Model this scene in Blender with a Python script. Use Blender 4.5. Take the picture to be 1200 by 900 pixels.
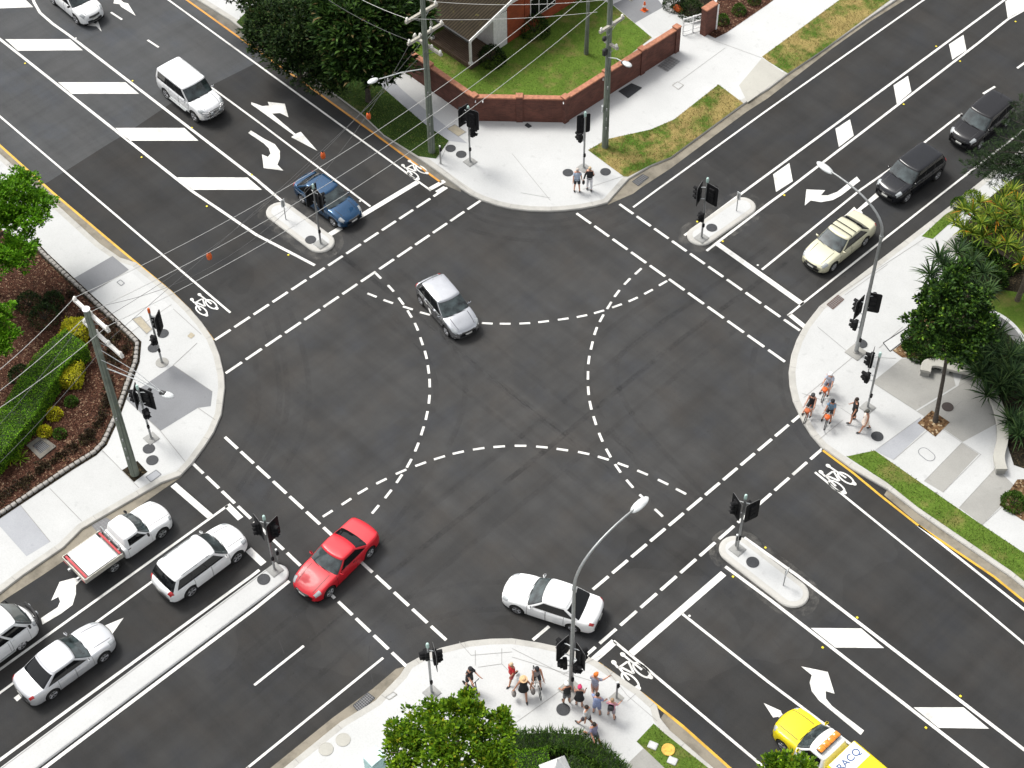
import bpy, bmesh, math, random
import numpy as np
from mathutils import Vector, Matrix
random.seed(7)
RNG = np.random.default_rng(11)
PI = math.pi
R = math.radians
for o in list(bpy.data.objects):
    bpy.data.objects.remove(o)
SC = bpy.context.scene
COL = SC.collection

# ------------------------------------------------------------------ camera
F_PX, PITCH, ROLL, HEAD = 1986.0, 0.86878, -0.01491, 0.81237
CAM = Vector((41.1, -39.0, 67.0))
def _axes():
    fw = np.array([0, math.cos(PITCH), -math.sin(PITCH)]); rt = np.array([1.0, 0, 0]); up = np.cross(rt, fw)
    c, s = math.cos(ROLL), math.sin(ROLL)
    r2, u2 = c*rt + s*up, -s*rt + c*up
    a = np.array([math.sin(HEAD), math.cos(HEAD), 0]); b = np.array([math.cos(HEAD), -math.sin(HEAD), 0])
    M = np.array([b, a, [0, 0, 1.0]])
    return [Vector(M @ v) for v in (r2, u2, fw)]
RT, UP, FW = _axes()
cam_d = bpy.data.cameras.new('camera'); cam = bpy.data.objects.new('camera', cam_d); COL.objects.link(cam)
cam.matrix_world = Matrix(((RT.x, UP.x, -FW.x, CAM.x), (RT.y, UP.y, -FW.y, CAM.y), (RT.z, UP.z, -FW.z, CAM.z), (0, 0, 0, 1)))
cam_d.sensor_fit = 'HORIZONTAL'; cam_d.sensor_width = 36.0; cam_d.lens = F_PX/1200*36
cam_d.clip_start = 0.5; cam_d.clip_end = 3000
SC.camera = cam
def P(u, v, z=0.0):
    """point of the level z seen at a photograph pixel"""
    d = (u-600)*RT - (v-450)*UP + F_PX*FW
    return CAM + d*((z-CAM.z)/d.z)
def PX(w):
    d = Vector(w) - CAM; k = d.dot(FW)
    return (600+F_PX*d.dot(RT)/k, 450-F_PX*d.dot(UP)/k)
def rise(foot, y, z0=0.0):
    """height above the foot pixel at which a plumb line reaches pixel row y"""
    b = P(foot[0], foot[1], z0); lo, hi = 0.0, 40.0
    for _ in range(50):
        m = (lo+hi)/2
        if PX(b+Vector((0, 0, m)))[1] > y: lo = m
        else: hi = m
    return lo

# ------------------------------------------------------------------ materials
MATS = {}
def _nodes(name):
    m = bpy.data.materials.new(name); m.use_nodes = True
    nt = m.node_tree; nt.nodes.clear()
    out = nt.nodes.new('ShaderNodeOutputMaterial'); bs = nt.nodes.new('ShaderNodeBsdfPrincipled')
    nt.links.new(bs.outputs[0], out.inputs[0])
    return m, nt, bs, out
def _coord(nt, scale=(1, 1, 1), rot=(0, 0, 0)):
    tc = nt.nodes.new('ShaderNodeTexCoord'); mp = nt.nodes.new('ShaderNodeMapping')
    mp.inputs['Scale'].default_value = scale; mp.inputs['Rotation'].default_value = rot
    nt.links.new(tc.outputs['Object'], mp.inputs['Vector'])
    return mp.outputs[0]
def _noise(nt, vec, scale, detail=4, rough=0.55):
    n = nt.nodes.new('ShaderNodeTexNoise'); n.inputs['Scale'].default_value = scale
    n.inputs['Detail'].default_value = detail; n.inputs['Roughness'].default_value = rough
    nt.links.new(vec, n.inputs['Vector'])
    return n.outputs['Fac']
def _ramp(nt, fac, stops):
    r = nt.nodes.new('ShaderNodeValToRGB'); nt.links.new(fac, r.inputs[0])
    el = r.color_ramp.elements
    while len(el) < len(stops): el.new(0.5)
    for e, (p, c) in zip(el, stops):
        e.position = p; e.color = (c[0], c[1], c[2], 1) if not isinstance(c, (int, float)) else (c, c, c, 1)
    return r.outputs[0]
def _mix(nt, a, b, fac, mode='MIX'):
    n = nt.nodes.new('ShaderNodeMix'); n.data_type = 'RGBA'; n.blend_type = mode
    if isinstance(fac, (int, float)): n.inputs[0].default_value = fac
    else: nt.links.new(fac, n.inputs[0])
    for k, v in ((6, a), (7, b)):
        if isinstance(v, tuple): n.inputs[k].default_value = (*v, 1)
        else: nt.links.new(v, n.inputs[k])
    return n.outputs[2]
def _bump(nt, bs, h, strength, dist=0.02):
    b = nt.nodes.new('ShaderNodeBump'); b.inputs['Strength'].default_value = strength; b.inputs['Distance'].default_value = dist
    nt.links.new(h, b.inputs['Height']); nt.links.new(b.outputs[0], bs.inputs['Normal'])
def mat(name, col, rough=0.6, metal=0.0, var=0.12, scale=6.0, bump=0.0, coat=0.0, spec=0.5, emit=0.0):
    """a plain surface with uneven tone"""
    if name in MATS: return MATS[name]
    m, nt, bs, _ = _nodes(name)
    v = _coord(nt)
    f = _noise(nt, v, scale)
    lo = tuple(max(0, c*(1-var)) for c in col); hi = tuple(min(1, c*(1+var)) for c in col)
    nt.links.new(_ramp(nt, f, [(0.3, lo), (0.7, hi)]), bs.inputs['Base Color'])
    bs.inputs['Roughness'].default_value = rough; bs.inputs['Metallic'].default_value = metal
    bs.inputs['Coat Weight'].default_value = coat; bs.inputs['Coat Roughness'].default_value = 0.08
    bs.inputs['Specular IOR Level'].default_value = spec
    if bump: _bump(nt, bs, _noise(nt, v, scale*8), bump)
    if emit:
        bs.inputs['Emission Color'].default_value = (*col, 1); bs.inputs['Emission Strength'].default_value = emit
    MATS[name] = m
    return m
def mat_asphalt(name, base, warm, contrast=1.0):
    m, nt, bs, _ = _nodes(name)
    v = _coord(nt)
    big = _noise(nt, v, 0.17, 6, 0.62)
    mid = _noise(nt, v, 0.7, 6, 0.65)
    fine = _noise(nt, v, 28, 3, 0.7)
    k = contrast
    c = _ramp(nt, big, [(0.34, tuple(x*(1-0.12*k) for x in base)), (0.5, base), (0.66, tuple(x*1.07 for x in base))])
    hue = _noise(nt, v, 0.31, 4, 0.6)
    c = _mix(nt, c, warm, _ramp(nt, hue, [(0.5, 0.0), (0.66, 0.55)]))
    c = _mix(nt, c, (base[0]*0.93, base[1]*0.98, base[2]*1.08), _ramp(nt, hue, [(0.34, 0.7), (0.46, 0.0)]))
    c = _mix(nt, c, _ramp(nt, mid, [(0.3, 0.88), (0.52, 1.0), (0.72, 1.12)]), 0.8*k if k < 1 else 0.8, 'MULTIPLY')
    c = _mix(nt, c, _ramp(nt, fine, [(0.25, 0.62), (0.5, 1.0), (0.78, 1.5)]), 0.6, 'MULTIPLY')
    # worn wheel tracks along both roads
    for sc in ((0.03, 0.55, 1), (0.55, 0.03, 1)):
        vs = _coord(nt, sc)
        s = _noise(nt, vs, 1.6, 4, 0.6)
        c = _mix(nt, c, _ramp(nt, s, [(0.36, 0.80), (0.5, 1.0), (0.64, 1.14)]), 0.5, 'MULTIPLY')
    # the middle of the crossing is polished paler by turning tyres, the queuing lanes stay darker
    if name == 'asphalt':
        ln = nt.nodes.new('ShaderNodeVectorMath'); ln.operation = 'LENGTH'; nt.links.new(v, ln.inputs[0])
        ml = nt.nodes.new('ShaderNodeMath'); ml.operation = 'MULTIPLY_ADD'; nt.links.new(ln.outputs['Value'], ml.inputs[0]); ml.inputs[1].default_value = 1/36
        nt.links.new(_noise(nt, v, 0.12, 3), ml.inputs[2])
        c = _mix(nt, c, _ramp(nt, ml.outputs[0], [(0.70, 1.20), (1.0, 0.96), (1.5, 0.84)]), 1.0, 'MULTIPLY')
    # dark drips and spots
    sp = _noise(nt, v, 1.5, 5, 0.75)
    c = _mix(nt, c, _ramp(nt, sp, [(0.68, 1.0), (0.78, 0.7)]), 0.5, 'MULTIPLY')
    sq = _noise(nt, v, 5.5, 2, 0.5)
    c = _mix(nt, c, _ramp(nt, sq, [(0.735, 1.0), (0.76, 0.5)]), 0.6, 'MULTIPLY')
    nt.links.new(c, bs.inputs['Base Color']); bs.inputs['Roughness'].default_value = 0.9
    bs.inputs['Specular IOR Level'].default_value = 0.18
    _bump(nt, bs, fine, 0.5, 0.01)
    MATS[name] = m
    return m
def mat_paint_line(name, col, wear=0.5):
    m, nt, bs, _ = _nodes(name)
    v = _coord(nt)
    a = _noise(nt, v, 1.1, 5, 0.7); b = _noise(nt, v, 22, 3, 0.7)
    c = _ramp(nt, a, [(0.32, tuple(x*0.66 for x in col)), (0.52, col)])
    c = _mix(nt, c, _ramp(nt, b, [(0.28, 0.35), (0.40, 1.0)]), wear, 'MULTIPLY')
    nt.links.new(c, bs.inputs['Base Color']); bs.inputs['Roughness'].default_value = 0.6
    MATS[name] = m
    return m
def mat_concrete(name, base, stain=0.25, sc=0.5):
    m, nt, bs, _ = _nodes(name)
    v = _coord(nt)
    a = _noise(nt, v, sc, 6, 0.65); b = _noise(nt, v, 14, 4, 0.7); s = _noise(nt, v, 2.2, 3, 0.5)
    c = _ramp(nt, a, [(0.3, tuple(x*(1-stain) for x in base)), (0.55, base), (0.75, tuple(min(1, x*1.06) for x in base))])
    c = _mix(nt, c, _ramp(nt, b, [(0.25, 0.8), (0.5, 1.0), (0.8, 1.1)]), 0.5, 'MULTIPLY')
    c = _mix(nt, c, _ramp(nt, s, [(0.64, 1.0), (0.74, 0.8)]), 0.5, 'MULTIPLY')
    nt.links.new(c, bs.inputs['Base Color']); bs.inputs['Roughness'].default_value = 0.85
    bs.inputs['Specular IOR Level'].default_value = 0.25
    _bump(nt, bs, b, 0.15, 0.01)
    MATS[name] = m
    return m
def mat_grass(name, a, b, dry, dryness=0.55):
    m, nt, bs, _ = _nodes(name)
    v = _coord(nt)
    n1 = _noise(nt, v, 0.9, 5, 0.65); n2 = _noise(nt, v, 9, 5, 0.75); n3 = _noise(nt, v, 0.55, 6, 0.7)
    c = _ramp(nt, n2, [(0.25, a), (0.7, b)])
    c = _mix(nt, c, dry, _ramp(nt, n3, [(dryness-0.06, 0.0), (dryness+0.09, 0.85)]))
    c = _mix(nt, c, _ramp(nt, n1, [(0.3, 0.72), (0.7, 1.2)]), 0.8, 'MULTIPLY')
    nt.links.new(c, bs.inputs['Base Color']); bs.inputs['Roughness'].default_value = 0.9
    bs.inputs['Specular IOR Level'].default_value = 0.15
    _bump(nt, bs, n2, 0.8, 0.03)
    MATS[name] = m
    return m
def mat_leaf(name, dark, mid, light, odd=None, trans=0.3, rough=0.55):
    """foliage: every leaf island takes its own tone, a few take an odd one"""
    m, nt, bs, out = _nodes(name)
    g = nt.nodes.new('ShaderNodeNewGeometry')
    st = [(0.0, dark), (0.45, mid), (0.9, light)]
    if odd: st += [(0.955, light), (0.97, odd)]
    c = _ramp(nt, g.outputs['Random Per Island'], st)
    v = _coord(nt)
    c = _mix(nt, c, _ramp(nt, _noise(nt, v, 2.1, 3), [(0.34, 0.55), (0.5, 0.95), (0.68, 1.35)]), 0.9, 'MULTIPLY')
    nt.links.new(c, bs.inputs['Base Color']); bs.inputs['Roughness'].default_value = rough
    bs.inputs['Specular IOR Level'].default_value = 0.14
    t = nt.nodes.new('ShaderNodeBsdfTranslucent'); nt.links.new(c, t.inputs[0])
    mx = nt.nodes.new('ShaderNodeMixShader'); mx.inputs[0].default_value = trans
    nt.links.new(bs.outputs[0], mx.inputs[1]); nt.links.new(t.outputs[0], mx.inputs[2]); nt.links.new(mx.outputs[0], out.inputs[0])
    MATS[name] = m
    return m
def mat_mulch(name, cols, sc=14):
    m, nt, bs, _ = _nodes(name)
    v = _coord(nt)
    vo = nt.nodes.new('ShaderNodeTexVoronoi'); vo.inputs['Scale'].default_value = sc
    nt.links.new(v, vo.inputs['Vector'])
    sep = nt.nodes.new('ShaderNodeSeparateColor'); nt.links.new(vo.outputs['Color'], sep.inputs[0])
    c = _ramp(nt, sep.outputs[0], [(0.0, cols[0]), (0.5, cols[1]), (0.86, cols[2]), (0.97, cols[3])])
    c = _mix(nt, c, _ramp(nt, _noise(nt, v, 0.8, 5), [(0.3, 0.7), (0.7, 1.25)]), 0.8, 'MULTIPLY')
    nt.links.new(c, bs.inputs['Base Color']); bs.inputs['Roughness'].default_value = 0.95
    bs.inputs['Specular IOR Level'].default_value = 0.1
    _bump(nt, bs, vo.outputs['Distance'], 0.9, 0.04)
    MATS[name] = m
    return m
def mat_brick(name, c1, c2, mortar, scale=4.2):
    m, nt, bs, _ = _nodes(name)
    uv = nt.nodes.new('ShaderNodeUVMap')
    b = nt.nodes.new('ShaderNodeTexBrick'); nt.links.new(uv.outputs[0], b.inputs['Vector'])
    b.inputs['Color1'].default_value = (*c1, 1); b.inputs['Color2'].default_value = (*c2, 1); b.inputs['Mortar'].default_value = (*mortar, 1)
    b.inputs['Scale'].default_value = scale; b.inputs['Mortar Size'].default_value = 0.012; b.inputs['Bias'].default_value = -0.2
    b.inputs['Brick Width'].default_value = 1.0; b.inputs['Row Height'].default_value = 0.36
    v = _coord(nt)
    c = _mix(nt, b.outputs[0], _ramp(nt, _noise(nt, v, 1.4, 5), [(0.3, 0.7), (0.7, 1.25)]), 0.8, 'MULTIPLY')
    nt.links.new(c, bs.inputs['Base Color']); bs.inputs['Roughness'].default_value = 0.9
    _bump(nt, bs, b.outputs['Fac'], -0.4, 0.01)
    MATS[name] = m
    return m
def mat_stripes(name, col, dark, axis, scale):
    """corrugated roof sheets and deck boards, with weathering"""
    m, nt, bs, _ = _nodes(name)
    v = _coord(nt)
    w = nt.nodes.new('ShaderNodeTexWave'); w.bands_direction = axis; w.inputs['Scale'].default_value = scale
    nt.links.new(v, w.inputs['Vector'])
    c = _ramp(nt, w.outputs[1], [(0.1, dark), (0.6, col)])
    c = _mix(nt, c, _ramp(nt, _noise(nt, v, 0.9, 6, 0.7), [(0.3, 0.6), (0.7, 1.3)]), 0.8, 'MULTIPLY')
    c = _mix(nt, c, (0.14, 0.13, 0.04), _ramp(nt, _noise(nt, v, 1.6, 5, 0.7), [(0.62, 0.0), (0.72, 0.7)]))
    nt.links.new(c, bs.inputs['Base Color']); bs.inputs['Roughness'].default_value = 0.9; bs.inputs['Specular IOR Level'].default_value = 0.12
    _bump(nt, bs, w.outputs[1], 0.5, 0.02)
    MATS[name] = m
    return m

M = {}
def build_mats():
    M['asphalt'] = mat_asphalt('asphalt', (0.0415, 0.0412, 0.0408), (0.046, 0.042, 0.038))
    M['asphalt_old'] = mat_asphalt('asphalt_old', (0.066, 0.068, 0.070), (0.076, 0.076, 0.076), 0.7)
    M['line'] = mat_paint_line('line_paint', (0.70, 0.69, 0.66), 0.7)
    M['line_yellow'] = mat_paint_line('yellow_line_paint', (0.62, 0.36, 0.03), 0.3)
    M['line_orange'] = mat_paint_line('orange_line_paint', (0.58, 0.26, 0.03), 0.3)
    M['pave'] = mat_concrete('pale_concrete', (0.47, 0.475, 0.47), 0.06)
    M['pave_white'] = mat_concrete('new_concrete', (0.50, 0.505, 0.50), 0.05)
    M['pave_warm'] = mat_concrete('warm_concrete', (0.41, 0.40, 0.36), 0.10)
    M['pave_grey'] = mat_concrete('grey_concrete', (0.20, 0.205, 0.215), 0.12)
    M['pave_blue'] = mat_concrete('bluish_concrete', (0.34, 0.35, 0.37), 0.10)
    M['pave_tan'] = mat_concrete('tan_concrete', (0.31, 0.305, 0.285), 0.14)
    M['kerb'] = mat_concrete('kerb_concrete', (0.43, 0.42, 0.39), 0.16, 1.2)
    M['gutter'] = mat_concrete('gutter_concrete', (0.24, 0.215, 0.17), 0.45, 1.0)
    M['gutter_dark'] = mat_concrete('dark_gutter_concrete', (0.16, 0.15, 0.13), 0.45, 1.0)  # darker concrete tone, shared with the pit surround
    M['joint'] = mat('joint_gap', (0.25, 0.245, 0.235), 0.9)
    M['crack'] = mat('tar_crack', (0.016, 0.016, 0.017), 0.7)
    M['grass'] = mat_grass('verge_grass', (0.035, 0.075, 0.008), (0.085, 0.15, 0.018), (0.30, 0.22, 0.085), 0.47)
    M['grass_green'] = mat_grass('green_grass', (0.052, 0.10, 0.012), (0.115, 0.185, 0.024), (0.19, 0.165, 0.055), 0.57)
    M['grass_dark'] = mat_grass('shady_grass', (0.018, 0.038, 0.007), (0.04, 0.075, 0.013), (0.16, 0.13, 0.05), 0.62)  # darker copy of the grass, tree shade put into its colour
    M['mulch'] = mat_mulch('bark_mulch', [(0.026, 0.012, 0.008), (0.056, 0.025, 0.016), (0.09, 0.042, 0.027), (0.21, 0.14, 0.09)])
    M['chips'] = mat_mulch('pebble_chips', [(0.05, 0.028, 0.014), (0.12, 0.068, 0.034), (0.21, 0.135, 0.07), (0.36, 0.29, 0.19)], 9)
    M['soil'] = mat_mulch('dark_soil', [(0.012, 0.011, 0.008), (0.022, 0.018, 0.012), (0.04, 0.03, 0.018), (0.07, 0.055, 0.03)])
    M['brick'] = mat_brick('red_brick', (0.125, 0.044, 0.03), (0.08, 0.028, 0.02), (0.12, 0.075, 0.06))
    M['brick_cap'] = mat('brick_capping', (0.36, 0.15, 0.085), 0.8, var=0.25, scale=5)
    M['brick_orange'] = mat_brick('orange_brick', (0.32, 0.065, 0.02), (0.24, 0.045, 0.015), (0.15, 0.08, 0.05))
    M['steel'] = mat('galvanised_steel', (0.33, 0.34, 0.34), 0.45, 0.6, var=0.12)
    M['kerb_white'] = mat_concrete('white_kerb', (0.46, 0.45, 0.42), 0.1, 1.2)
    M['plate_grey'] = mat_concrete('plate_concrete', (0.30, 0.30, 0.29), 0.15)
    M['grate_grey'] = mat('grey_grate', (0.13, 0.13, 0.135), 0.6)
    M['bar_grey'] = mat('grate_bar', (0.17, 0.17, 0.175), 0.6)
    M['edge_grey'] = mat('board_edge_grey', (0.12, 0.12, 0.12), 0.6)
    M['steel_light'] = mat('pale_painted_steel', (0.62, 0.64, 0.64), 0.4, 0.2)
    M['cap'] = mat('pale_green_cap', (0.42, 0.58, 0.53), 0.5)
    M['black'] = mat('black_plastic', (0.006, 0.006, 0.007), 0.75, spec=0.25)
    M['rubber'] = mat('tyre_rubber', (0.013, 0.013, 0.013), 0.85)
    M['trim'] = mat('dark_trim', (0.014, 0.014, 0.015), 0.5)
    M['glass'] = mat('dark_window_glass', (0.006, 0.007, 0.008), 0.04, spec=0.35)
    M['windscreen'] = mat('windscreen_glass', (0.036, 0.048, 0.050), 0.05, var=0.8, scale=2.0, coat=0.6)  # sky reflection and interior painted into the glass as a mottled tone
    M['chrome'] = mat('chrome', (0.62, 0.62, 0.62), 0.18, 0.95)
    M['alloy'] = mat('alloy_rim', (0.40, 0.40, 0.41), 0.35, 0.7)
    M['lamp'] = mat('headlamp_glass', (0.34, 0.36, 0.37), 0.1, coat=1)
    M['red_lamp'] = mat('red_tail_lamp', (0.42, 0.012, 0.015), 0.15, coat=1)
    M['amber'] = mat('amber_lamp', (0.72, 0.23, 0.008), 0.2, var=0.3, coat=1)
    M['plate'] = mat('number_plate', (0.7, 0.7, 0.66), 0.5)
    M['white'] = mat('white_enamel', (0.78, 0.78, 0.77), 0.5)
    M['lid'] = mat('cast_iron_lid', (0.030, 0.032, 0.036), 0.7, var=0.35, scale=14)
    M['lid_tan'] = mat('tan_pit_lid', (0.36, 0.32, 0.24), 0.85)
    M['orange'] = mat('orange_plastic', (0.62, 0.10, 0.008), 0.5, var=0.3)
    M['pole_wood'] = mat_stripes('weathered_pole_timber', (0.20, 0.225, 0.185), (0.13, 0.15, 0.125), 'X', 5.0)
    M['arm_pale'] = mat('white_cross_arm', (0.62, 0.61, 0.58), 0.7, var=0.15)
    M['arm_wood'] = mat('weathered_arm_timber', (0.38, 0.36, 0.31), 0.85, var=0.25)
    M['porcelain'] = mat('porcelain_insulator', (0.75, 0.73, 0.68), 0.3)
    M['wire_pale'] = mat('aluminium_wire', (0.55, 0.55, 0.53), 0.5, 0.3)
    M['wire_dark'] = mat('dark_wire', (0.10, 0.10, 0.10), 0.6)
    M['stud'] = mat('yellow_reflector', (0.75, 0.62, 0.03), 0.4)
    M['stud_white'] = mat('white_reflector', (0.75, 0.75, 0.72), 0.4)
    M['bark'] = mat('grey_bark', (0.12, 0.095, 0.07), 0.9, var=0.4, scale=9, bump=0.6)
    M['bark_dark'] = mat('dark_bark', (0.055, 0.045, 0.036), 0.9, var=0.4, scale=9, bump=0.6)
    M['leaf_bright'] = mat_leaf('bright_leaf', (0.030, 0.10, 0.004), (0.085, 0.23, 0.008), (0.19, 0.40, 0.02), None, 0.35)
    M['leaf_mid'] = mat_leaf('mid_leaf', (0.026, 0.075, 0.004), (0.09, 0.19, 0.008), (0.22, 0.35, 0.016), (0.30, 0.30, 0.02), 0.32)
    M['leaf_dark'] = mat_leaf('dark_leaf', (0.006, 0.016, 0.005), (0.017, 0.038, 0.010), (0.052, 0.092, 0.022), (0.10, 0.09, 0.035), 0.2)
    M['leaf_big'] = mat_leaf('broad_leaf', (0.008, 0.022, 0.006), (0.024, 0.058, 0.012), (0.07, 0.135, 0.025), (0.16, 0.12, 0.05), 0.25)
    M['leaf_deep'] = mat_leaf('deep_green_leaf', (0.007, 0.020, 0.005), (0.022, 0.055, 0.010), (0.07, 0.15, 0.02), (0.18, 0.30, 0.03), 0.2)
    M['leaf_blade'] = mat_leaf('strap_leaf', (0.010, 0.028, 0.010), (0.028, 0.06, 0.02), (0.07, 0.12, 0.035), None, 0.2)
    M['leaf_brom'] = mat_leaf('bromeliad_leaf', (0.035, 0.09, 0.010), (0.11, 0.19, 0.018), (0.30, 0.34, 0.04), (0.50, 0.22, 0.02), 0.3)
    M['leaf_pine'] = mat_leaf('pine_needle', (0.010, 0.022, 0.010), (0.022, 0.042, 0.016), (0.045, 0.075, 0.026), None, 0.15)
    M['leaf_hedge'] = mat_leaf('hedge_leaf', (0.05, 0.15, 0.008), (0.12, 0.28, 0.014), (0.24, 0.44, 0.03), None, 0.3)
    M['leaf_hedge_dark'] = mat_leaf('dark_hedge_leaf', (0.018, 0.055, 0.008), (0.045, 0.10, 0.012), (0.09, 0.17, 0.02), None, 0.25)
    M['leaf_yellow'] = mat_leaf('golden_leaf', (0.24, 0.25, 0.006), (0.46, 0.45, 0.014), (0.68, 0.64, 0.04), (0.45, 0.22, 0.03), 0.25)
    M['leaf_dry'] = mat_leaf('brown_ground_leaf', (0.012, 0.010, 0.006), (0.03, 0.02, 0.012), (0.06, 0.04, 0.02), (0.10, 0.10, 0.03), 0.1)
    M['blade_green'] = mat_leaf('grass_blade', (0.05, 0.10, 0.012), (0.11, 0.175, 0.024), (0.19, 0.24, 0.05), (0.30, 0.22, 0.08), 0.25)
    M['blade_dry'] = mat_leaf('dry_grass_blade', (0.08, 0.10, 0.015), (0.20, 0.16, 0.05), (0.34, 0.25, 0.10), None, 0.25)
    M['roof'] = mat_stripes('corrugated_roof', (0.042, 0.033, 0.021), (0.016, 0.013, 0.009), 'X', 1.6)
    M['deck'] = mat_stripes('timber_deck', (0.17, 0.12, 0.085), (0.09, 0.065, 0.05), 'X', 2.4)
    M['skin_pale'] = mat('pale_skin', (0.56, 0.30, 0.21), 0.55, var=0.06)
    M['skin_tan'] = mat('tanned_skin', (0.42, 0.20, 0.12), 0.55, var=0.06)
build_mats()
def paint(name, col, metal=0.0, rough=0.30, coat=0.4):
    return mat('paint_'+name, col, rough, metal, var=0.04, scale=1.5, coat=coat)
def cloth(name, col):
    return mat('cloth_'+name, col, 0.85, var=0.15, scale=12)

# ------------------------------------------------------------------ meshes
class MB:
    """collects shapes into one mesh"""
    def __init__(self): self.v = []; self.f = []; self.mi = []; self.cur = 0
    def add(self, vs, fs):
        n = len(self.v); self.v += [tuple(x) for x in vs]
        self.f += [tuple(i+n for i in f) for f in fs]; self.mi += [self.cur]*len(fs)
        return self
    def box(self, c, s, rz=0.0, rot=None):
        x, y, z = s[0]/2, s[1]/2, s[2]/2
        vs = [Vector((i*x, j*y, k*z)) for k in (-1, 1) for j in (-1, 1) for i in (-1, 1)]
        m = rot if rot is not None else Matrix.Rotation(rz, 3, 'Z')
        return self.add([m @ v + Vector(c) for v in vs], [(0, 2, 3, 1), (4, 5, 7, 6), (0, 1, 5, 4), (2, 6, 7, 3), (0, 4, 6, 2), (1, 3, 7, 5)])
    def bbox(self, c, s, b=0.02, rz=0.0):
        """box with chamfered edges"""
        x, y, z = s[0]/2, s[1]/2, s[2]/2; b = min(b, x*.9, y*.9, z*.9)
        m = Matrix.Rotation(rz, 3, 'Z')
        rings = []
        for zz, i in ((-z, b), (-z+b, 0), (z-b, 0), (z, b)):
            X, Y = x-i, y-i
            rings.append([m @ Vector(q)+Vector(c) for q in ((X-b, -Y, zz), (X, -Y+b, zz), (X, Y-b, zz), (X-b, Y, zz), (-X+b, Y, zz), (-X, Y-b, zz), (-X, -Y+b, zz), (-X+b, -Y, zz))])
        return self.loft(rings)
    def loft(self, rings, cap=True, closed=True):
        n = len(rings[0]); vs = [p for r in rings for p in r]; fs = []
        for i in range(len(rings)-1):
            for j in range(n if closed else n-1):
                a, b = i*n+j, i*n+(j+1) % n
                fs.append((a, b, b+n, a+n))
        if cap:
            fs.append(tuple(range(n-1, -1, -1))); k = (len(rings)-1)*n; fs.append(tuple(range(k, k+n)))
        return self.add(vs, fs)
    def tube(self, pts, rad, n=8, cap=True):
        pts = [Vector(p) for p in pts]
        rs = rad if isinstance(rad, (list, tuple)) else [rad]*len(pts)
        rings = []; prev = None
        for i, p in enumerate(pts):
            t = (pts[min(i+1, len(pts)-1)]-pts[max(i-1, 0)]).normalized()
            a = prev if prev is not None else (Vector((0, 0, 1)) if abs(t.z) < 0.9 else Vector((1, 0, 0)))
            u = (a-t*a.dot(t)).normalized(); w = t.cross(u); prev = u
            rings.append([p+(u*math.cos(2*PI*k/n)+w*math.sin(2*PI*k/n))*rs[i] for k in range(n)])
        return self.loft(rings, cap)
    def lathe(self, prof, n=16, c=(0, 0, 0), rot=None):
        m = rot if rot is not None else Matrix.Identity(3)
        rings = [[m @ Vector((r*math.cos(2*PI*k/n), r*math.sin(2*PI*k/n), z))+Vector(c) for k in range(n)] for r, z in prof]
        return self.loft(rings)
    def ball(self, c, r, n=10, rot=None):
        r = r if isinstance(r, (list, tuple)) else (r, r, r)
        m = rot if rot is not None else Matrix.Identity(3)
        rings = []
        for i in range(1, n):
            a = PI*i/n
            rings.append([m @ Vector((r[0]*math.sin(a)*math.cos(2*PI*k/n), r[1]*math.sin(a)*math.sin(2*PI*k/n), -r[2]*math.cos(a)))+Vector(c) for k in range(n)])
        return self.loft(rings)
    def prism(self, poly, z0, z1):
        b = [(p[0], p[1], z0) for p in poly]; t = [(p[0], p[1], z1) for p in poly]
        a = sum(poly[i][0]*poly[(i+1) % len(poly)][1]-poly[(i+1) % len(poly)][0]*poly[i][1] for i in range(len(poly)))
        if a < 0: b.reverse(); t.reverse()
        return self.loft([b, t])
    def sheet(self, poly, z):
        p = [(q[0], q[1], z) for q in poly]
        a = sum(p[i][0]*p[(i+1) % len(p)][1]-p[(i+1) % len(p)][0]*p[i][1] for i in range(len(p)))
        if a < 0: p.reverse()
        return self.add(p, [tuple(range(len(p)))])
    def strip(self, pts, w, z):
        """flat ribbon along a line"""
        L, Rr = offset(pts, w/2), offset(pts, -w/2)
        vs = []
        for a, b in zip(L, Rr): vs += [(b[0], b[1], z), (a[0], a[1], z)]
        return self.add(vs, [(2*i, 2*i+2, 2*i+3, 2*i+1) for i in range(len(pts)-1)])
    def build(self, name, m=None, parent=None, smooth=None, uv=False):
        me = bpy.data.meshes.new(name); me.from_pydata(self.v, [], self.f)
        ms = m if isinstance(m, (list, tuple)) else [m]
        for x in ms:
            if x: me.materials.append(M[x] if isinstance(x, str) else x)
        if len(ms) > 1: me.polygons.foreach_set('material_index', self.mi)
        if smooth is not None:
            me.polygons.foreach_set('use_smooth', [True]*len(me.polygons))
            try: me.set_sharp_from_angle(angle=R(smooth))
            except Exception: pass
        if uv: wall_uv(me)
        me.update()
        o = bpy.data.objects.new(name, me); COL.objects.link(o)
        if parent: o.parent = parent
        return o
def wall_uv(me):
    uv = me.uv_layers.new(name='UVMap')
    for p in me.polygons:
        n = p.normal
        if abs(n.z) > 0.7: t, b = Vector((1, 0, 0)), Vector((0, 1, 0))
        else: b = Vector((0, 0, 1)); t = b.cross(n).normalized()
        for li in p.loop_indices:
            c = me.vertices[me.loops[li].vertex_index].co
            uv.data[li].uv = (c.dot(t), c.dot(b))
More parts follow.
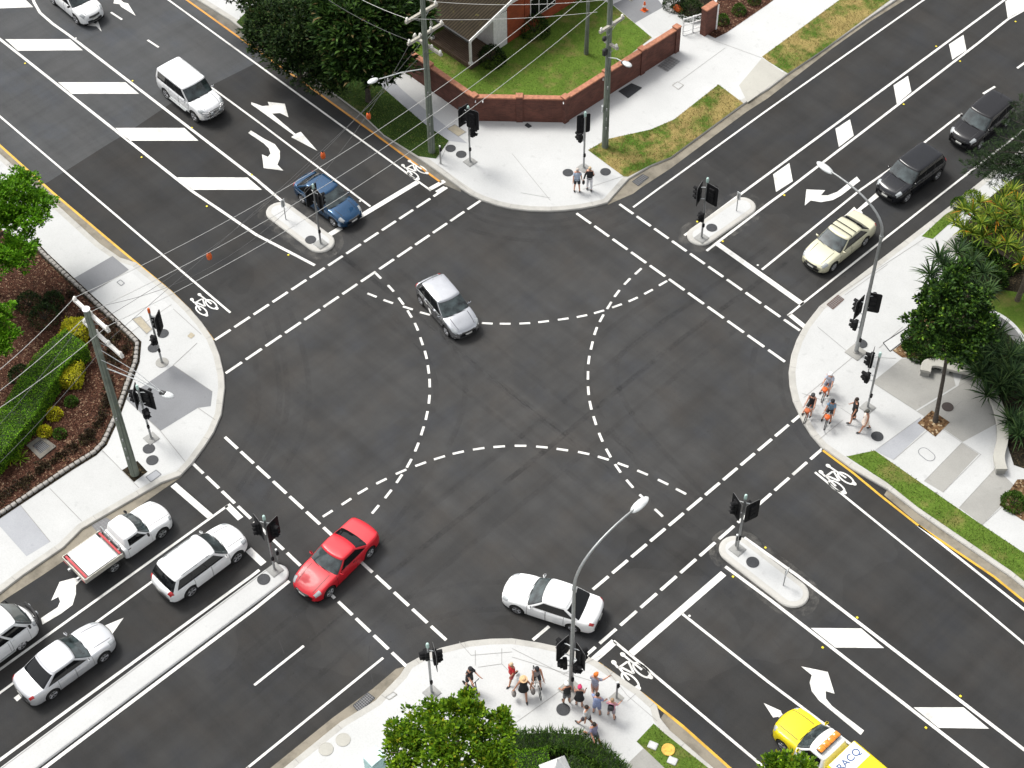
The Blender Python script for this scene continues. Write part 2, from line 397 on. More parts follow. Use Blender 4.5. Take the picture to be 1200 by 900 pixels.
def offset(pts, d):
    """line moved sideways by d (to the left of its direction)"""
    P2 = [Vector((p[0], p[1])) for p in pts]; out = []
    for i, p in enumerate(P2):
        n = Vector((0, 0)); c = 0
        a = (p-P2[i-1]).normalized() if i > 0 else None
        b = (P2[i+1]-p).normalized() if i < len(P2)-1 else None
        if a is None: a = b
        if b is None: b = a
        na, nb = Vector((-a.y, a.x)), Vector((-b.y, b.x))
        m = (na+nb); m = m/max(0.35, m.length**2/2) if m.length > 1e-6 else na
        out.append(p+m*d)
    return out
def tag(o, label=None, cat=None, group=None, kind=None):
    if label: o['label'] = label
    if cat: o['category'] = cat
    if group: o['group'] = group
    if kind: o['kind'] = kind
    return o
def struct(o): o['kind'] = 'structure'; return o
def stuff(o): o['kind'] = 'stuff'; return o
def root(name, loc, label, cat, rz=0.0, group=None):
    o = bpy.data.objects.new(name, None); COL.objects.link(o); o.empty_display_size = 0.2
    o.location = loc; o.rotation_euler = (0, 0, rz)
    return tag(o, label, cat, group)
def copy_thing(o, loc=None, rz=None, label=None, group=None, parent=None):
    c = o.copy(); COL.objects.link(c)
    if parent: c.parent = parent
    if loc is not None: c.location = loc
    if rz is not None: c.rotation_euler = (0, 0, rz)
    if label: c['label'] = label
    if group: c['group'] = group
    for ch in [x for x in bpy.data.objects if x.parent == o]: copy_thing(ch, parent=c)
    return c
def pl(*px, z=0.0): return [P(u, v, z) for u, v in px]
def np_mesh(name, V, Fs, m, parent=None, nper=4):
    me = bpy.data.meshes.new(name)
    V = np.asarray(V, np.float32).reshape(-1, 3); Fs = np.asarray(Fs, np.int32).reshape(-1, nper)
    me.vertices.add(len(V)); me.vertices.foreach_set('co', V.ravel())
    me.loops.add(Fs.size); me.loops.foreach_set('vertex_index', Fs.ravel())
    me.polygons.add(len(Fs)); me.polygons.foreach_set('loop_start', np.arange(0, Fs.size, nper, dtype=np.int32))
    me.update(calc_edges=True)
    me.materials.append(M[m] if isinstance(m, str) else m)
    o = bpy.data.objects.new(name, me); COL.objects.link(o)
    if parent: o.parent = parent
    return o
# ------------------------------------------------------------------ the ground
ZP = 0.13   # level of the pavements
struct(MB().sheet([(-900, -900), (900, -900), (900, 900), (-900, 900)], -0.06).build('ground', 'grass_dark'))
struct(MB().sheet([(-120, -120), (120, -120), (120, 120), (-120, 120)], 0.0).build('road', 'asphalt'))
far = 118
# older, paler asphalt up the north-west arm
op = pl((-60, 268), (57, 213), (125, 170), (150, 155), (205, 118), (250, 99), (300, 74), (330, 60))
struct(MB().sheet([op[0], *op[1:], (-far, op[-1].y+6), (-far, op[0].y-4)], 0.003).build('old_road_surface', 'asphalt_old'))

K = {}
K['left'] = pl((-40, 148), (0, 181), (51, 226), (118, 287), (141, 303), (160, 309), (200, 341), (222, 362), (237, 379), (250, 398), (258, 418), (263, 440), (264, 455), (260, 487), (251, 508), (240, 525), (226, 544), (212, 559), (190, 567), (140, 596), (97, 621), (75, 643), (27, 676), (0, 697), (-40, 725))
K['top'] = pl((200, -25), (230, 0), (270, 25), (302, 49), (350, 80), (425, 136), (450, 160), (490, 186), (517, 205), (540, 222), (552, 230), (565, 236), (582, 242), (600, 246), (622, 248.5), (645, 249), (662, 248), (680, 246), (697, 243), (712, 239), (727, 222), (737, 211), (762, 196), (786, 186), (872, 123), (900, 106), (925, 87), (965, 60), (1012, 27), (1052, 0), (1090, -28))
K['right'] = pl((1290, 100), (1200, 172), (1152, 211), (1107, 247), (1025, 310), (960, 360), (942, 383), (933, 400), (927, 417), (924, 437), (925, 453), (929, 471), (940, 495), (950, 511), (962, 525), (1000, 552), (1040, 575), (1075, 602), (1185, 678), (1200, 690), (1280, 748))
K['bottom'] = pl((295, 932), (335, 899), (399, 847), (440, 822), (469, 792), (477, 779), (495, 769), (517, 760), (550, 752), (575, 749.5), (600, 749), (632, 754), (660, 760), (680, 766), (700, 776), (725, 793), (750, 810), (770, 828), (774, 843), (785, 857), (835, 900), (872, 933))
ends = {'left': ((-far, K['left'][0].y-0.5), (-far, -far), (K['left'][-1].x-0.5, -far)),
        'top': ((K['top'][-1].x, far), (-far, far), (-far, K['top'][0].y)),
        'right': ((far, K['right'][-1].y), (far, far), (K['right'][0].x, far)),
        'bottom': ((K['bottom'][0].x, -far), (far, -far), (far, K['bottom'][-1].y))}
PAVE = {'left': 'pave', 'top': 'pave_white', 'right': 'pave', 'bottom': 'pave_white'}
for key in ('left', 'top', 'right', 'bottom'):
    k = [Vector((p.x, p.y)) for p in K[key]]
    e = ends[key]
    if key == 'left': line = [Vector(e[0])]+k+[Vector(e[2])]; rest = [e[1]]
    elif key == 'top': line = [Vector(e[2])]+k+[Vector(e[0])]; rest = [e[1]]
    elif key == 'right': line = [Vector(e[2])]+k+[Vector(e[0])]; rest = [e[1]]
    else: line = [Vector(e[0])]+k+[Vector(e[2])]; rest = [e[1]]
    # is the block to the left of the line?
    area = 0; poly = line+[Vector(q) for q in rest]
    for i in range(len(poly)): area += poly[i].x*poly[(i+1) % len(poly)].y-poly[(i+1) % len(poly)].x*poly[i].y
    s = 1 if area > 0 else -1
    inner = offset(line, 0.34*s)
    struct(MB().prism([*inner, *rest], -0.05, ZP).build('pavement', PAVE[key]))
    mb = MB(); o1 = offset(line, 0.035*s)
    rings = []
    for a, b, c in zip(line, o1, inner):
        r = [(a.x, a.y, -0.04), (a.x, a.y, 0.075), (b.x, b.y, 0.126), (c.x, c.y, ZP+0.003), (c.x, c.y, -0.04)]
        rings.append(r if s > 0 else r[::-1])
    mb.loft(rings)
    # joints of the kerb blocks
    struct(mb.build('kerb', 'kerb'))
    j = MB(); acc = 0; last = line[1]
    for a, b in zip(line[1:-2], line[2:-1]):
        L = (b-a).length; d = (b-a).normalized(); n = Vector((-d.y, d.x))*s; t = 2.4-acc
        while t < L:
            q = a+d*t; j.strip([q+n*0.05, q+n*0.33], 0.018, ZP+0.006); t += 2.4
        acc = (acc+L) % 2.4
    struct(j.build('kerb_joint', 'joint'))

def gutter(outer, inner, m='gutter'):
    a, b = pl(*outer), pl(*inner)
    struct(MB().sheet([*a, *b[::-1]], 0.005).build('gutter', m))
gutter([(-40, 136), (0, 170), (61, 225), (147, 297), (158, 306)], [(-40, 149), (0, 182), (51, 227), (118, 288), (141, 304)])
gutter([(214, 558), (192, 573), (135, 613), (75, 657), (50, 674), (5, 703), (-40, 738)], [(212, 558), (190, 566), (140, 595), (97, 620), (75, 642), (27, 675), (0, 696), (-40, 724)])
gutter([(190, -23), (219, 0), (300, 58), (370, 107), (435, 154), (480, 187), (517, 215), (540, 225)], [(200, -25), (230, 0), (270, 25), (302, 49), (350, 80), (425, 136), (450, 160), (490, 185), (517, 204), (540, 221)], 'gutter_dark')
gutter([(712, 240), (742, 227), (751, 220), (785, 198), (875, 131), (900, 115), (975, 57), (1020, 25), (1060, 0), (1100, -28)], [(714, 236), (727, 221), (737, 210), (762, 195), (786, 185), (872, 122), (900, 105), (925, 86), (965, 59), (1012, 26), (1052, -1), (1090, -29)])
gutter([(1036, 580), (1075, 613), (1165, 677), (1200, 704), (1280, 766)], [(1040, 574), (1075, 601), (1185, 677), (1200, 689), (1280, 747)])
gutter([(280, 930), (317, 900), (390, 841), (437, 807), (464, 784)], [(296, 930), (335, 898), (399, 846), (440, 821), (470, 791), (474, 781)])
gutter([(778, 836), (800, 851), (855, 899), (897, 934)], [(773, 844), (785, 856), (835, 899), (873, 932)])

# ------------------------------------------------------------------ painted markings
ZM = 0.009
def line(pts, w=0.13, m='line', name='road_marking'):
    struct(MB().strip(pl(*pts), w, ZM).build(name, m))
def bars(polys, m='line'):
    mb = MB()
    for p in polys: mb.sheet(pl(*p), ZM)
    struct(mb.build('road_marking', m))
def dash_line(a, b, n, duty=0.80, w=0.155, skip=()):
    """n dashes whose centres run evenly from a to b on the ground"""
    A, B = P(*a), P(*b); mb = MB(); d = (B-A)/(n-1); h = d*duty/2
    for i in range(n):
        if i in skip: continue
        c = A+d*i; mb.strip([c-h, c+h], w, ZM)
    struct(mb.build('road_marking', 'line'))
def arc_dashes(cs, L=0.58, w=0.13, drop=()):
    pts = pl(*cs); mb = MB()
    for i, p in enumerate(pts):
        t = (pts[min(i+1, len(pts)-1)]-pts[max(i-1, 0)]).normalized()
        mb.strip([p-t*L/2, p+t*L/2], w, ZM)
    struct(mb.build('road_marking', 'line'))
# pedestrian crossings
dash_line((261, 392.5), (516, 225), 13)
dash_line((274, 431), (556, 240), 14)
dash_line((734, 245), (928, 381), 10)
dash_line((684, 256), (910, 417), 11)
dash_line((271, 519), (514, 742), 13)
dash_line((231, 548), (468, 773), 13)
dash_line((634, 742), (936, 488), 15)
dash_line((688, 767), (958, 531), 13)
# turning paths
arc_dashes([(443, 323), (458, 338), (470, 353), (480, 368), (488, 383), (494, 400), (499, 416), (502, 433), (503.5, 449), (503, 468), (500, 487), (495, 505), (488.5, 524), (479.5, 543), (468, 561), (455, 579), (440, 597)])
arc_dashes([(748, 318), (735, 330), (723, 344), (714, 358), (705, 373), (698, 388), (693.5, 405), (690, 422), (689, 440), (689.5, 458), (692, 475), (697, 493), (704, 512.5), (713, 531), (724, 549), (738, 567), (754, 584), (772, 601)])
arc_dashes([(436, 346), (455, 353.5), (478, 361), (498, 367.5), (522, 373), (546, 377), (571, 379), (592, 379.5), (615, 379), (637, 377), (660, 374), (682, 370.5), (702, 365.5), (723, 358.5), (742, 351), (760, 342), (777, 332)])
arc_dashes([(384, 602), (406, 588), (425, 575.5), (447, 564), (470, 553), (493, 544), (515, 536.5), (537, 530.5), (561, 526), (585, 523.5), (610, 522.5), (635, 524), (659, 527), (684, 531), (707, 537), (730, 545), (753, 554), (777, 565), (798, 576)])
# north-west arm
line([(-40, 103), (0, 136.5), (270, 366.5)], 0.12)
line([(-40, 14), (0, 46), (225, 224), (262, 249), (300, 275), (369, 311)], 0.17)
line([(34, -14), (40, 3), (47, 15), (62, 28), (82.5, 42.5), (300, 210), (333, 238)], 0.17)
line([(160, -28), (197.5, 0), (505, 223.5)], 0.12)
line([(247, 102), (300, 141), (434, 242)], 0.12)
line([(130, 14.5), (143, 23)], 0.13); line([(173, 47), (186, 55.5)], 0.13); line([(85, -20), (99, -10)], 0.13)
line([(383, 277), (490, 213)], 0.32)
line([(503, 222), (521, 212)], 0.28); line([(511, 225), (521, 219)], 0.17)
bars([[(-20, -6), (24, -6), (39, 8.5), (-4, 10)], [(6, 46), (82, 46), (97, 59), (21, 59.5)], [(68, 96.5), (147, 96.5), (163, 110), (84, 110)], [(135, 150), (216, 150), (232.5, 165), (151, 165)], [(207.5, 208), (290, 208), (307, 222.5), (226, 222.5)]])
# north-east arm
line([(742, 243), (770, 222.5), (900, 128.5), (1081, 1), (1130, -34)], 0.12)
line([(802, 276), (866, 229), (900, 204), (1177, 0), (1215, -28)], 0.15)
line([(828, 294), (900, 239), (922, 223), (1147, 50), (1168, 33), (1182, 22), (1200, 12), (1240, -12)], 0.15)
line([(893, 316), (1009, 222), (1045, 197)], 0.13); line([(1046, 196), (1127, 133)], 0.13)
line([(1152, 110), (1166, 101.5)], 0.14); line([(1192, 80), (1206, 70)], 0.14)
line([(923, 370), (940, 356), (1105, 226), (1200, 152), (1300, 78)], 0.12)
line([(841, 286), (941, 357)], 0.32)
line([(925, 368.5), (943, 383)], 0.28)
bars([[(1178, 2), (1199, -12), (1202, 10), (1181, 22)], [(1112, 52), (1129, 41), (1132.5, 59), (1116, 70)], [(1047, 100), (1064, 89), (1068, 107.5), (1051, 122)], [(979, 151), (996, 140), (1000.5, 159), (983, 172.5)], [(906, 204.5), (925, 191), (929, 212.5), (909.5, 225)]])
# south-west arm
line([(-40, 813), (0, 784.5), (267, 592.5)], 0.13)
line([(-40, 841), (0, 812), (179, 681), (262, 620)], 0.12)
line([(-40, 920), (0, 890.5), (295, 675), (304, 668)], 0.15)
line([(0, 940), (52, 900), (300, 712.5), (339, 681)], 0.17)
line([(298, 803), (356, 757)], 0.12)
line([(290, 900), (449, 771)], 0.12); line([(240, 938), (292, 899)], 0.12)
line([(203, 568), (247, 606)], 0.34)
line([(266, 592), (282, 608)], 0.32)
line([(291, 644), (309, 661)], 0.34)
# south-east arm
line([(739, 766.5), (848, 672)], 0.34)
line([(694, 775), (720, 752)], 0.34)
line([(719, 751), (737, 766), (895, 899), (935, 933)], 0.13)
line([(799, 719), (900, 799), (940, 829), (1020, 890)], 0.13)
line([(955, 553.5), (1105, 675), (1150, 712), (1200, 754), (1260, 804)], 0.12)
line([(872, 630), (935, 675), (1200, 878.5), (1270, 932)], 0.16)
line([(850, 664), (900, 701), (1155, 899), (1200, 934)], 0.16)
line([(1076, 616), (1152, 676), (1200, 714), (1270, 770)], 0.13)
bars([[(950, 736), (1009, 736.5), (1036, 759.5), (979, 759)], [(1070.5, 829), (1129, 829), (1159, 854), (1100, 853)]])
# arrows
def r1c2(pp): return [(300+x/4, y/4) for x, y in pp]
bars([r1c2([(-22, 480), (0, 487), (30, 498), (62, 495), (55, 478), (135, 487), (152, 550), (112, 530), (75, 533), (185, 628), (210, 618), (287, 707), (165, 643), (178, 634), (0, 505), (-22, 490)]),
      [(291, 156), (294, 153), (310, 163), (322, 169), (328, 177), (328, 186), (325, 193), (332, 200), (309, 197), (307, 181), (314, 184), (317, 180), (315, 174), (309, 168)],
      [(120, -10), (134, 0), (133, 4), (140, 5), (142, 8), (159, 18.5), (150, 4), (145, 3), (139, -2), (128, -12)],
      [(90, 18), (101, 30), (113, 31), (119, 37), (115, 25), (112, 28), (104, 24), (94, 14)]])
bars([[(1004, 207), (1008, 212), (986, 229), (976, 234.5), (962, 237), (950, 235), (943, 241), (945, 222), (967, 223), (962, 229), (970, 229), (981, 225)],
      [(978, 262), (992, 251), (1001, 242.5), (1004, 246), (1026, 226.5), (1030, 230.5), (1009, 246.5), (1011, 250)]])
bars([[(48, 724.5), (50, 732), (71, 719.5), (85, 709), (89, 696), (89, 686), (98, 677), (86, 677.5), (70, 682), (60, 704), (68.5, 699.5), (70.5, 705), (67.7, 711.5)],
      [(16, 818), (20, 822), (126, 740.5), (131, 744), (145, 724), (121, 734), (124, 737)]])
def r4c4(pp): return [(900+x/4, 675+y/4) for x, y in pp]
bars([r4c4([(435, 745), (450, 725), (300, 610), (272, 575), (270, 540), (312, 552), (280, 450), (155, 424), (205, 465), (195, 500), (205, 540), (240, 585), (430, 742)]),
      [(895, 824), (906, 841), (912, 840), (975, 890), (979, 886), (916, 836), (915, 833)]])
# kerbside yellow lines
line([(-40, 137), (0, 170.5), (61, 225), (147, 297.5), (200, 341.5), (222, 363), (237, 381), (250, 399)], 0.13, 'line_yellow')
line([(190, -22), (219, 0), (300, 58), (370, 107), (435, 154), (480, 187), (517, 214)], 0.13, 'line_orange')
line([(963, 527), (1000, 554.5), (1032, 581), (1075, 615), (1165, 676), (1200, 704.5), (1280, 766)], 0.12, 'line_yellow')
line([(701, 777), (725, 794), (750, 811), (800, 851), (855, 900), (897, 935)], 0.13, 'line_yellow')
# bicycle symbols, stretched along their lanes
def bike_symbol(c, along, s=1.0, flip=1):
    s *= 1.12; c = P(*c); a = Vector((*along, 0)).normalized(); b = Vector((-a.y, a.x, 0))*flip; mb = MB()
    T = lambda x, y: c+a*x*s+b*y*s
    def ring(x, y, rx, ry, w):
        n = 22; o = [T(x+rx*math.cos(2*PI*i/n), y+ry*math.sin(2*PI*i/n)) for i in range(n)]; q = [T(x+(rx-w*1.3)*math.cos(2*PI*i/n), y+(ry-w)*math.sin(2*PI*i/n)) for i in range(n)]
        mb.add([(p.x, p.y, ZM) for p in o+q], [(i, (i+1) % n, n+(i+1) % n, n+i) for i in range(n)])
    def st(p, q, w=0.07): mb.strip([T(*p), T(*q)], w*s, ZM)
    ring(-0.28, 0.32, 0.46, 0.22, 0.075); ring(-0.28, -0.32, 0.46, 0.22, 0.075)
    Z0 = ZM
    for p, q in (((-0.25, 0.34), (0.40, 0.22)), ((0.40, 0.20), (0.36, -0.2)), ((-0.15, 0.02), (0.38, 0.16)), ((-0.18, 0.0), (0.36, -0.24)), ((-0.28, -0.34), (0.62, -0.30)), ((0.42, 0.25), (0.66, 0.22))):
        ZZ = 0.0035; mb.strip([T(*p), T(*q)], 0.088*s, ZM+ZZ)
    for x, y in ((0.70, 0.20), (0.70, -0.30), (-0.72, 0.34), (-0.72, -0.34)):
        mb.sheet([T(x+0.12*math.cos(2*PI*i/12), y+0.09*math.sin(2*PI*i/12)) for i in range(12)], ZM+0.007)
    struct(mb.build('road_marking', 'line'))
bike_symbol((238, 357), (-1, 0), 0.92); bike_symbol((485, 199), (-1, 0), 0.92); bike_symbol((980, 561), (-1, 0), 1.0); bike_symbol((739, 786), (-1, 0), 1.05)
# tar cracks and seams
for pts in ([(683, 592), (710, 619), (716, 626)], [(433, 757), (432, 775), (437, 800)], [(327, 750), (333, 766)], [(600, 650), (640, 690)], [(262, 890), (264, 884), (270, 880)], [(905, 748), (925, 772)], [(1010, 790), (1040, 815)]):
    struct(MB().strip(pl(*pts), 0.035, 0.006).build('road_crack', 'crack'))

# ------------------------------------------------------------------ traffic islands
M['dust'] = None
def mat_dust():
    m, nt, bs, out = _nodes('cement_dust')
    v = _coord(nt); n = _noise(nt, v, 1.3, 6, 0.75)
    bs.inputs['Base Color'].default_value = (0.40, 0.38, 0.34, 1); bs.inputs['Roughness'].default_value = 0.95
    t = nt.nodes.new('ShaderNodeBsdfTransparent'); mx = nt.nodes.new('ShaderNodeMixShader')
    nt.links.new(_ramp(nt, n, [(0.45, 0.0), (0.75, 0.26)]), mx.inputs[0])
    nt.links.new(t.outputs[0], mx.inputs[1]); nt.links.new(bs.outputs[0], mx.inputs[2]); nt.links.new(mx.outputs[0], out.inputs[0])
    return m
M['dust'] = mat_dust()
def capsule(a, b, r, n=14, open_a=False):
    a, b = Vector((a[0], a[1])), Vector((b[0], b[1])); d = (b-a).normalized(); t = math.atan2(d.y, d.x)
    pts = [b+Vector((math.cos(t-PI/2+PI*i/n), math.sin(t-PI/2+PI*i/n)))*r for i in range(n+1)]
    if open_a: pts += [a+Vector((-d.y, d.x))*r, a-Vector((-d.y, d.x))*r]
    else: pts += [a+Vector((math.cos(t+PI/2+PI*i/n), math.sin(t+PI/2+PI*i/n)))*r for i in range(n+1)]
    return pts
def island(a, b, r, open_a=False, dust=True):
    A, B = P(*a), P(*b); mb = MB()
    rings = []
    for rr, z in ((r, -0.03), (r, 0.06), (r-0.05, 0.115), (r-0.14, 0.13), (r-0.22, 0.132)):
        rings.append([(p.x, p.y, z) for p in capsule(A, B, rr, open_a=open_a)])
    mb.loft(rings)
    struct(mb.build('traffic_island', 'kerb_white' if not open_a else 'pave_white'))
    struct(MB().sheet(capsule(A, B, r-0.30, open_a=open_a), 0.1365).build('island_infill', 'pave_white'))
    if dust: struct(MB().sheet(capsule(A, B, r+0.5, open_a=open_a), 0.0065).build('cement_dust', 'dust'))
island((328, 249), (376, 285), 0.78)
island((821, 277), (870, 243), 0.76)
island((862, 645), (928, 696), 0.80)
la, lb_ = P(0, 890.5), P(52, 900); xm_ = (P(150, 784).x+P(150, 826).x)/2
island(PX((xm_, P(0, 940).y-12, 0)), PX((xm_, P(321, 671).y, 0)), 0.58, True, False)
struct(MB().strip([(xm_-.47, P(0, 940).y-12), (xm_-.47, P(318, 668).y)], .03, .1375).build('median_joint', 'joint'))

# tyre marks worn into the surface: turning arcs and the wheel paths of the queuing lanes
def mat_tyre():
    m, nt, bs, out = _nodes('tyre_mark'); v = _coord(nt); n = _noise(nt, v, 0.9, 6, 0.7); f = _noise(nt, v, 9, 4, 0.7)
    bs.inputs['Base Color'].default_value = (0.016, 0.016, 0.017, 1); bs.inputs['Roughness'].default_value = 0.75
    t = nt.nodes.new('ShaderNodeBsdfTransparent'); mx = nt.nodes.new('ShaderNodeMixShader')
    a = _mix(nt, _ramp(nt, n, [(0.38, 0.0), (0.75, 0.26)]), _ramp(nt, f, [(0.3, 0.3), (0.6, 1.0)]), 1.0, 'MULTIPLY')
    nt.links.new(a, mx.inputs[0]); nt.links.new(t.outputs[0], mx.inputs[1]); nt.links.new(bs.outputs[0], mx.inputs[2]); nt.links.new(mx.outputs[0], out.inputs[0])
    return m
M['tyre'] = mat_tyre()
def curve(pts, n=10):
    q = [Vector((p.x, p.y)) for p in pl(*pts)]; out = []
    for i in range(len(q)-1):
        p0, p1, p2, p3 = q[max(i-1, 0)], q[i], q[i+1], q[min(i+2, len(q)-1)]
        out += [.5*(2*p1+(p2-p0)*f+(2*p0-5*p1+4*p2-p3)*f*f+(3*p1-p0-3*p2+p3)*f**3) for f in [k/n for k in range(n)]]
    return out+[q[-1]]
zt_m = 0.0028
for pts in ([(530, 240), (580, 262), (650, 268), (720, 250), (790, 205)], [(500, 245), (560, 272), (650, 282), (735, 258), (800, 218)], [(290, 372), (300, 430), (300, 490), (262, 560)], [(300, 350), (325, 430), (322, 500), (275, 580)], [(890, 390), (880, 450), (905, 520), (960, 580)],
            [(475, 735), (560, 715), (650, 725), (740, 800)], [(300, 260), (420, 350), (560, 470), (700, 580), (860, 700)], [(330, 250), (460, 345), (600, 460), (740, 565), (900, 680)], [(900, 290), (760, 390), (600, 520), (420, 660), (250, 800)], [(930, 300), (790, 405), (630, 535), (450, 680), (280, 830)], [(420, 330), (500, 420), (500, 500), (400, 640)], [(800, 330), (700, 400), (700, 480), (800, 600)]):
    zt_m += 0.00008; struct(MB().strip(curve(pts), .30, zt_m).build('tyre_mark', 'tyre'))
    c_ = curve(pts); zt_m += 0.00008; struct(MB().strip(offset(c_, 1.5), .28, zt_m).build('tyre_mark', 'tyre'))
# ------------------------------------------------------------------ vehicles
def interp(keys, t):
    """smooth curve through (t, value) keys"""
    if t <= keys[0][0]: return keys[0][1]
    if t >= keys[-1][0]: return keys[-1][1]
    for i in range(len(keys)-1):
        if keys[i][0] <= t <= keys[i+1][0]:
            t0, v0 = keys[i]; t1, v1 = keys[i+1]; h = t1-t0
            def slope(k):
                if k <= 0 or k >= len(keys)-1: return 0 if 0 < len(keys)-1 and k not in (0, len(keys)-1) else (keys[min(k+1, len(keys)-1)][1]-keys[max(k-1, 0)][1])/(keys[min(k+1, len(keys)-1)][0]-keys[max(k-1, 0)][0])
                a = (keys[k][1]-keys[k-1][1])/(keys[k][0]-keys[k-1][0]); b = (keys[k+1][1]-keys[k][1])/(keys[k+1][0]-keys[k][0])
                return 0 if a*b <= 0 else 2*a*b/(a+b)
            m0, m1 = slope(i), slope(i+1); s = (t-t0)/h
            return (2*s**3-3*s**2+1)*v0+(s**3-2*s**2+s)*h*m0+(-2*s**3+3*s**2)*v1+(s**3-s**2)*h*m1
STY = {
 'sedan': dict(L=4.75, W=1.82, H=1.46, wb=2.76, fo=0.95, rw=0.325,
    T=[(0, .60), (.025, .70), (.08, .79), (.27, .93), (.40, .93), (.80, .97), (.95, .97), (.985, .90), (1, .78)],
    g=(.275, .43, .70, .86), zb=.91, wt=.70, doors=((.305, .49), (.50, .68)), win=((.06, .47), (.50, .93)), bulge=(.10, .07)),
 'coupe': dict(L=4.72, W=1.86, H=1.40, wb=2.83, fo=0.93, rw=0.345,
    T=[(0, .58), (.03, .69), (.09, .78), (.29, .92), (.42, .92), (.82, .98), (.955, .99), (.988, .91), (1, .78)],
    g=(.30, .44, .66, .83), zb=.90, wt=.68, doors=((.32, .60),), win=((.06, .93),), bulge=(.13, .10)),
 'hatch': dict(L=4.35, W=1.80, H=1.50, wb=2.65, fo=0.88, rw=0.32,
    T=[(0, .60), (.03, .72), (.09, .81), (.26, .95), (.40, .95), (.86, 1.0), (.97, .99), (.99, .90), (1, .78)],
    g=(.25, .43, .86, .955), zb=.93, wt=.70, doors=((.30, .51), (.52, .72)), win=((.06, .42), (.45, .72), (.75, .93)), bulge=(.12, .07)),
 'suv': dict(L=4.72, W=1.89, H=1.70, wb=2.72, fo=0.95, rw=0.37,
    T=[(0, .70), (.025, .86), (.07, .95), (.25, 1.06), (.40, 1.08), (.90, 1.12), (.975, 1.10), (.992, .98), (1, .84)],
    g=(.245, .385, .885, .965), zb=1.05, wt=.74, doors=((.28, .49), (.50, .70)), win=((.05, .35), (.37, .65), (.67, .95)), bulge=(.11, .06)),
 'offroad': dict(L=4.95, W=1.95, H=1.88, wb=2.85, fo=0.90, rw=0.39,
    T=[(0, .80), (.02, .98), (.06, 1.07), (.24, 1.15), (.40, 1.16), (.92, 1.18), (.98, 1.17), (.994, 1.05), (1, .90)],
    g=(.25, .365, .925, .975), zb=1.14, wt=.80, doors=((.27, .47), (.48, .67)), win=((.05, .34), (.36, .63), (.65, .95)), bulge=(.08, .04)),
 'van': dict(L=4.85, W=1.76, H=2.05, wb=2.57, fo=1.22, rw=0.33,
    T=[(0, .72), (.015, .92), (.05, 1.04), (.10, 1.13), (.2, 1.15), (.95, 1.15), (.99, 1.12), (1, .95)],
    g=(.05, .20, .965, .995), zb=1.14, wt=.84, doors=((.14, .33), (.36, .60)), win=((.03, .235), (.27, .53), (.56, .94)), bulge=(.09, .03)),
 'ute': dict(L=3.05, W=1.78, H=1.50, wb=2.75, fo=0.90, rw=0.34,
    T=[(0, .62), (.03, .74), (.1, .84), (.42, .97), (.6, .97), (.97, .97), (1, .95)],
    g=(.44, .63, .93, .965), zb=.95, wt=.72, doors=((.49, .93),), win=((.08, .93),), bulge=(.11, .02)),
}
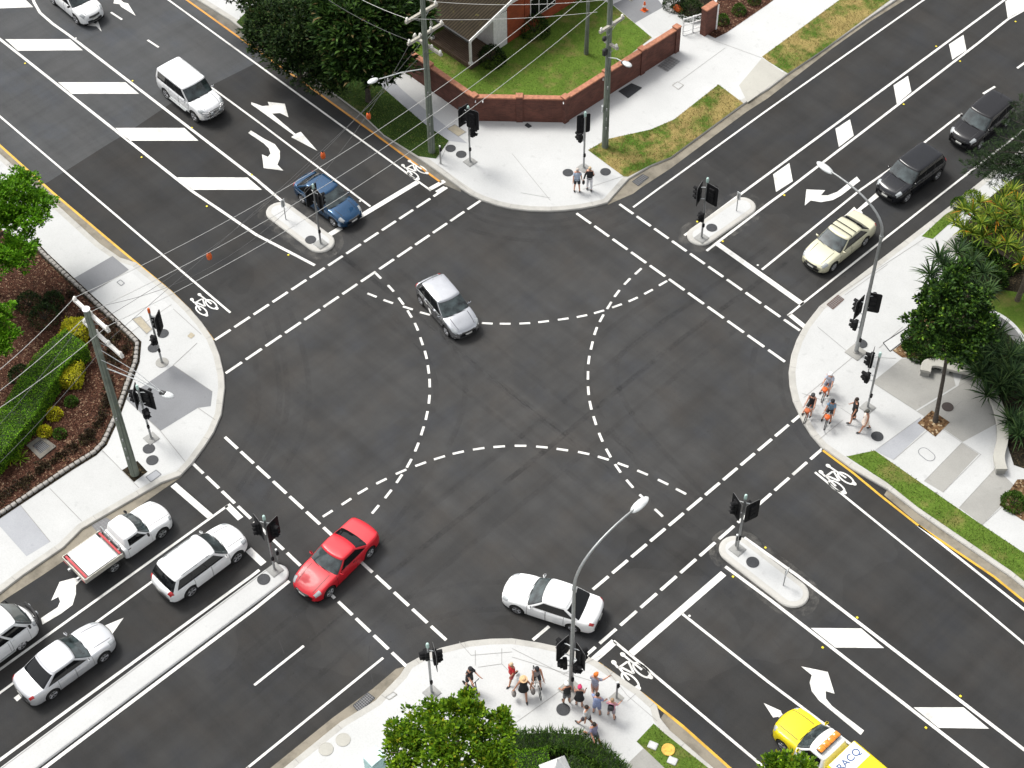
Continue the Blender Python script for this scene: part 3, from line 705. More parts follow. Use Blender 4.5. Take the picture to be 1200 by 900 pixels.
def make_vehicle(name, style, pmat, label, cat, opts=(), group=None, rough_roof=None, **over):
    p = dict(STY[style]); p.update(over)
    L, W, H = p['L'], p['W'], p['H']; hw = W/2
    t_root = root(name, (0, 0, 0), label, cat, group=group)
    Tk = p['T']; x_of = lambda t: L/2-t*L
    wk = [(0, .74), (.015, .82), (.05, .90), (.12, .965), (.25, 1), (.75, 1), (.90, .975), (.965, .92), (.99, .85), (1, .80)]
    if style == 'van': wk = [(0, .84), (.01, .90), (.04, .96), (.1, 1), (.9, 1), (.98, .97), (1, .93)]
    if style == 'ute': wk = [(0, .74), (.02, .82), (.06, .90), (.15, .97), (.3, 1), (1, 1)]
    gc = 0.30 if style == 'offroad' else (0.22 if style in ('suv',) else 0.155)
    Bk = [(0, gc+.12), (.05, gc+.02), (.15, gc), (.85, gc), (.95, gc+.03), (1, gc+.14)]
    RK = [(0, 0), (.80, 0), (.94, .06), (.985, .22), (1.0, .48), (.995, .66), (.972, .84), (.925, .945), (.84, .99), (.5, 1.0), (0, 1.0)]
    def S(t, k):
        """body surface: t from nose to tail, k from keel (0) over the flank to the middle of the top (1)"""
        T, w, B = interp(Tk, t), interp(wk, t)*hw, interp(Bk, t)
        q = k*(len(RK)-1); i = min(int(q), len(RK)-2); f = q-i
        p0, p1, p2, p3 = RK[max(i-1, 0)], RK[i], RK[i+1], RK[min(i+2, len(RK)-1)]
        cr = lambda a, b, c, d: .5*(2*b+(c-a)*f+(2*a-5*b+4*c-d)*f*f+(3*b-a-3*c+d)*f**3)
        if i in (0, 1, 8, 9): yy = p1[0]+(p2[0]-p1[0])*f; zz = p1[1]+(p2[1]-p1[1])*f
        else: yy, zz = cr(p0[0], p1[0], p2[0], p3[0]), cr(p0[1], p1[1], p2[1], p3[1])
        y = w*max(0, yy); z = B+(T-B)*zz
        if k > .75: z += .025*(1-(y/hw)**2)
        nose = max(0, 1-t/.14)**1.3; tail = max(0, 1-(1-t)/.10)**1.3
        x = x_of(t)-.26*nose*(y/hw)**2+(.16*tail*(y/hw)**2 if style != 'ute' else 0)
        # the creases of the flank, and a bonnet slightly raised over the wings
        return Vector((x, y, z))
    mb = MB()
    ts = sorted(set([0, .006, .014, .025, .04, .06, .085, .11]+[i/40 for i in range(5, 36)]+([.90, .925, .95, .97, .983, .993, 1] if style != 'ute' else [.9, .95, 1])))
    NK = 30
    rings = []
    for t in ts:
        half = [S(t, i/NK) for i in range(NK+1)]
        rings.append(half+[Vector((q.x, -q.y, q.z)) for q in half[-2:0:-1]])
    mb.loft(rings)
    body = mb.build('body', pmat, t_root, smooth=40)
    xf = L/2-p['fo']; xr = xf-p['wb']; rw = p['rw']
    if 'no_arch' not in opts:
        cut = MB()
        for x in (xf, xr):
            if x < -L/2+.1: continue
            for s in (-1, 1):
                cut.lathe([(rw+.065, -.30), (rw+.065, .30)], 28, (x, s*(hw-.06), rw+.01), Matrix.Rotation(PI/2, 3, 'X'))
        co = cut.build('cut', 'trim')
        md = body.modifiers.new('arch', 'BOOLEAN'); md.object = co; md.operation = 'DIFFERENCE'; md.solver = 'EXACT'
        try: md.material_mode = 'TRANSFER'
        except Exception: pass
        dg = bpy.context.evaluated_depsgraph_get(); nm = bpy.data.meshes.new_from_object(body.evaluated_get(dg))
        body.modifiers.clear(); body.data = nm; nm.name = 'body'
        bpy.data.objects.remove(co)
        try: nm.set_sharp_from_angle(angle=R(40))
        except Exception: pass
    def patch(nm, m, t0, t1, k0, k1, off, side=1, nt=8, nk=5, par=None, sk=0.0):
        vs = []
        for i in range(nt+1):
            for j in range(nk+1):
                k = k0+(k1-k0)*j/nk; t = t0+(t1-t0)*i/nt+sk*j/nk
                e = .002; a = S(t, k); du = S(min(1, t+e), k)-S(max(0, t-e), k); dv = S(t, min(1, k+e))-S(t, max(0, k-e))
                n = du.cross(dv); n = n.normalized() if n.length > 1e-9 else Vector((0, 0, 1))
                if n.y < 0 and k < .8: n = -n
                if k >= .8 and n.z < 0: n = -n
                q = a+n*off; vs.append((q.x, q.y*side, q.z))
        fs = [(i*(nk+1)+j, (i+1)*(nk+1)+j, (i+1)*(nk+1)+j+1, i*(nk+1)+j+1) for i in range(nt) for j in range(nk)]
        if side < 0: fs = [f[::-1] for f in fs]
        b = MB(); b.add(vs, fs)
        return b.build(nm, m, par or t_root, smooth=60)
    # ------- cabin
    g0, g1, g2, g3 = p['g']; zb, wt = p['zb'], p['wt']; bf, br = p['bulge']
    Lx = lambda t: x_of(t)
    roof_h = .06
    def ring_at(h):
        """outline of the cabin at height fraction h: front x, rear x, half width, corner"""
        e = h**0.92
        xa = Lx(g0)+(Lx(g1)-Lx(g0))*e; xb = Lx(g3)+(Lx(g2)-Lx(g3))*h**1.15
        w = hw*(.915+(wt+.06-.915)*(h**1.25)); c = .15-.02*h
        return xa, xb, w, c
    zt = H-roof_h
    segs = ('front', 'c1', 'side', 'c2', 'rear')
    def G(sg, s, h):
        """half of the cabin surface (left side, y > 0): front from the middle out, then corner, side, corner, rear to the middle"""
        xa, xb, w, c = ring_at(h); z = zb+(zt-zb)*h
        if sg == 'front': y = s*(w-c); x = xa
        elif sg == 'c1': a = s*PI/2; x = xa-c+c*math.cos(a); y = w-c+c*math.sin(a)
        elif sg == 'side': x = xa-c+(xb-xa+2*c)*s; y = w
        elif sg == 'c2': a = PI/2+s*PI/2; x = xb+c+c*math.cos(a); y = w-c+c*math.sin(a)
        else: x = xb; y = (1-s)*(w-c)
        k = (y/w)**2
        mid = .5*(xa+xb)
        if x > mid: x -= bf*k*min(1, (x-mid)/(.5*abs(xa-xb)))**2
        else: x += br*k*min(1, (mid-x)/(.5*abs(xa-xb)))**2
        if sg in ('side',): y += .012*math.sin(PI*s)
        return Vector((x, y, z))
    half_s = [('front', i/6) for i in range(7)]+[('c1', i/5) for i in range(1, 6)]+[('side', i/14) for i in range(1, 15)]+[('c2', i/5) for i in range(1, 6)]+[('rear', i/6) for i in range(1, 7)]
    rings = []
    for h in (-.06, 0, .12, .25, .4, .55, .7, .82, .92, 1.0):
        hf = [G(a, s, max(h, 0)) for a, s in half_s]
        if h < 0: hf = [Vector((q.x, q.y, q.z-.08)) for q in hf]
        rings.append(hf+[Vector((q.x, -q.y, q.z)) for q in hf[-2:0:-1]])
    top = rings[-1]; cx = sum(q.x for q in top)/len(top)
    for s, dz in ((.985, .018), (.95, .034), (.86, .046), (.70, .054), (.45, .059), (.15, .06)):
        rings.append([Vector((cx+(q.x-cx)*s, q.y*s, zt+dz*roof_h/.06)) for q in top])
    cab = MB(); cab.loft(rings)
    cab.build('cabin', rough_roof or pmat, t_root, smooth=35)
    def gpanel(nm, m, spans, h0, h1, side=1, off=.007, lean=0.0):
        """window: spans = list of (segment, from, to)"""
        vs = []; cols = []
        for sg, a, b in spans:
            n = 9 if sg == 'side' else 6
            for i in range(n+1):
                cols.append((sg, a+(b-a)*i/n))
        nh = 6
        for (sg, s) in cols:
            for j in range(nh+1):
                h = h0+(h1-h0)*j/nh; e = .004
                a = G(sg, s, h); du = G(sg, min(1, s+e), h)-G(sg, max(0, s-e), h); dv = G(sg, s, min(1, h+e))-G(sg, s, max(0, h-e))
                n = du.cross(dv); n = n.normalized() if n.length > 1e-9 else Vector((1, 0, 0))
                ctr = Vector((.5*(Lx(g0)+Lx(g3)), 0, zb))
                if n.dot(a-ctr) < 0: n = -n
                q = a+n*off; vs.append((q.x, q.y*side, q.z))
        k = nh+1
        fs = [(i*k+j, (i+1)*k+j, (i+1)*k+j+1, i*k+j+1) for i in range(len(cols)-1) for j in range(nh)]
        b = MB(); b.add(vs, fs if side < 0 else [f[::-1] for f in fs])
        return b
    def pair(nm, m, spans, h0, h1, off=.007):
        a = gpanel(nm, m, spans, h0, h1, 1, off); b = gpanel(nm, m, spans, h0, h1, -1, off); a.add(b.v, b.f); return a
    pair('s', '', [('front', 0, 1), ('c1', 0, .62)], .015, .955, .005).build('windscreen_surround', 'trim', t_root, smooth=50)
    pair('w', '', [('front', 0, 1), ('c1', 0, .50)], .065, .92, .009).build('windscreen', 'windscreen', t_root, smooth=50)
    if style == 'ute' or 'no_rear_glass' in opts: pass
    else:
        pair('r', '', [('c2', .5, 1), ('rear', 0, 1)], .10 if style not in ('sedan', 'coupe') else .04, .90, .007).build('rear_window', 'glass', t_root, smooth=50)
    for s in (1, -1):
        if len(p['win']) > 1 and 'panel_van' not in opts: gpanel('g', '', [('side', p['win'][0][0]-.012, p['win'][-1][1]+.012)], .065, .885, s, .004).build('window_surround', 'trim', t_root, smooth=50)
        for (a, b) in p['win']:
            if style == 'van' and 'panel_van' in opts and a > .5: continue
            gpanel('g', '', [('side', a, b)], .08, .86, s).build('side_window', 'glass', t_root, smooth=50)
    # ------- doors, lamps, grille
    for s in (1, -1):
        for (a, b) in p['doors']:
            patch('s', 'trim', a-.003, b+.003, .235, .775, .003, s, 10, 8).name = 'door_seam'
            d = patch('door', pmat, a, b, .24, .77, .006, s, 10, 8)
            hd = MB(); q = S(b-.03, .64); hd.bbox((q.x, (q.y+.022)*s, q.z), (.17, .035, .035), .012); hd.build('door_handle', pmat if 'black_handle' not in opts else 'trim', d)
        tl, th = p.get('lampk', (.62, .83))
        patch('headlight', 'lamp', .006 if style != 'van' else .004, .085 if style != 'van' else .05, tl, th, .008, s, 8, 6, sk=.012)
        if style != 'ute':
            if style in ('suv', 'offroad', 'hatch'): patch('tail_light', 'red_lamp', .955, .997, .58, .82, .009, s, 5, 6)
            elif style == 'van': patch('tail_light', 'red_lamp', .975, .999, .45, .72, .009, s, 5, 6)
            else: patch('tail_light', 'red_lamp', .945, .996, .62, .80, .009, s, 6, 6)
        # wing mirrors
        q = G('c1', .9, .12); m_ = MB(); m_.bbox((q.x-.02, (q.y+.13)*s, q.z+.02), (.11, .20, .14), .04, rz=s*.25)
        m_.tube([(q.x-.03, (q.y-.02)*s, q.z-.03), (q.x-.02, (q.y+.08)*s, q.z)], .025, 6)
        m_.build('wing_mirror', pmat if 'black_mirror' not in opts else 'trim', t_root, smooth=40)
    def front(y, z):
        """x of the nose at this place"""
        return L/2-.26*(y/hw)**2
    zf = interp(Tk, .02); B0 = interp(Bk, .02)
    def nose_bar(nm, m, y0, z, hgt, dep=.05, proud=.018):
        b = MB(); rr = []
        for i in range(11):
            y = -y0+2*y0*i/10; x = front(y, z)+proud-.01
            rr.append([(x-dep, y, z-hgt/2), (x, y, z-hgt/2), (x, y, z+hgt/2), (x-dep, y, z+hgt/2)])
        b.loft(rr)
        return b.build(nm, m, t_root)
    nose_bar('grille', 'trim', hw*.42, zf-.10, .13)
    nose_bar('grille_bar', 'chrome', hw*.40, zf-.10, .03, proud=.026)
    nose_bar('air_intake', 'trim', hw*.55, B0+.13, .13)
    nose_bar('number_plate', 'plate', .19, B0+.26, .10, proud=.03)
    if style != 'ute':
        b = MB(); b.bbox((-L/2-.004, 0, .62 if style in ('sedan', 'coupe') else .80), (.03, .38, .11), .01); b.build('number_plate', 'plate', t_root)
        b = MB(); rr = []
        for i in range(11):
            y = -hw*.66+hw*1.32*i/10; x = -L/2+.16*(y/hw)**2-.012
            rr.append([(x, y, gc+.14), (x+.05, y, gc+.14), (x+.05, y, gc+.26), (x, y, gc+.26)])
        b.loft(rr); b.build('rear_bumper_trim', 'trim', t_root)
    # bonnet shut line
    for s in (1, -1):
        patch('s', 'trim', .045, g0-.012, .868, .877, .003, s, 16, 1).name = 'bonnet_seam'
    # wipers
    wp = MB()
    for y0, y1 in ((.50, -.05), (-.10, -.62)):
        a = G('front', min(1, abs(y0)/(hw*.75)), .03); b2 = G('front', min(1, abs(y1)/(hw*.75)), .10)
        wp.tube([(a.x+.03, y0, a.z+.02), (b2.x+.03, y1, b2.z+.02)], .012, 5)
    wp.build('wiper', 'black', t_root)
    # ------- wheels
    for x in (xf, xr):
        for s in (1, -1):
            wheel(t_root, x, s*(hw-.11), rw, s, 'alloy' if 'steel_wheels' not in opts else 'steel')
    # underside
    u = MB(); u.box((0, 0, gc+.01), (L*.9, W*.80, .16)); u.build('underbody', 'black', t_root)
    if 'rails' in opts:
        for s in (1, -1):
            b = MB(); pts = []
            for i in range(9):
                q = G('side', .06+.86*i/8, 1.0); pts.append((q.x, (q.y-.06)*s, zt+.075 if 0 < i < 8 else zt+.025))
            b.tube(pts, .018, 6)
            for i in (1, 4, 7): b.box((pts[i][0], pts[i][1], zt+.045), (.10, .03, .05))
            b.build('roof_rail', 'steel' if 'dark_rails' not in opts else 'trim', t_root, smooth=40)
    if 'racks' in opts:
        for t in (.22, .62):
            a = G('side', t, 1.0); b = MB()
            b.tube([(a.x, a.y-.01, zt+.01), (a.x, a.y-.03, zt+.10), (a.x, 0, zt+.115), (a.x, -a.y+.03, zt+.10), (a.x, -a.y+.01, zt+.01)], .022, 6); b.build('roof_rack', 'black', t_root, smooth=40)
    if 'bullbar' in opts:
        b = MB(); x = L/2
        for z in (.62, .80, .98): b.tube([(x-.16, -hw*.78, z), (x+.06, -hw*.55, z), (x+.12, 0, z), (x+.06, hw*.55, z), (x-.16, hw*.78, z)], .032, 8)
        for y in (-.45, .45): b.tube([(x+.08, y, .50), (x+.09, y, 1.10)], .035, 8)
        b.tube([(x+.09, -.45, 1.10), (x+.13, 0, 1.12), (x+.09, .45, 1.10)], .032, 8)
        b.build('bull_bar', 'chrome' if style != 'van' else 'trim', t_root, smooth=40)
        for y in (-.28, .28):
            b = MB(); b.lathe([(.10, 0), (.10, .07), (.04, .09)], 14, (x+.13, y, .90), Matrix.Rotation(PI/2, 3, 'Y')); b.build('driving_lamp', 'lamp', t_root, smooth=40)
        for s in (1, -1):
            b = MB(); b.bbox((0, s*(hw+.02), .42), (1.7, .14, .05), .02); b.build('side_step', 'steel', t_root)
    if 'antenna' in opts:
        b = MB(); b.tube([(-L*.32, 0, H-.01), (-L*.36, 0, H+.20)], .008, 5); b.build('antenna', 'black', t_root)
    t_root['_half'] = hw
    return t_root, p, (xf, xr, hw)
WHEELS = {}
def wheel(par, x, y, r, s, rim_m):
    key = (round(r, 3), s, rim_m)
    if key not in WHEELS:
        rot = Matrix.Rotation(-s*PI/2, 3, 'X')
        b = MB(); b.lathe([(r*.60, -.10), (r*.92, -.105), (r, -.08), (r, .08), (r*.92, .105), (r*.66, .108), (r*.60, .09)], 30, (0, 0, 0), rot)
        t = b.build('wheel', 'rubber', None, smooth=35)
        c = MB(); c.lathe([(r*.66, .085), (r*.67, .112), (r*.61, .115), (r*.58, .07), (r*.2, .06), (r*.2, .06)], 30, (0, 0, 0), rot)
        for k in range(5):
            a = 2*PI*k/5
            for da in (-.13, .13):
                c.tube([rot @ Vector((r*.12*math.cos(a), r*.12*math.sin(a), .092)), rot @ Vector((r*.62*math.cos(a+da), r*.62*math.sin(a+da), .105))], .026, 5)
        c.lathe([(r*.17, .08), (r*.17, .11), (r*.08, .118)], 12, (0, 0, 0), rot)
        m = c.build('rim', rim_m, t, smooth=35)
        d = MB(); d.lathe([(r*.58, .05), (r*.58, .066)], 24, (0, 0, 0), rot); d.build('brake_backing', 'black', t)
        WHEELS[key] = t
        t.parent = par; t.location = (x, y, r)
        return t
    return copy_thing(WHEELS[key], (x, y, r), parent=par)
def park(veh, fpx, rpx=None, side=1, yaw=None, adj=0.0):
    """stand a vehicle so that its wheels on the visible side (1 left, -1 right) touch the road at these photograph places"""
    t, p, (xf, xr, hw) = veh
    A = P(*fpx)
    if rpx: B = P(*rpx); d = (A-B).normalized(); mid = (A+B)/2; off = (xf+xr)/2
    else: d = Vector((math.cos(yaw), math.sin(yaw), 0)); mid = A; off = xf
    a = math.atan2(d.y, d.x); n = Vector((-d.y, d.x, 0))
    t.location = mid-d*off-n*side*(hw-.02)+d*adj; t.rotation_euler = (0, 0, a); t.location.z = 0.002
    return t
WHITE = paint('white', (0.80, 0.81, 0.81)); SILVER = paint('silver', (0.62, 0.63, 0.65), 0.4, 0.32)
G1 = 'vehicles at the crossing'
park(make_vehicle('suv', 'suv', WHITE, 'white compact SUV cut off by the top edge, heading past the white hatched bars', 'car', ('black_mirror',), G1, L=4.3, W=1.8), (91, 29), (62, 5), -1)
park(make_vehicle('four_wheel_drive', 'offroad', paint('pearl', (0.74, 0.75, 0.76), 0.3), 'silver white four wheel drive with chrome bull bar and roof rails', 'car', ('rails', 'bullbar'), G1), (229, 143), (195.5, 116), -1)
park(make_vehicle('hatchback', 'hatch', paint('blue', (0.003, 0.055, 0.14), 0.55, 0.15, 1.0), 'deep metallic blue car stopped at the line beside a traffic island', 'car', (), G1, L=4.5, W=1.77, g=(.25, .43, .76, .93)), (391, 265.5), (354.5, 238.5), -1)
park(make_vehicle('suv', 'suv', paint('black_plum', (0.006, 0.0055, 0.007), 0.0, 0.16, 0.12), 'black SUV half behind pine foliage, second in the queue', 'car', ('antenna',), G1, W=1.9), (1147.5, 175), None, 1, -PI/2+.02)
park(make_vehicle('suv', 'suv', paint('charcoal', (0.006, 0.0065, 0.009), 0.0, 0.16, 0.15), 'dark charcoal SUV waiting behind the cream sedan', 'car', (), G1, L=4.6), (1062.5, 237), (1097, 211.5), 1)
park(make_vehicle('sedan', 'sedan', paint('cream', (0.62, 0.60, 0.44), 0.25), 'cream sedan with two black roof racks waiting at the line', 'car', ('racks',), G1, L=4.9), (976.5, 317.5), (1012.5, 288.5), 1)
park(make_vehicle('hatchback', 'hatch', paint('grey', (0.60, 0.61, 0.63), 0.97, 0.16, 0.5), 'silver hatchback with dark sides turning through the middle of the crossing', 'car', ('antenna',), G1), (523.5, 393.5), (493, 357), -1)
park(make_vehicle('coupe', 'coupe', paint('red', (0.56, 0.008, 0.020), 0.0, 0.42, 0.15), 'bright red coupe driving over the dashed crossing lines', 'car', ('black_handle',), G1), (387, 699.5), (435, 652), 1)
park(make_vehicle('sedan', 'sedan', WHITE, 'white sedan behind the curved lamp post, near the kerb with people', 'car', (), G1), (608.5, 720.5), (668, 740), 1)
park(make_vehicle('suv', 'suv', WHITE, 'white seven seat SUV with slim roof rails stopped beside the long median', 'car', ('rails',), G1, L=4.8, T=[(0, .66), (.025, .80), (.08, .90), (.26, 1.02), (.40, 1.04), (.90, 1.08), (.975, 1.06), (.992, .96), (1, .84)], zb=1.0, H=1.68), (281.5, 657), (224, 700), -1)
park(make_vehicle('van', 'van', paint('van_white', (0.82, 0.83, 0.83)), 'white van with a black bull bar cut off by the left edge', 'van', ('bullbar', 'panel_van', 'black_mirror'), G1), (27.4, 761), None, -1, PI/2+.03)
park(make_vehicle('sedan', 'sedan', SILVER, 'silver sedan waiting in the lane beside the long concrete median', 'car', (), G1, L=4.8), (123.5, 775), (64.5, 818), -1)
# ------- ute with a tray
veh = make_vehicle('tray_ute', 'ute', WHITE, 'white tray ute with red tailgate strips and a flat white cover', 'ute', ('steel_wheels', 'black_mirror', 'black_handle'), G1, L=3.0, wb=2.80)
t, p, (xf, xr, hw) = veh
x0, x1 = -1.62, -4.12+.35; xm = (x0+x1)/2; Lt = x0-x1; Wt = 1.84
b = MB(); b.box((xm, 0, .70), (Lt, Wt, .06)); b.box((xm, .35, .60), (Lt+.3, .10, .14)); b.box((xm, -.35, .60), (Lt+.3, .10, .14)); b.build('tray_floor', 'steel', t)
for s in (1, -1):
    b = MB(); b.bbox((xm, s*Wt/2, .87), (Lt, .04, .28), .01)
    for k in range(5): b.box((x1+.1+(Lt-.2)*k/4, s*(Wt/2+.025), .87), (.04, .02, .26))
    b.build('tray_side', mat('tray_alloy', (0.50, 0.48, 0.42), .5, .3), t)
    b = MB(); b.bbox((xr, s*(hw-.10), .69), (.85, .22, .03), .01); b.build('mudguard', 'black', t)
b = MB(); b.bbox((x1, 0, .87), (.045, Wt, .28), .01); b.build('tailgate', mat('tray_alloy', (0.5, 0.48, 0.42)), t)
RED = mat('red_strip', (0.40, 0.012, 0.018), .5)
for x in (x1+.14, x0-.10):
    b = MB(); b.bbox((x, 0, .985), (.12, Wt-.14, .04), .01); b.build('red_strip', RED, t)
b = MB(); b.bbox((xm-.01, 0, 1.02), (Lt-.52, Wt-.10, .05), .02)
for i in (-1, 0, 1):
    for s in (-1, 1): b.bbox((xm+i*.6, s*.45, 1.05), (.04, .04, .02), .005)
b.build('tray_cover', WHITE, t)
b = MB()
for s in (1, -1): b.tube([(x0+.04, s*.80, .75), (x0+.04, s*.78, 1.42)], .03, 6)
b.tube([(x0+.04, -.78, 1.42), (x0+.04, .78, 1.42)], .035, 6); b.tube([(x0+.04, -.79, 1.15), (x0+.04, .79, 1.15)], .025, 6)
for k in range(6): b.tube([(x0+.04, -.6+.24*k, .80), (x0+.04, -.6+.24*k, 1.42)], .012, 5)
b.build('headboard', 'steel', t, smooth=40)
for s in (1, -1):
    b = MB(); b.bbox((x1-.015, s*.70, .74), (.04, .30, .09), .01); b.build('tail_light', 'red_lamp', t)
park(veh, (193, 629), (134.5, 671), -1)
# ------- roadside assistance truck
YEL = paint('yellow', (0.72, 0.58, 0.004))
veh = make_vehicle('service_truck', 'ute', YEL, 'yellow and white roadside service truck with amber light bar on the roof', 'truck', (), G1, WHITE, L=3.15, wb=3.0, W=1.84, H=1.62, T=[(0, .70), (.03, .84), (.1, .93), (.42, 1.05), (.6, 1.05), (.97, 1.05), (1, 1.03)], zb=1.03)
t, p, (xf, xr, hw) = veh
for ch in list(bpy.data.objects):
    if ch.parent == t and ch.name.startswith('door') and not ch.name.startswith('door_seam'): ch.data.materials[0] = WHITE
x0, x1 = -1.60, -4.35; xm = (x0+x1)/2; zt_ = 1.72
b = MB(); rr = []
for x, e in ((x0, .04), (x0-.03, 0), (x1+.03, 0), (x1, .04)):
    w = .95-e; rr.append([(x, -w, .52+e), (x, w, .52+e), (x, w, 1.15), (x, w-.04, zt_-.06-e), (x, w-.12, zt_-e), (x, -w+.12, zt_-e), (x, -w+.04, zt_-.06-e), (x, -w, 1.15)])
b.loft(rr); b.build('canopy', YEL, t, smooth=30)
b = MB(); b.add([(x0-.035, -.82, zt_+.004), (x0-.035, .82, zt_+.004), (x0-.92, .82, zt_+.004), (x0-.92, -.82, zt_+.004)], [(0, 1, 2, 3)]); b.build('canopy_roof_panel', WHITE, t)
cu = bpy.data.curves.new('lettering', 'FONT'); cu.body = 'RACQ'; cu.size = .46; cu.align_x = 'CENTER'; cu.align_y = 'CENTER'; cu.extrude = .002; cu.offset = .004
lo = bpy.data.objects.new('lettering', cu); COL.objects.link(lo)
dg = bpy.context.evaluated_depsgraph_get(); lm = bpy.data.meshes.new_from_object(lo.evaluated_get(dg)); bpy.data.objects.remove(lo)
lm.materials.clear(); lm.materials.append(mat('letter_blue', (0.03, 0.08, 0.22), .5))
lo = bpy.data.objects.new('lettering', lm); COL.objects.link(lo); lo.parent = t; lo.location = (x0-.45, 0, zt_+.009); lo.rotation_euler = (0, 0, -PI/2); lo.scale = (1.05, 1.0, 1)
for s in (1, -1):
    b = MB(); b.bbox((xm, s*.955, 1.05), (2.0, .02, .55), .008); b.build('locker_door', mat('locker_grey', (.55, .56, .58), .4), t)
b = MB(); b.bbox((-.93, 0, 1.62+.10), (.30, 1.30, .05), .02); b.build('light_bar_base', 'black', t)
for k in range(4):
    b = MB(); b.bbox((-.93, -.48+.32*k, 1.62+.165), (.28, .31, .11), .035); b.build('amber_light', 'amber', t, smooth=40)
for s in (.3, -.3):
    b = MB(); b.box((-.93, s, 1.62+.04), (.06, .05, .10)); b.build('light_bar_foot', 'black', t)
park(veh, (916, 879), None, 1, PI-.02)
# ------------------------------------------------------------------ paving details
def slab(px, m, z=ZP+0.004, name='pavement_panel'):
    struct(MB().sheet(pl(*px, z=ZP), z).build(name, m))
def joints(lines, w=0.03, z=ZP+0.0095, m='joint'):
    mb = MB()
    for l in lines: mb.strip(pl(*l, z=ZP), w, z)
    struct(mb.build('pavement_joint', m))
# left corner
slab([(85, 327), (132, 300), (151, 316), (104, 345)], 'pave_grey')
slab([(40, 222), (58, 239), (46, 247), (30, 236), (30, 228)], 'pave_blue')
slab([(147, 467), (203, 428), (249, 459), (247, 476), (232, 478), (188, 505)], 'pave_grey')
slab([(-20, 618), (0, 605), (24, 592), (59, 635), (31, 652), (0, 617)], 'pave_blue')
slab([(104, 346), (152, 317), (203, 362), (150, 392)], 'pave_white')
slab([(58, 572), (120, 528), (163, 572), (96, 611)], 'pave', ZP+0.003)
slab([(118, 527), (148, 468), (187, 506), (214, 545), (163, 571)], 'pave_white', ZP+0.003)
joints([[(104, 345), (151, 316)], [(150, 392), (201, 357)], [(203, 362), (236, 392)], [(58, 572), (96, 611)], [(120, 528), (163, 572)], [(188, 505), (217, 541)], [(203, 428), (231, 402)], [(203, 428), (249, 459)], [(24, 592), (59, 635)], [(188, 505), (147, 467)], [(232, 478), (252, 492)]])
# top corner
slab([(422, 82), (442, 97), (482, 132), (500, 147), (526, 165), (548, 168), (500, 130), (470, 104), (452, 84), (436, 72)], 'pave_blue')
slab([(866, 100), (893, 68), (921, 87), (876, 120)], 'pave_warm')
slab([(744, 20), (800, -20), (850, -20), (792, 34), (766, 43)], 'pave', ZP+0.003)
slab([(718, 5), (760, -14), (778, 8), (744, 27)], 'pave_grey', ZP+0.0035)
joints([[(526, 166), (514, 193)], [(512, 193), (548, 222)], [(610, 226), (645, 232)], [(600, 180), (645, 235)], [(683, 222), (735, 205)], [(790, 100), (850, 56)], [(830, 45), (893, 68)]], 0.022)
# right corner
slab([(1025, 528), (1079, 489), (1084, 504), (1047, 539)], 'pave_blue')
slab([(1083, 564), (1127, 519), (1147, 532), (1105, 577)], 'pave_tan')
slab([(1124, 595), (1167, 548), (1190, 570), (1171, 595), (1151, 615)], 'pave_tan')
slab([(1022, 448), (1057, 420), (1112, 420), (1120, 452), (1073, 481)], 'pave_tan')
slab([(1075, 482), (1123, 452), (1130, 430), (1165, 460), (1180, 490), (1128, 518), (1108, 504)], 'pave_tan')
slab([(1074, 355), (1090, 343), (1098, 350), (1086, 362)], 'pave_tan')
slab([(1107, 285), (1126, 268), (1122, 300), (1104, 294)], 'pave_tan')
joints([[(958, 383), (1000, 418)], [(1000, 418), (942, 466)], [(1000, 418), (1050, 420)], [(940, 461), (985, 476)], [(985, 478), (1003, 490)], [(960, 515), (988, 492)], [(1027, 527), (1079, 489)], [(1073, 481), (1128, 519), (1150, 533)], [(1047, 539), (1127, 470)], [(1083, 564), (1127, 519)], [(1105, 577), (1149, 533)], [(1124, 595), (1170, 545)], [(1022, 448), (1073, 481)], [(1030, 408), (1058, 383)], [(980, 347), (1110, 262)], [(990, 346), (1040, 310)], [(1150, 616), (1190, 580)], [(1075, 482), (1145, 440)]], 0.025)
# bottom corner
slab([(730, 900), (755, 876), (795, 905), (775, 925)], 'pave_tan')
joints([[(538, 752), (552, 768), (600, 764)], [(557, 762), (557, 780)], [(588, 760), (588, 778), (560, 782)], [(588, 778), (600, 790)], [(660, 790), (705, 768)], [(600, 850), (670, 800)], [(706, 778), (735, 815), (770, 845)], [(600, 770), (700, 800)], [(735, 822), (745, 813)], [(670, 795), (600, 760)]], 0.022)

# ------------------------------------------------------------------ pit lids and grates
def lid(px, r, label, m='lid', z=ZP, ring=True):
    c = P(*px, z=z); b = MB(); b.lathe([(r, 0.0), (r, .012), (r-.03, .014), (r-.035, .009), (0.02, .010)], 28); o = b.build('manhole_cover', m)
    o.location = (c.x, c.y, z+.012); tag(o, label, 'manhole cover', 'round manhole covers'); return o
LR = .31
for px, l in [((528, 174), 'dark round pit lid nearest the leaning timber pole at the kerb'), ((540.5, 181), 'dark round pit lid just left of the twin traffic light near the brick wall'),
              ((665.5, 202.5), 'dark round pit lid left of the two people standing by the wall corner'), ((709.5, 201.5), 'dark round pit lid right of the two people, near the dry grass'),
              ((191, 391), 'dark round pit lid right behind the traffic light with an orange cover'), ((180, 408), 'dark round pit lid at left of the traffic light with an orange cover'),
              ((174.5, 526), 'dark round pit lid below the lamp corner, the upper of its pair'), ((178.5, 539.5), 'dark round pit lid beside the square planting hole, lower of its pair'),
              ((1009.5, 403), 'dark round pit lid behind the tall lamp post by the cream sedan'), ((1028, 511.5), 'dark round pit lid by the verge near the two walking people'),
              ((660, 831.5), 'dark round pit lid near the group of people by the hedge')]: lid(px, LR, l)
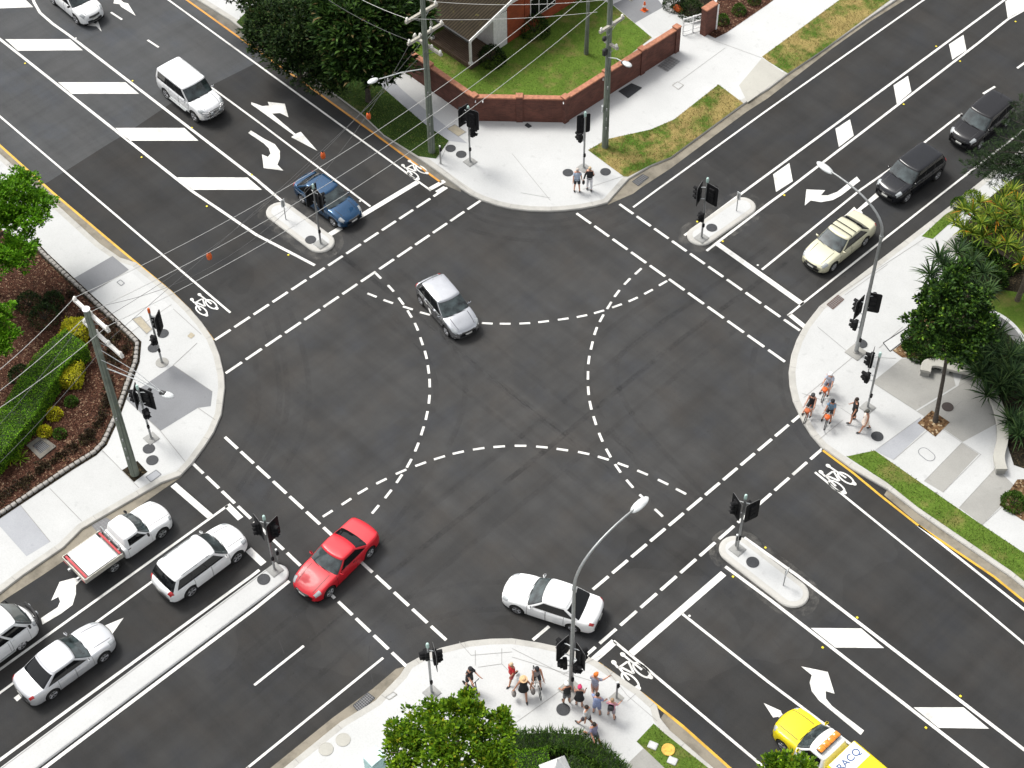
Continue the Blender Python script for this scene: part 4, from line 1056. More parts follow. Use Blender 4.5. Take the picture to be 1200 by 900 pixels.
lid((1110.5, 477), .30, 'dark brown round pit lid beside the slim street tree', mat('rusty_lid', (0.045, 0.035, 0.032), .8))
for px, l in [((364, 281), 'dark round lid in the island beside the blue car'), ((834, 267), 'dark round lid in the island opposite the cream sedan'), ((882, 659), 'dark round lid in the island with dusty edges'), ((309, 679), 'dark round lid in the end of the long median')]: lid(px, LR, l, z=.139)
lid((402, 867), .33, 'pale round lid on the footpath, nearer the kerb grate', 'pave_warm'); lid((382, 878), .33, 'pale round lid on the footpath, farther from the kerb grate', 'pave_warm')
def plate(px4, label, m='lid', z=ZP, h=.012, name='pit_cover', frame=None, cat='pit cover', bars=0):
    q = pl(*px4, z=z); c = sum(q, Vector())/4
    r = root(name, (c.x, c.y, z), label, cat)
    b = MB(); p = [x-c for x in q]; b.prism([x*.97 for x in p], .002, h); o = b.build('cover', m, r)
    f = MB(); pp = [*p, p[0]]
    for i in range(4): f.strip([p[i], p[(i+1) % 4]], .05, h+.004)
    f.build('frame', frame or m, r)
    if bars:
        g = MB()
        for i in range(bars):
            t = (i+.5)/bars; g.strip([p[0]*(1-t)+p[1]*t, p[3]*(1-t)+p[2]*t], .03, h+.007)
        for i in range(1, 4):
            t = i/4; g.strip([p[0]*(1-t)+p[3]*t, p[1]*(1-t)+p[2]*t], .02, h+.0075)
        g.build('bar', 'bar_grey', r)
    return r
plate([(725, 107), (740, 98), (752, 103), (736, 115)], 'black square pit cover beside the timber pole and brick wall')
plate([(771, 77.5), (785, 66), (797, 72), (782, 84)], 'grey checkered pit cover near the end of the brick wall', 'steel', bars=6)
plate([(524, 151), (533, 146), (546, 155), (537, 160)], 'pale square pit cover set in the path by the brick wall', 'lid_tan', frame='joint')
plate([(788, 100), (794, 96), (801, 100), (795, 105)], 'thin outlined concrete pit cover between wall and dry grass', 'pave_white', frame='pave_tan')
plate([(615, 147), (618, 144.5), (623, 148), (619.5, 150)], 'tiny dark grate at the foot of the brick wall')
plate([(741, 213), (753, 204.5), (760, 208), (748, 218)], 'dark drain grate in the gutter beside the dry grass verge', z=.008, name='drain_grate', cat='drain', bars=7)
plate([(155, 374), (165, 371), (178, 386), (172, 391.5)], 'tan rectangular pit cover left of the traffic light with orange cover', 'lid_tan', frame='joint')
plate([(137, 331), (141, 328), (146, 332), (142, 335)], 'small square outlined cover on the path below the dark panel', 'pave', frame='pave_grey')
plate([(171, 559), (183, 551), (189, 556), (177, 565)], 'pale rectangular pit cover beside the square planting hole', 'pave_blue', frame='pave_grey')
plate([(220, 394), (224, 390), (228, 393), (224, 396.5)], 'tan tactile plate near the kerb of the left corner', 'lid_tan')
plate([(969, 357), (982, 346), (989, 351), (976, 362.5)], 'rusty drain grate by the kerb next to the tall lamp post', mat('rusty_grate', (0.10, 0.06, 0.045), .8), name='drain_grate', cat='drain', bars=8)
plate([(414, 827), (431, 812), (439, 818), (421, 835)], 'dark barred drain grate in the gutter near the big tree', z=.012, name='drain_grate', cat='drain', bars=9)
plate([(108, 616), (124, 607), (134, 613), (117, 626)], 'grey drain grate in the gutter behind the tray ute', 'grate_grey', z=.012, name='drain_grate', cat='drain', bars=5)
plate([(452, 817), (461, 811), (465, 814), (456, 820)], 'small pale cover in the path beside the barred drain', 'pave', frame='pave_tan')
plate([(1035, 402), (1066, 382), (1074, 388), (1043, 412)], 'long white slab framed in dark steel beside the pebble bed', 'pave_white', frame='trim')
# oblong outline on the right path
o = MB(); q = capsule(P(1083, 530, ZP), P(1089, 535, ZP), .26); o.sheet([x-P(1086, 532, ZP).to_2d() for x in q], .004); o = o.build('manhole_cover', 'pave'); o.location = P(1086, 532, ZP)+Vector((0, 0, .006)); tag(o, 'oblong pale lid in the path above the green verge', 'manhole cover')
b = MB(); q2 = capsule(P(1083, 530, ZP), P(1089, 535, ZP), .30); b.sheet([x-P(1086, 532, ZP).to_2d() for x in q2], .001); b.build('rim', 'pave_grey', o)
# reflectors along the medians
def studs(px, label, m='stud'):
    for u, v in px:
        c = P(u, v); b = MB(); b.bbox((0, 0, .012), (.11, .10, .024), .008); s = b.build('road_reflector', m)
        s.location = (c.x, c.y, .011); tag(s, label, 'road reflector', 'road reflectors')
studs([(29.5, 74.5), (155.5, 95), (166, 184.5), (225, 150), (295, 205), (242.5, 242), (338, 299)], 'yellow reflector stud along the hatched median near the blue car')
studs([(1190, 25.5), (1097, 54.5), (1125, 72), (1059, 122.5), (919, 229), (847, 283), (817, 260)], 'yellow reflector stud along the narrow hatched median near the dark SUVs')
studs([(1004.5, 724), (964, 759), (1125.5, 816), (1085, 853), (897, 642), (859, 676)], 'yellow reflector stud along the hatched median near the yellow truck')
studs([(89, 45), (422, 236), (888, 311), (808, 722)], 'small white reflector stud beside a lane line', 'stud_white')

# ------------------------------------------------------------------ traffic lights
def lantern(r, x, y, z, yaw, kind='car', edge='edge_grey'):
    """one signal head on its target board; yaw is where the lenses look"""
    d = Vector((math.cos(yaw), math.sin(yaw), 0)); s = Vector((-d.y, d.x, 0)); c = Vector((x, y, z))
    rot = Matrix((d, s, (0, 0, 1))).transposed()
    if kind == 'car':
        b = MB(); q = []
        for cx, cz, a0 in ((.29, .58, 0), (-.29, .58, 1), (-.29, -.58, 2), (.29, -.58, 3)):
            for i in range(4):
                a = (a0+i/3)*PI/2; q.append((cx+.10*math.cos(a)*(1), cz+.10*math.sin(a)))
        b.loft([[c+s*u+Vector((0, 0, w))-d*.012 for u, w in q], [c+s*u+Vector((0, 0, w))+d*.012 for u, w in q]])
        bd = b.build('target_board', 'black', r)
        e = MB(); ring = [c+s*u+Vector((0, 0, w)) for u, w in q]
        e.tube([*ring, ring[0]], .012, 5); e.build('board_edge', edge, bd)
        h = MB()
        for k in (-1, 0, 1): h.bbox((0, 0, k*.31), (.20, .33, .30), .03)
        h.v = [tuple(rot @ Vector(v)+c+d*.0) for v in h.v]; h.build('lantern', 'black', r)
        zs, rad = (.31, 0, -.31), .105
    else:
        h = MB()
        for k in (-.5, .5): h.bbox((0, 0, k*.31), (.20, .33, .30), .03)
        h.v = [tuple(rot @ Vector(v)+c) for v in h.v]; h.build('pedestrian_lantern', 'black', r)
        zs, rad = (.155, -.155), .11
    for k, zz in enumerate(zs):
        v = MB(); n = 12
        ca = [c+d*.10+Vector((0, 0, zz))+s*math.cos(a)*(rad+.02)+Vector((0, 0, math.sin(a)*(rad+.02))) for a in [PI*(-.12+1.24*i/n) for i in range(n+1)]]
        cb = [p+d*(.24 if 2 < i < n-2 else .12) for i, p in enumerate(ca)]
        v.loft([ca, cb], cap=False, closed=False); v.build('visor', 'black', r)
        l = MB(); l.ball((0, 0, 0), (.025, rad, rad), 10); l.v = [tuple(rot @ Vector(q_)+c+d*.105+Vector((0, 0, zz))) for q_ in l.v]
        l.build('lens', [mat('lens_red', (.03, .006, .006), .5), mat('lens_amber', (.11, .06, .005), .2), mat('lens_green', (.005, .06, .035), .2)][k if len(zs) == 3 else k*2], r, smooth=60)
def signal(px, top, heads, label, z0=ZP, base='square', button=True, capm='cap', arm=None, pole=True, group='traffic lights'):
    """heads: (yaw in degrees, height, sideways reach in metres, direction of the reach in degrees, kind)"""
    c = P(*px, z=z0); r = root('traffic_light', (c.x, c.y, z0+.006), label, 'traffic light', group=group)
    b = MB(); b.tube([(0, 0, 0), (0, 0, top)], .057, 12); b.build('pole', 'steel', r, smooth=40)
    b = MB()
    if base == 'square': b.bbox((0, 0, .02), (.62, .62, .03), .008); b.lathe([(.12, .035), (.10, .06), (.06, .08)], 14)
    else: b.lathe([(.34, 0), (.34, .025), (.30, .03), (.08, .032), (.07, .08)], 22)
    b.build('base_plate', 'pave_tan' if base != 'square' else 'plate_grey', r, smooth=40)
    b = MB(); b.lathe([(.062, top-.24), (.075, top-.22), (.075, top), (.055, top+.07), (.02, top+.09)], 14); b.build('finial', capm, r, smooth=40)
    for yaw, z, reach, rd, kind in heads:
        x, y = reach*math.cos(R(rd)), reach*math.sin(R(rd))
        lantern(r, x, y, z, R(yaw), kind)
        hz = .42 if kind == 'car' else .2
        for k in (-1, 1): b = MB(); b.tube([(0, 0, z+k*hz), (x*.6, y*.6, z+k*hz+.05), (x, y, z+k*hz)], .022, 6); b.build('bracket', 'steel_light', r, smooth=40)
    if button:
        b = MB(); b.bbox((.075, -.03, 1.05), (.11, .13, .24), .02, rz=.3); b.build('push_button', 'black', r)
    return r
signal((551, 190), 4.15, [(180, 3.35, .36, 190, 'car'), (110, 3.45, .34, 0, 'car'), (20, 2.35, .22, 30, 'ped')], 'traffic light with two black heads beside the brick wall and leaning timber pole')
signal((684, 197), 4.15, [(150, 3.3, .12, 180, 'car'), (190, 2.25, .24, 200, 'ped')], 'traffic light standing behind the two people near the wall corner')
signal((822, 279), 4.45, [(95, 3.55, .40, 0, 'car'), (200, 3.4, .38, 230, 'car'), (270, 1.7, .16, 250, 'ped')], 'traffic light on the small island opposite the cream sedan', z0=.137)
signal((376, 286), 4.45, [(180, 3.45, .36, 170, 'car'), (80, 3.5, .34, 10, 'car')], 'traffic light standing in front of the blue car', z0=.137)
signal((190, 425), 4.1, [(215, 3.1, .36, 40, 'car'), (300, 2.0, .20, 300, 'ped')], 'traffic light with an orange cover round its top', base='round', capm='orange')
signal((177.5, 514), 4.1, [(225, 3.0, .40, 180, 'car'), (110, 3.2, .38, 40, 'car'), (0, 2.3, .3, 350, 'ped')], 'traffic light with three heads beside the grey plaza panel', base='square')
signal((322, 668), 4.3, [(262, 3.4, .34, 215, 'car'), (10, 3.4, .34, 35, 'car')], 'traffic light with heads on both sides at the tip of the long median', z0=.137)
signal((864, 644), 4.3, [(250, 3.35, .36, 215, 'car'), (165, 3.35, .40, 20, 'car')], 'traffic light on the dusty island beside the stop line', z0=.137)
signal((506, 812), 4.1, [(60, 3.2, .30, 30, 'car'), (250, 3.2, .10, 200, 'ped')], 'traffic light at the kerb behind the bright street tree')
signal((1016.5, 478), 4.2, [(205, 3.5, .36, 195, 'car'), (190, 2.3, .34, 215, 'ped')], 'traffic light beside the man in black at the right corner')
# arms with name blades under the heads of the median signals
def post(px, h, label, z0=ZP, sign=True, cat='post', w=.26, hh=.55, yaw=0.0, base=False):
    c = P(*px, z=z0); r = root('sign_post' if sign else 'button_post', (c.x, c.y, z0+.004), label, cat)
    b = MB(); b.tube([(0, 0, 0), (0, 0, h)], .03 if sign else .05, 8); b.build('pole', 'steel', r, smooth=40)
    if sign:
        b = MB(); b.bbox((.05*math.cos(yaw), .05*math.sin(yaw), h-hh/2+.04), (.03, w, hh), .008, rz=yaw); s = b.build('sign_panel', 'steel_light', r)
        b = MB(); b.bbox((-.012, 0, h-hh/2+.04), (.03, w*.35, hh*.8), .008, rz=yaw); b.build('sign_back_channel', 'steel', r)
    else:
        b = MB(); b.bbox((.06, 0, h-.22), (.09, .14, .26), .02); b.build('push_button', 'black', r)
        b = MB(); b.lathe([(.055, h), (.05, h+.04), (.01, h+.05)], 10); b.build('finial', 'steel_light', r, smooth=40)
    if base: b = MB(); b.bbox((0, 0, .008), (.5, .5, .016), .004); b.build('base_plate', 'pave_tan', r)
    return r
post((335, 257), 1.45, 'short grey keep-clear sign post at the far end of the blue car island', z0=.137, cat='sign', yaw=PI)
post((863, 247), 1.35, 'short grey sign post on the island opposite the cream sedan', z0=.137, cat='sign', yaw=PI/2)
post((918, 686), 1.25, 'slim sign post seen edge on at the far end of the dusty island', z0=.137, cat='sign', w=.42, hh=.3, yaw=.3)
post((516.5, 192), 1.35, 'short steel button post at the kerb beside the timber pole', sign=False, cat='button post')
post((722.5, 818), 1.35, 'short steel button post by the bicycle symbol near the people', sign=False, cat='button post', base=True)
post((326, 657), .9, 'low grey button post behind the long median traffic light', z0=.137, sign=False, cat='button post')
post((862, 640), .9, 'low grey button post behind the dusty island traffic light', z0=.137, sign=False, cat='button post')
# ------------------------------------------------------------------ street lamps
def street_lamp(px, lpx, lz, bend, heads, label):
    c = P(*px, z=ZP); e = P(*lpx, z=lz)-c; r = root('street_lamp', (c.x, c.y, ZP+.006), label, 'street lamp', group='tall curved street lamps')
    d = Vector((e.x, e.y, 0)); n = d.normalized()
    b = MB(); b.tube([(0, 0, 0), (0, 0, 3.2), (0, 0, bend)], [.115, .10, .07], 14); b.build('pole', 'steel', r, smooth=40)
    pts = []
    H = e.z-bend
    for i in range(13):
        t = i/12; a = t*PI/2
        pts.append(Vector((0, 0, bend))+n*(d.length*(1-math.cos(a))*.62+d.length*.38*t**3)+Vector((0, 0, H*math.sin(a))))
    b = MB(); b.tube(pts, [.075-.03*i/12 for i in range(13)], 10); b.build('curved_arm', 'steel', r, smooth=50)
    b = MB(); yaw = math.atan2(n.y, n.x); rot = Matrix.Rotation(yaw, 3, 'Z') @ Matrix.Rotation(-.12, 3, 'Y')
    b.ball(Vector((e.x, e.y, e.z))+n*.28, (.52, .21, .10), 14, rot); lu = b.build('luminaire', 'steel_light', r, smooth=60)
    b = MB(); b.ball(Vector((e.x, e.y, e.z-.045))+n*.34, (.36, .17, .085), 12, rot); b.build('lens', mat('lamp_diffuser', (.45, .46, .46), .3), lu, smooth=60)
    b = MB(); b.bbox((0, 0, .02), (.85, .85, .035), .01); b.lathe([(.17, .035), (.15, .10), (.135, .12)], 16); b.build('base_plate', 'pave_tan', r, smooth=40)
    b = MB(); b.lathe([(.085, bend-.25), (.10, bend-.23), (.10, bend-.02), (.08, bend)], 12); b.build('joint_collar', 'steel', r, smooth=40)
    for yw, z, reach, rd, kind in heads:
        x, y = reach*math.cos(R(rd)), reach*math.sin(R(rd)); lantern(r, x, y, z, R(yw), kind)
        hz = .42 if kind == 'car' else .2
        for k in (-1, 1): b = MB(); b.tube([(0, 0, z+k*hz), (x*.6, y*.6, z+k*hz+.05), (x, y, z+k*hz)], .024, 6); b.build('bracket', 'steel_light', r, smooth=40)
    b = MB(); b.bbox((.14, -.05, 1.1), (.11, .13, .24), .02, rz=.3); b.build('push_button', 'black', r)
    return r
street_lamp((1003, 413), (972, 200), 10.6, 8.6, [(120, 3.85, .30, 40, 'car'), (185, 3.3, .34, 200, 'car'), (200, 2.1, .32, 220, 'ped')], 'tall curved lamp post with traffic heads, its arm over the cream sedan')
street_lamp((669, 808), (744, 596), 10.6, 8.3, [(180, 3.2, .45, 200, 'car'), (75, 3.1, .40, 20, 'car'), (230, 2.2, .30, 220, 'ped'), (5, 2.4, .34, 350, 'ped')], 'tall curved lamp post with traffic heads in front of the white sedan')

# ------------------------------------------------------------------ timber power poles and wires
def insul(b, p, h=.2): b.lathe([(.04, 0), (.085, .04), (.05, .08), (.085, .13), (.04, h)], 8, p)
def arm(r, z, a, L, off=0.0, n=3, m='arm_wood', name='cross_arm'):
    d = Vector((math.cos(a), math.sin(a), 0)); q = Vector((-d.y, d.x, 0))*.16
    b = MB(); c = Vector((0, 0, z))+d*off+q; b.box(c, (L, .15, .16), rz=a); ar = b.build(name, m, r)
    i = MB(); pts = []
    for k in range(n):
        p = c+d*(-L/2+.12+(L-.24)*k/max(1, n-1)); insul(i, p+Vector((0, 0, .06))); pts.append(p+Vector((0, 0, .2)))
    i.build('insulator', 'porcelain', ar, smooth=50)
    s = MB(); s.tube([c-d*L*.3, Vector((0, 0, z-.55))+q*.7], .018, 5); s.tube([c+d*L*.3, Vector((0, 0, z-.55))+q*.7], .018, 5); s.build('brace', 'steel', ar)
    return [Vector(r.location)+p for p in pts]
def timber_pole(px, h, label, r0=.21, r1=.13, z0=ZP, lean=(0, 0)):
    c = P(*px, z=z0); r = root('power_pole', (c.x, c.y, z0), label, 'power pole', group='timber power poles')
    b = MB(); b.tube([(0, 0, 0), (lean[0]*.3, lean[1]*.3, h*.3), (lean[0]*.7, lean[1]*.7, h*.7), (lean[0], lean[1], h)], [r0, r0-.02, (r0+r1)/2-.01, r1], 14); b.build('pole_shaft', 'pole_wood', r, smooth=40)
    b = MB(); b.lathe([(r1+.03, h-.02), (r1+.03, h+.03), (.03, h+.05)], 14, (lean[0], lean[1], 0)); b.build('pole_cap', 'white', r, smooth=40)
    b = MB()
    for z in (1.6, 2.3, 3.0, 4.6): b.box((r0*.75, -r0*.75, z), (.10, .06, .16), rz=-.8)
    b.build('number_tag', 'steel', r)
    return r
def bracket_lamp(r, z, to, label=None):
    """small luminaire on a side arm, a part of its pole"""
    e = Vector(to)-Vector(r.location); b = MB(); s = Vector((0, 0, z)); m = s.lerp(e, .5)+Vector((0, 0, .12))
    b.tube([s, m, e], .028, 8); a = b.build('lamp_arm', 'steel_light', r, smooth=50)
    n = (e-s).normalized(); yaw = math.atan2(n.y, n.x)
    b = MB(); b.ball(e+n*.18, (.34, .19, .10), 12, Matrix.Rotation(yaw, 3, 'Z')); b.build('luminaire', 'steel_light', a, smooth=60)
    b = MB(); b.bbox(e-n*.06, (.30, .22, .14), .03, rz=yaw); b.build('lamp_housing', 'trim', a)
pp1 = timber_pole((506, 178), 11.4, 'leaning timber power pole with two cross arms in front of the house')
t1 = arm(pp1, 9.9, PI/2, 2.3, 0, 3); m1 = arm(pp1, 8.4, PI/2, 2.6, .2, 4); l1 = arm(pp1, 7.7, 0, 2.3, 0, 4)
bracket_lamp(pp1, 6.2, P(440, 94, 7.2))
pp2 = timber_pole((709, 172), 12.2, 'straight timber power pole standing at the dry grass by the brick wall', .20, lean=(-.35, .3))
t2 = [P(690, -33, 11.4), P(706, -21, 11.4), P(724, -11, 11.4)]
a2 = (t2[2]-t2[0]); t2a = arm(pp2, 11.2, math.atan2(a2.y, a2.x), a2.length+.5, 0, 3)
arm(pp2, 8.6, PI/2, 1.9, .3, 3); arm(pp2, 7.4, 0, 1.0, 0, 2)
bracket_lamp(pp2, 6.6, P(732, 74, 7.0))
b = MB(); b.bbox((-.22, -.1, 6.9), (.22, .3, .45), .05); b.bbox((-.2, -.2, 7.9), (.2, .25, .3), .05); b.build('junction_box', 'trim', pp2)
b = MB(); b.bbox((-.17, -.17, 2.9), (.1, .16, .5), .03, rz=.7); b.build('meter_box', 'steel_light', pp2)
pp3 = timber_pole((158, 555), 12.0, 'leaning green grey timber power pole in the square hole of the left path', .23, .15)
t3 = arm(pp3, 11.5, 0.0, 2.7, 0, 3, 'arm_pale'); l3 = arm(pp3, 10.3, 0.0, 3.0, .5, 4, 'arm_pale')
bracket_lamp(pp3, 8.1, P(192, 461, 7.5))
b = MB(); b.tube([(0, 0, 9.4), (1.6, .8, 8.4), P(192, 461, 7.55)-pp3.location], .016, 5); b.tube([(0.1, -.1, 8.8), (1.5, .7, 8.15), P(189, 460, 7.5)-pp3.location], .016, 5); b.build('stay_rod', 'steel_light', pp3)
sl_ = MB(); q = P(158, 555, ZP)
slab([(143, 551), (161, 540), (173, 553), (157, 565)], 'soil', ZP+0.006, 'planting_hole')
def wire(a, b_, sag, label, m='wire_pale', r=.013, group='overhead wires', n=22):
    a, b_ = Vector(a), Vector(b_); L = [a.lerp(b_, i/n)-Vector((0, 0, 4*sag*(i/n)*(1-i/n))) for i in range(n+1)]
    mb = MB(); mb.tube([p-a for p in L], r, 5); o = mb.build('overhead_wire', m, smooth=60); o.location = a
    tag(o, label, 'wire', group); return L
G2 = 'pale wires from the straight pole to the left corner pole'
for k, w_ in enumerate(('pale overhead wire crossing nearest the leaning pole, left of its set', 'pale overhead wire crossing the road in the middle of its set', 'pale overhead wire crossing the road nearest the middle of the crossing')):
    wire(t2[k], t3[k], 1.55, w_, group=G2)
for k, (u, v) in enumerate(((-70, 486), (-70, 506), (-70, 520))):
    wire(t3[k], P(u, v, 11.6), .35, ('pale wire running from the left pole over the bright tree', 'pale wire running from the left pole over the hedge top', 'pale wire running from the left pole over the hedge middle')[k], group='pale wires leaving the left pole')
mk = [(437, 144), (378, 185), (224, 280)]
def on_wire(a, b_, sag, t): return a.lerp(b_, t)-Vector((0, 0, 4*sag*t*(1-t)))
for k in range(3):
    A_, B_ = l1[k], t3[k]-Vector((0, 0, .8)); best = (1e9, 0, 0)
    for sag in np.linspace(.3, 4.5, 60):
        for t in np.linspace(.03, .97, 180):
            q = PX(on_wire(A_, B_, sag, t)); e = math.hypot(q[0]-mk[k][0], q[1]-mk[k][1]+6)
            if e < best[0]: best = (e, sag, t)
    sag = best[1]; s = on_wire(A_, B_, sag, best[2])
    L = wire(A_, B_, sag, ('thin dark wire carrying a marker over the grass verge', 'thin dark wire carrying a marker over the turning lanes', 'thin dark wire carrying a marker over the near lane')[k], 'wire_dark', .010, 'thin dark wires with orange markers')
    b = MB(); b.lathe([(.03, .03), (.10, -.03), (.13, -.18), (.12, -.36), (.05, -.42)], 12); o = b.build('wire_marker', 'orange', smooth=50); o.location = s
    tag(o, ('orange wire marker hanging over the grass verge kerb', 'orange wire marker hanging over the turning lanes behind the blue car', 'orange wire marker hanging over the near lane of the hatched road')[k], 'wire marker', 'orange wire markers')
    b = MB(); b.bbox((0, 0, .02), (.09, .09, .1), .02); b.build('clamp', 'black', o)
wire(l3[0], P(-60, 560, 9.9), .3, 'thin dark wire leaving the left pole over the yellow shrubs', 'wire_dark', .010, 'thin dark wires leaving the left pole')
wire(l3[2], P(-40, 580, 9.9), .3, 'thin dark wire leaving the left pole over the bark bed', 'wire_dark', .010, 'thin dark wires leaving the left pole')
G3 = 'pale wires between the two timber poles at the house'
wire(t1[2], P(706, 0, 10.6), .25, 'pale wire before the house roof, upper of the pair', group=G3)
wire(t1[0], P(700, 14, 9.9), .25, 'pale wire before the house roof, lower of the pair', group=G3)
G4 = 'wires running up the road from the leaning pole'
wire(t1[0], P(395, -16, 10.4), .15, 'pale wire over the dark trees left of the leaning pole', group=G4)
wire(t1[2], P(455, -14, 10.6), .05, 'short pale wire at the very top of the leaning pole', group=G4)
wire(m1[0], P(385, 0, 9.3), .2, 'dark wire over the shady tree crowns beside the leaning pole', 'wire_dark', .014, G4)
# ------------------------------------------------------------------ the house and its walls
def wall_run(px, h, thick, label, z0=ZP):
    pts = pl(*px, z=z0); c0 = pts[0]; r = root('brick_fence', (c0.x, c0.y, z0-.02), label, 'brick fence')
    loc = [p-c0 for p in pts]; a = offset(loc, thick/2); b_ = offset(loc, -thick/2)
    m = MB(); rings = [[(p.x, p.y, 0), (q.x, q.y, 0), (q.x, q.y, h), (p.x, p.y, h)] for p, q in zip(a, b_)]; m.loft(rings); m.build('wall', 'brick', r, uv=True)
    a = offset(loc, thick/2+.05); b_ = offset(loc, -thick/2-.05)
    m = MB(); rings = [[(p.x, p.y, h+.002), (q.x, q.y, h+.002), (q.x, q.y, h+.09), (p.x, p.y, h+.09)] for p, q in zip(a, b_)]; m.loft(rings); m.build('coping', 'brick_cap', r)
    return r, loc
fence, loc = wall_run([(400, 22), (455, 68.5), (556, 140), (662, 142), (791, 60)], 1.75, .24, 'red brick fence with pale coping bending round the house lawn')
def pier(r, p, h, s=.36, yaw=0):
    m = MB(); m.box((p.x, p.y, h/2), (s, s, h), rz=yaw); m.build('pier', 'brick', r, uv=True)
    m = MB(); m.bbox((p.x, p.y, h+.055), (s+.06, s+.06, .10), .02, rz=yaw); m.build('pier_cap', 'brick_cap', r)
for i, f in ((1, .5), (2, 0), (2, .5), (3, 0), (3, .36), (3, .68), (4, 0)):
    p = loc[i] if f == 0 else loc[i].lerp(loc[i+1], f); pier(fence, p, 1.86, .38, 0 if i != 2 or f == 0 else PI/4)
b = MB()
for (i, f) in ((1, .35), (2, .02), (2, .98), (3, .33), (2, .1)):
    p = loc[i].lerp(loc[i+1], f); b.bbox((p.x+.16, p.y-.16, 1.62), (.06, .22, .07), .01, rz=PI/4)
b.build('vent_tile', 'white', fence)
# gate pier, gate
g0 = P(829, 37, ZP); r = root('brick_pier', (g0.x, g0.y, ZP), 'red brick gate pier with white panel beside the driveway', 'brick pier')
m = MB(); m.box((0, 0, .95), (.42, 1.0, 1.9)); m.build('shaft', 'brick', r, uv=True); m = MB(); m.bbox((0, 0, 1.96), (.5, 1.08, .1), .02); m.build('cap', 'brick_cap', r)
m = MB(); m.bbox((.24, .55, .95), (.05, .12, 1.9), .01); m.build('white_post', 'white', r)
r = root('metal_gate', P(800, 41, ZP), 'low white metal gate across the driveway', 'gate')
d = P(823, 34, ZP)-P(800, 41, ZP)
m = MB()
for z in (.25, .75, 1.2): m.tube([(0, 0, z), (d.x, d.y, z)], .04, 6)
m.build('rail', 'white', r)
for t in (0, .5, 1): m = MB(); m.tube([(d.x*t, d.y*t, 0), (d.x*t, d.y*t, 1.25)], .05, 6); m.build('gate_post', 'white', r)
# house
hc = P(550, 48, 2.75); X0, Y0 = hc.x, hc.y     # near eave corner; the house stands towards -X and +Y
hr = root('house', (X0-.6, Y0+.6, ZP), 'low brick house with mossy corrugated roof and corner porch', 'house')
def hb(nm, mb, m, uv=False, par=None):
    mb.v = [(v[0]-hr.location.x, v[1]-hr.location.y, v[2]-hr.location.z) for v in mb.v]; return mb.build(nm, m, par or hr, uv=uv)
W2, D2 = 17.0, 13.0
rt_ = MB(); yr = Y0+D2/2; zr = 2.75+D2/2*math.tan(R(17))
A = [(X0, Y0, 2.75), (X0-W2, Y0, 2.75), (X0-W2, yr, zr), (X0, yr, zr)]; B_ = [(X0, Y0+D2, 2.75), (X0-W2, Y0+D2, 2.75)]
for q in ([A[0], A[3], A[2], A[1]], [B_[0], B_[1], A[2], A[3]]):
    lo = [(x, y, z-.07) for x, y, z in q]
    rt_.loft([lo, q])
rf = hb('roof', rt_, 'roof')
mm = MB(); mm.tube([(X0, yr, zr+.04), (X0-W2, yr, zr+.04)], .09, 8); hb('ridge_cap', mm, 'roof')
mm = MB(); mm.box((X0-W2/2, Y0-.05, 2.70), (W2, .10, .12)); hb('eave_gutter', mm, 'trim')
for s in (0, 1):
    mm = MB(); ya = Y0-.06 if s == 0 else Y0+D2+.06
    mm.loft([[(X0+.01, ya, 2.60), (X0+.06, ya, 2.60), (X0+.06, ya, 2.82), (X0+.01, ya, 2.82)], [(X0+.01, yr, zr-.13), (X0+.06, yr, zr-.13), (X0+.06, yr, zr+.09), (X0+.01, yr, zr+.09)]]); hb('barge_board', mm, 'white')
px_ = 3.4  # depth of the porch from the corner
mm = MB(); mm.prism([(X0-.35, Y0+.35), (X0-.35, Y0+2.5), (X0-4.2, Y0+2.5), (X0-4.2, Y0+.35)], ZP, .42); hb('porch_deck', mm, 'deck')
for x, y in ((X0-.5, Y0+.5), (X0-4.0, Y0+.5)):
    mm = MB(); mm.box((x, y, 1.6), (.13, .13, 2.36)); mm.box((x, y, .50), (.22, .22, .16)); hb('porch_post', mm, 'white')
mm = MB(); mm.prism([(X0-.6, Y0+2.55), (X0-.6, Y0+3.7), (X0-.8, Y0+3.7), (X0-.8, Y0+2.75), (X0-W2+.6, Y0+2.75), (X0-W2+.6, Y0+2.55)], ZP, 2.66); hb('porch_wall', mm, 'white')
mm = MB(); mm.prism([(X0-.62, Y0+3.75), (X0-.62, Y0+5.2), (X0-1.2, Y0+5.2), (X0-1.2, Y0+3.75)], ZP, 2.9); hb('wall', mm, 'brick_orange', True)
mm = MB(); mm.prism([(X0-.62, Y0+5.25), (X0-.62, Y0+D2-.6), (X0-W2+.6, Y0+D2-.6), (X0-W2+.6, Y0+2.8), (X0-W2+.9, Y0+2.8), (X0-W2+.9, Y0+D2-.9), (X0-.9, Y0+D2-.9), (X0-.9, Y0+5.25)], ZP, 2.66); hb('wall', mm, 'brick_orange', True)
mm = MB(); mm.add([(X0-.64, Y0+.8, 2.70), (X0-.64, Y0+D2-.8, 2.70), (X0-.64, yr, zr-.15)], [(0, 1, 2)]); hb('gable_panel', mm, 'white')
for y0_, w_ in ((5.7, 2.2), (8.6, 2.4)):
    mm = MB(); mm.box((X0-.60, Y0+y0_+w_/2, 1.65), (.06, w_, 1.5)); f_ = hb('window', mm, 'white')
    mm = MB()
    for k in range(3): mm.box((X0-.565, Y0+y0_+w_*(k+.5)/3, 1.65), (.03, w_/3-.10, 1.34))
    hb('pane', mm, 'glass', par=f_)
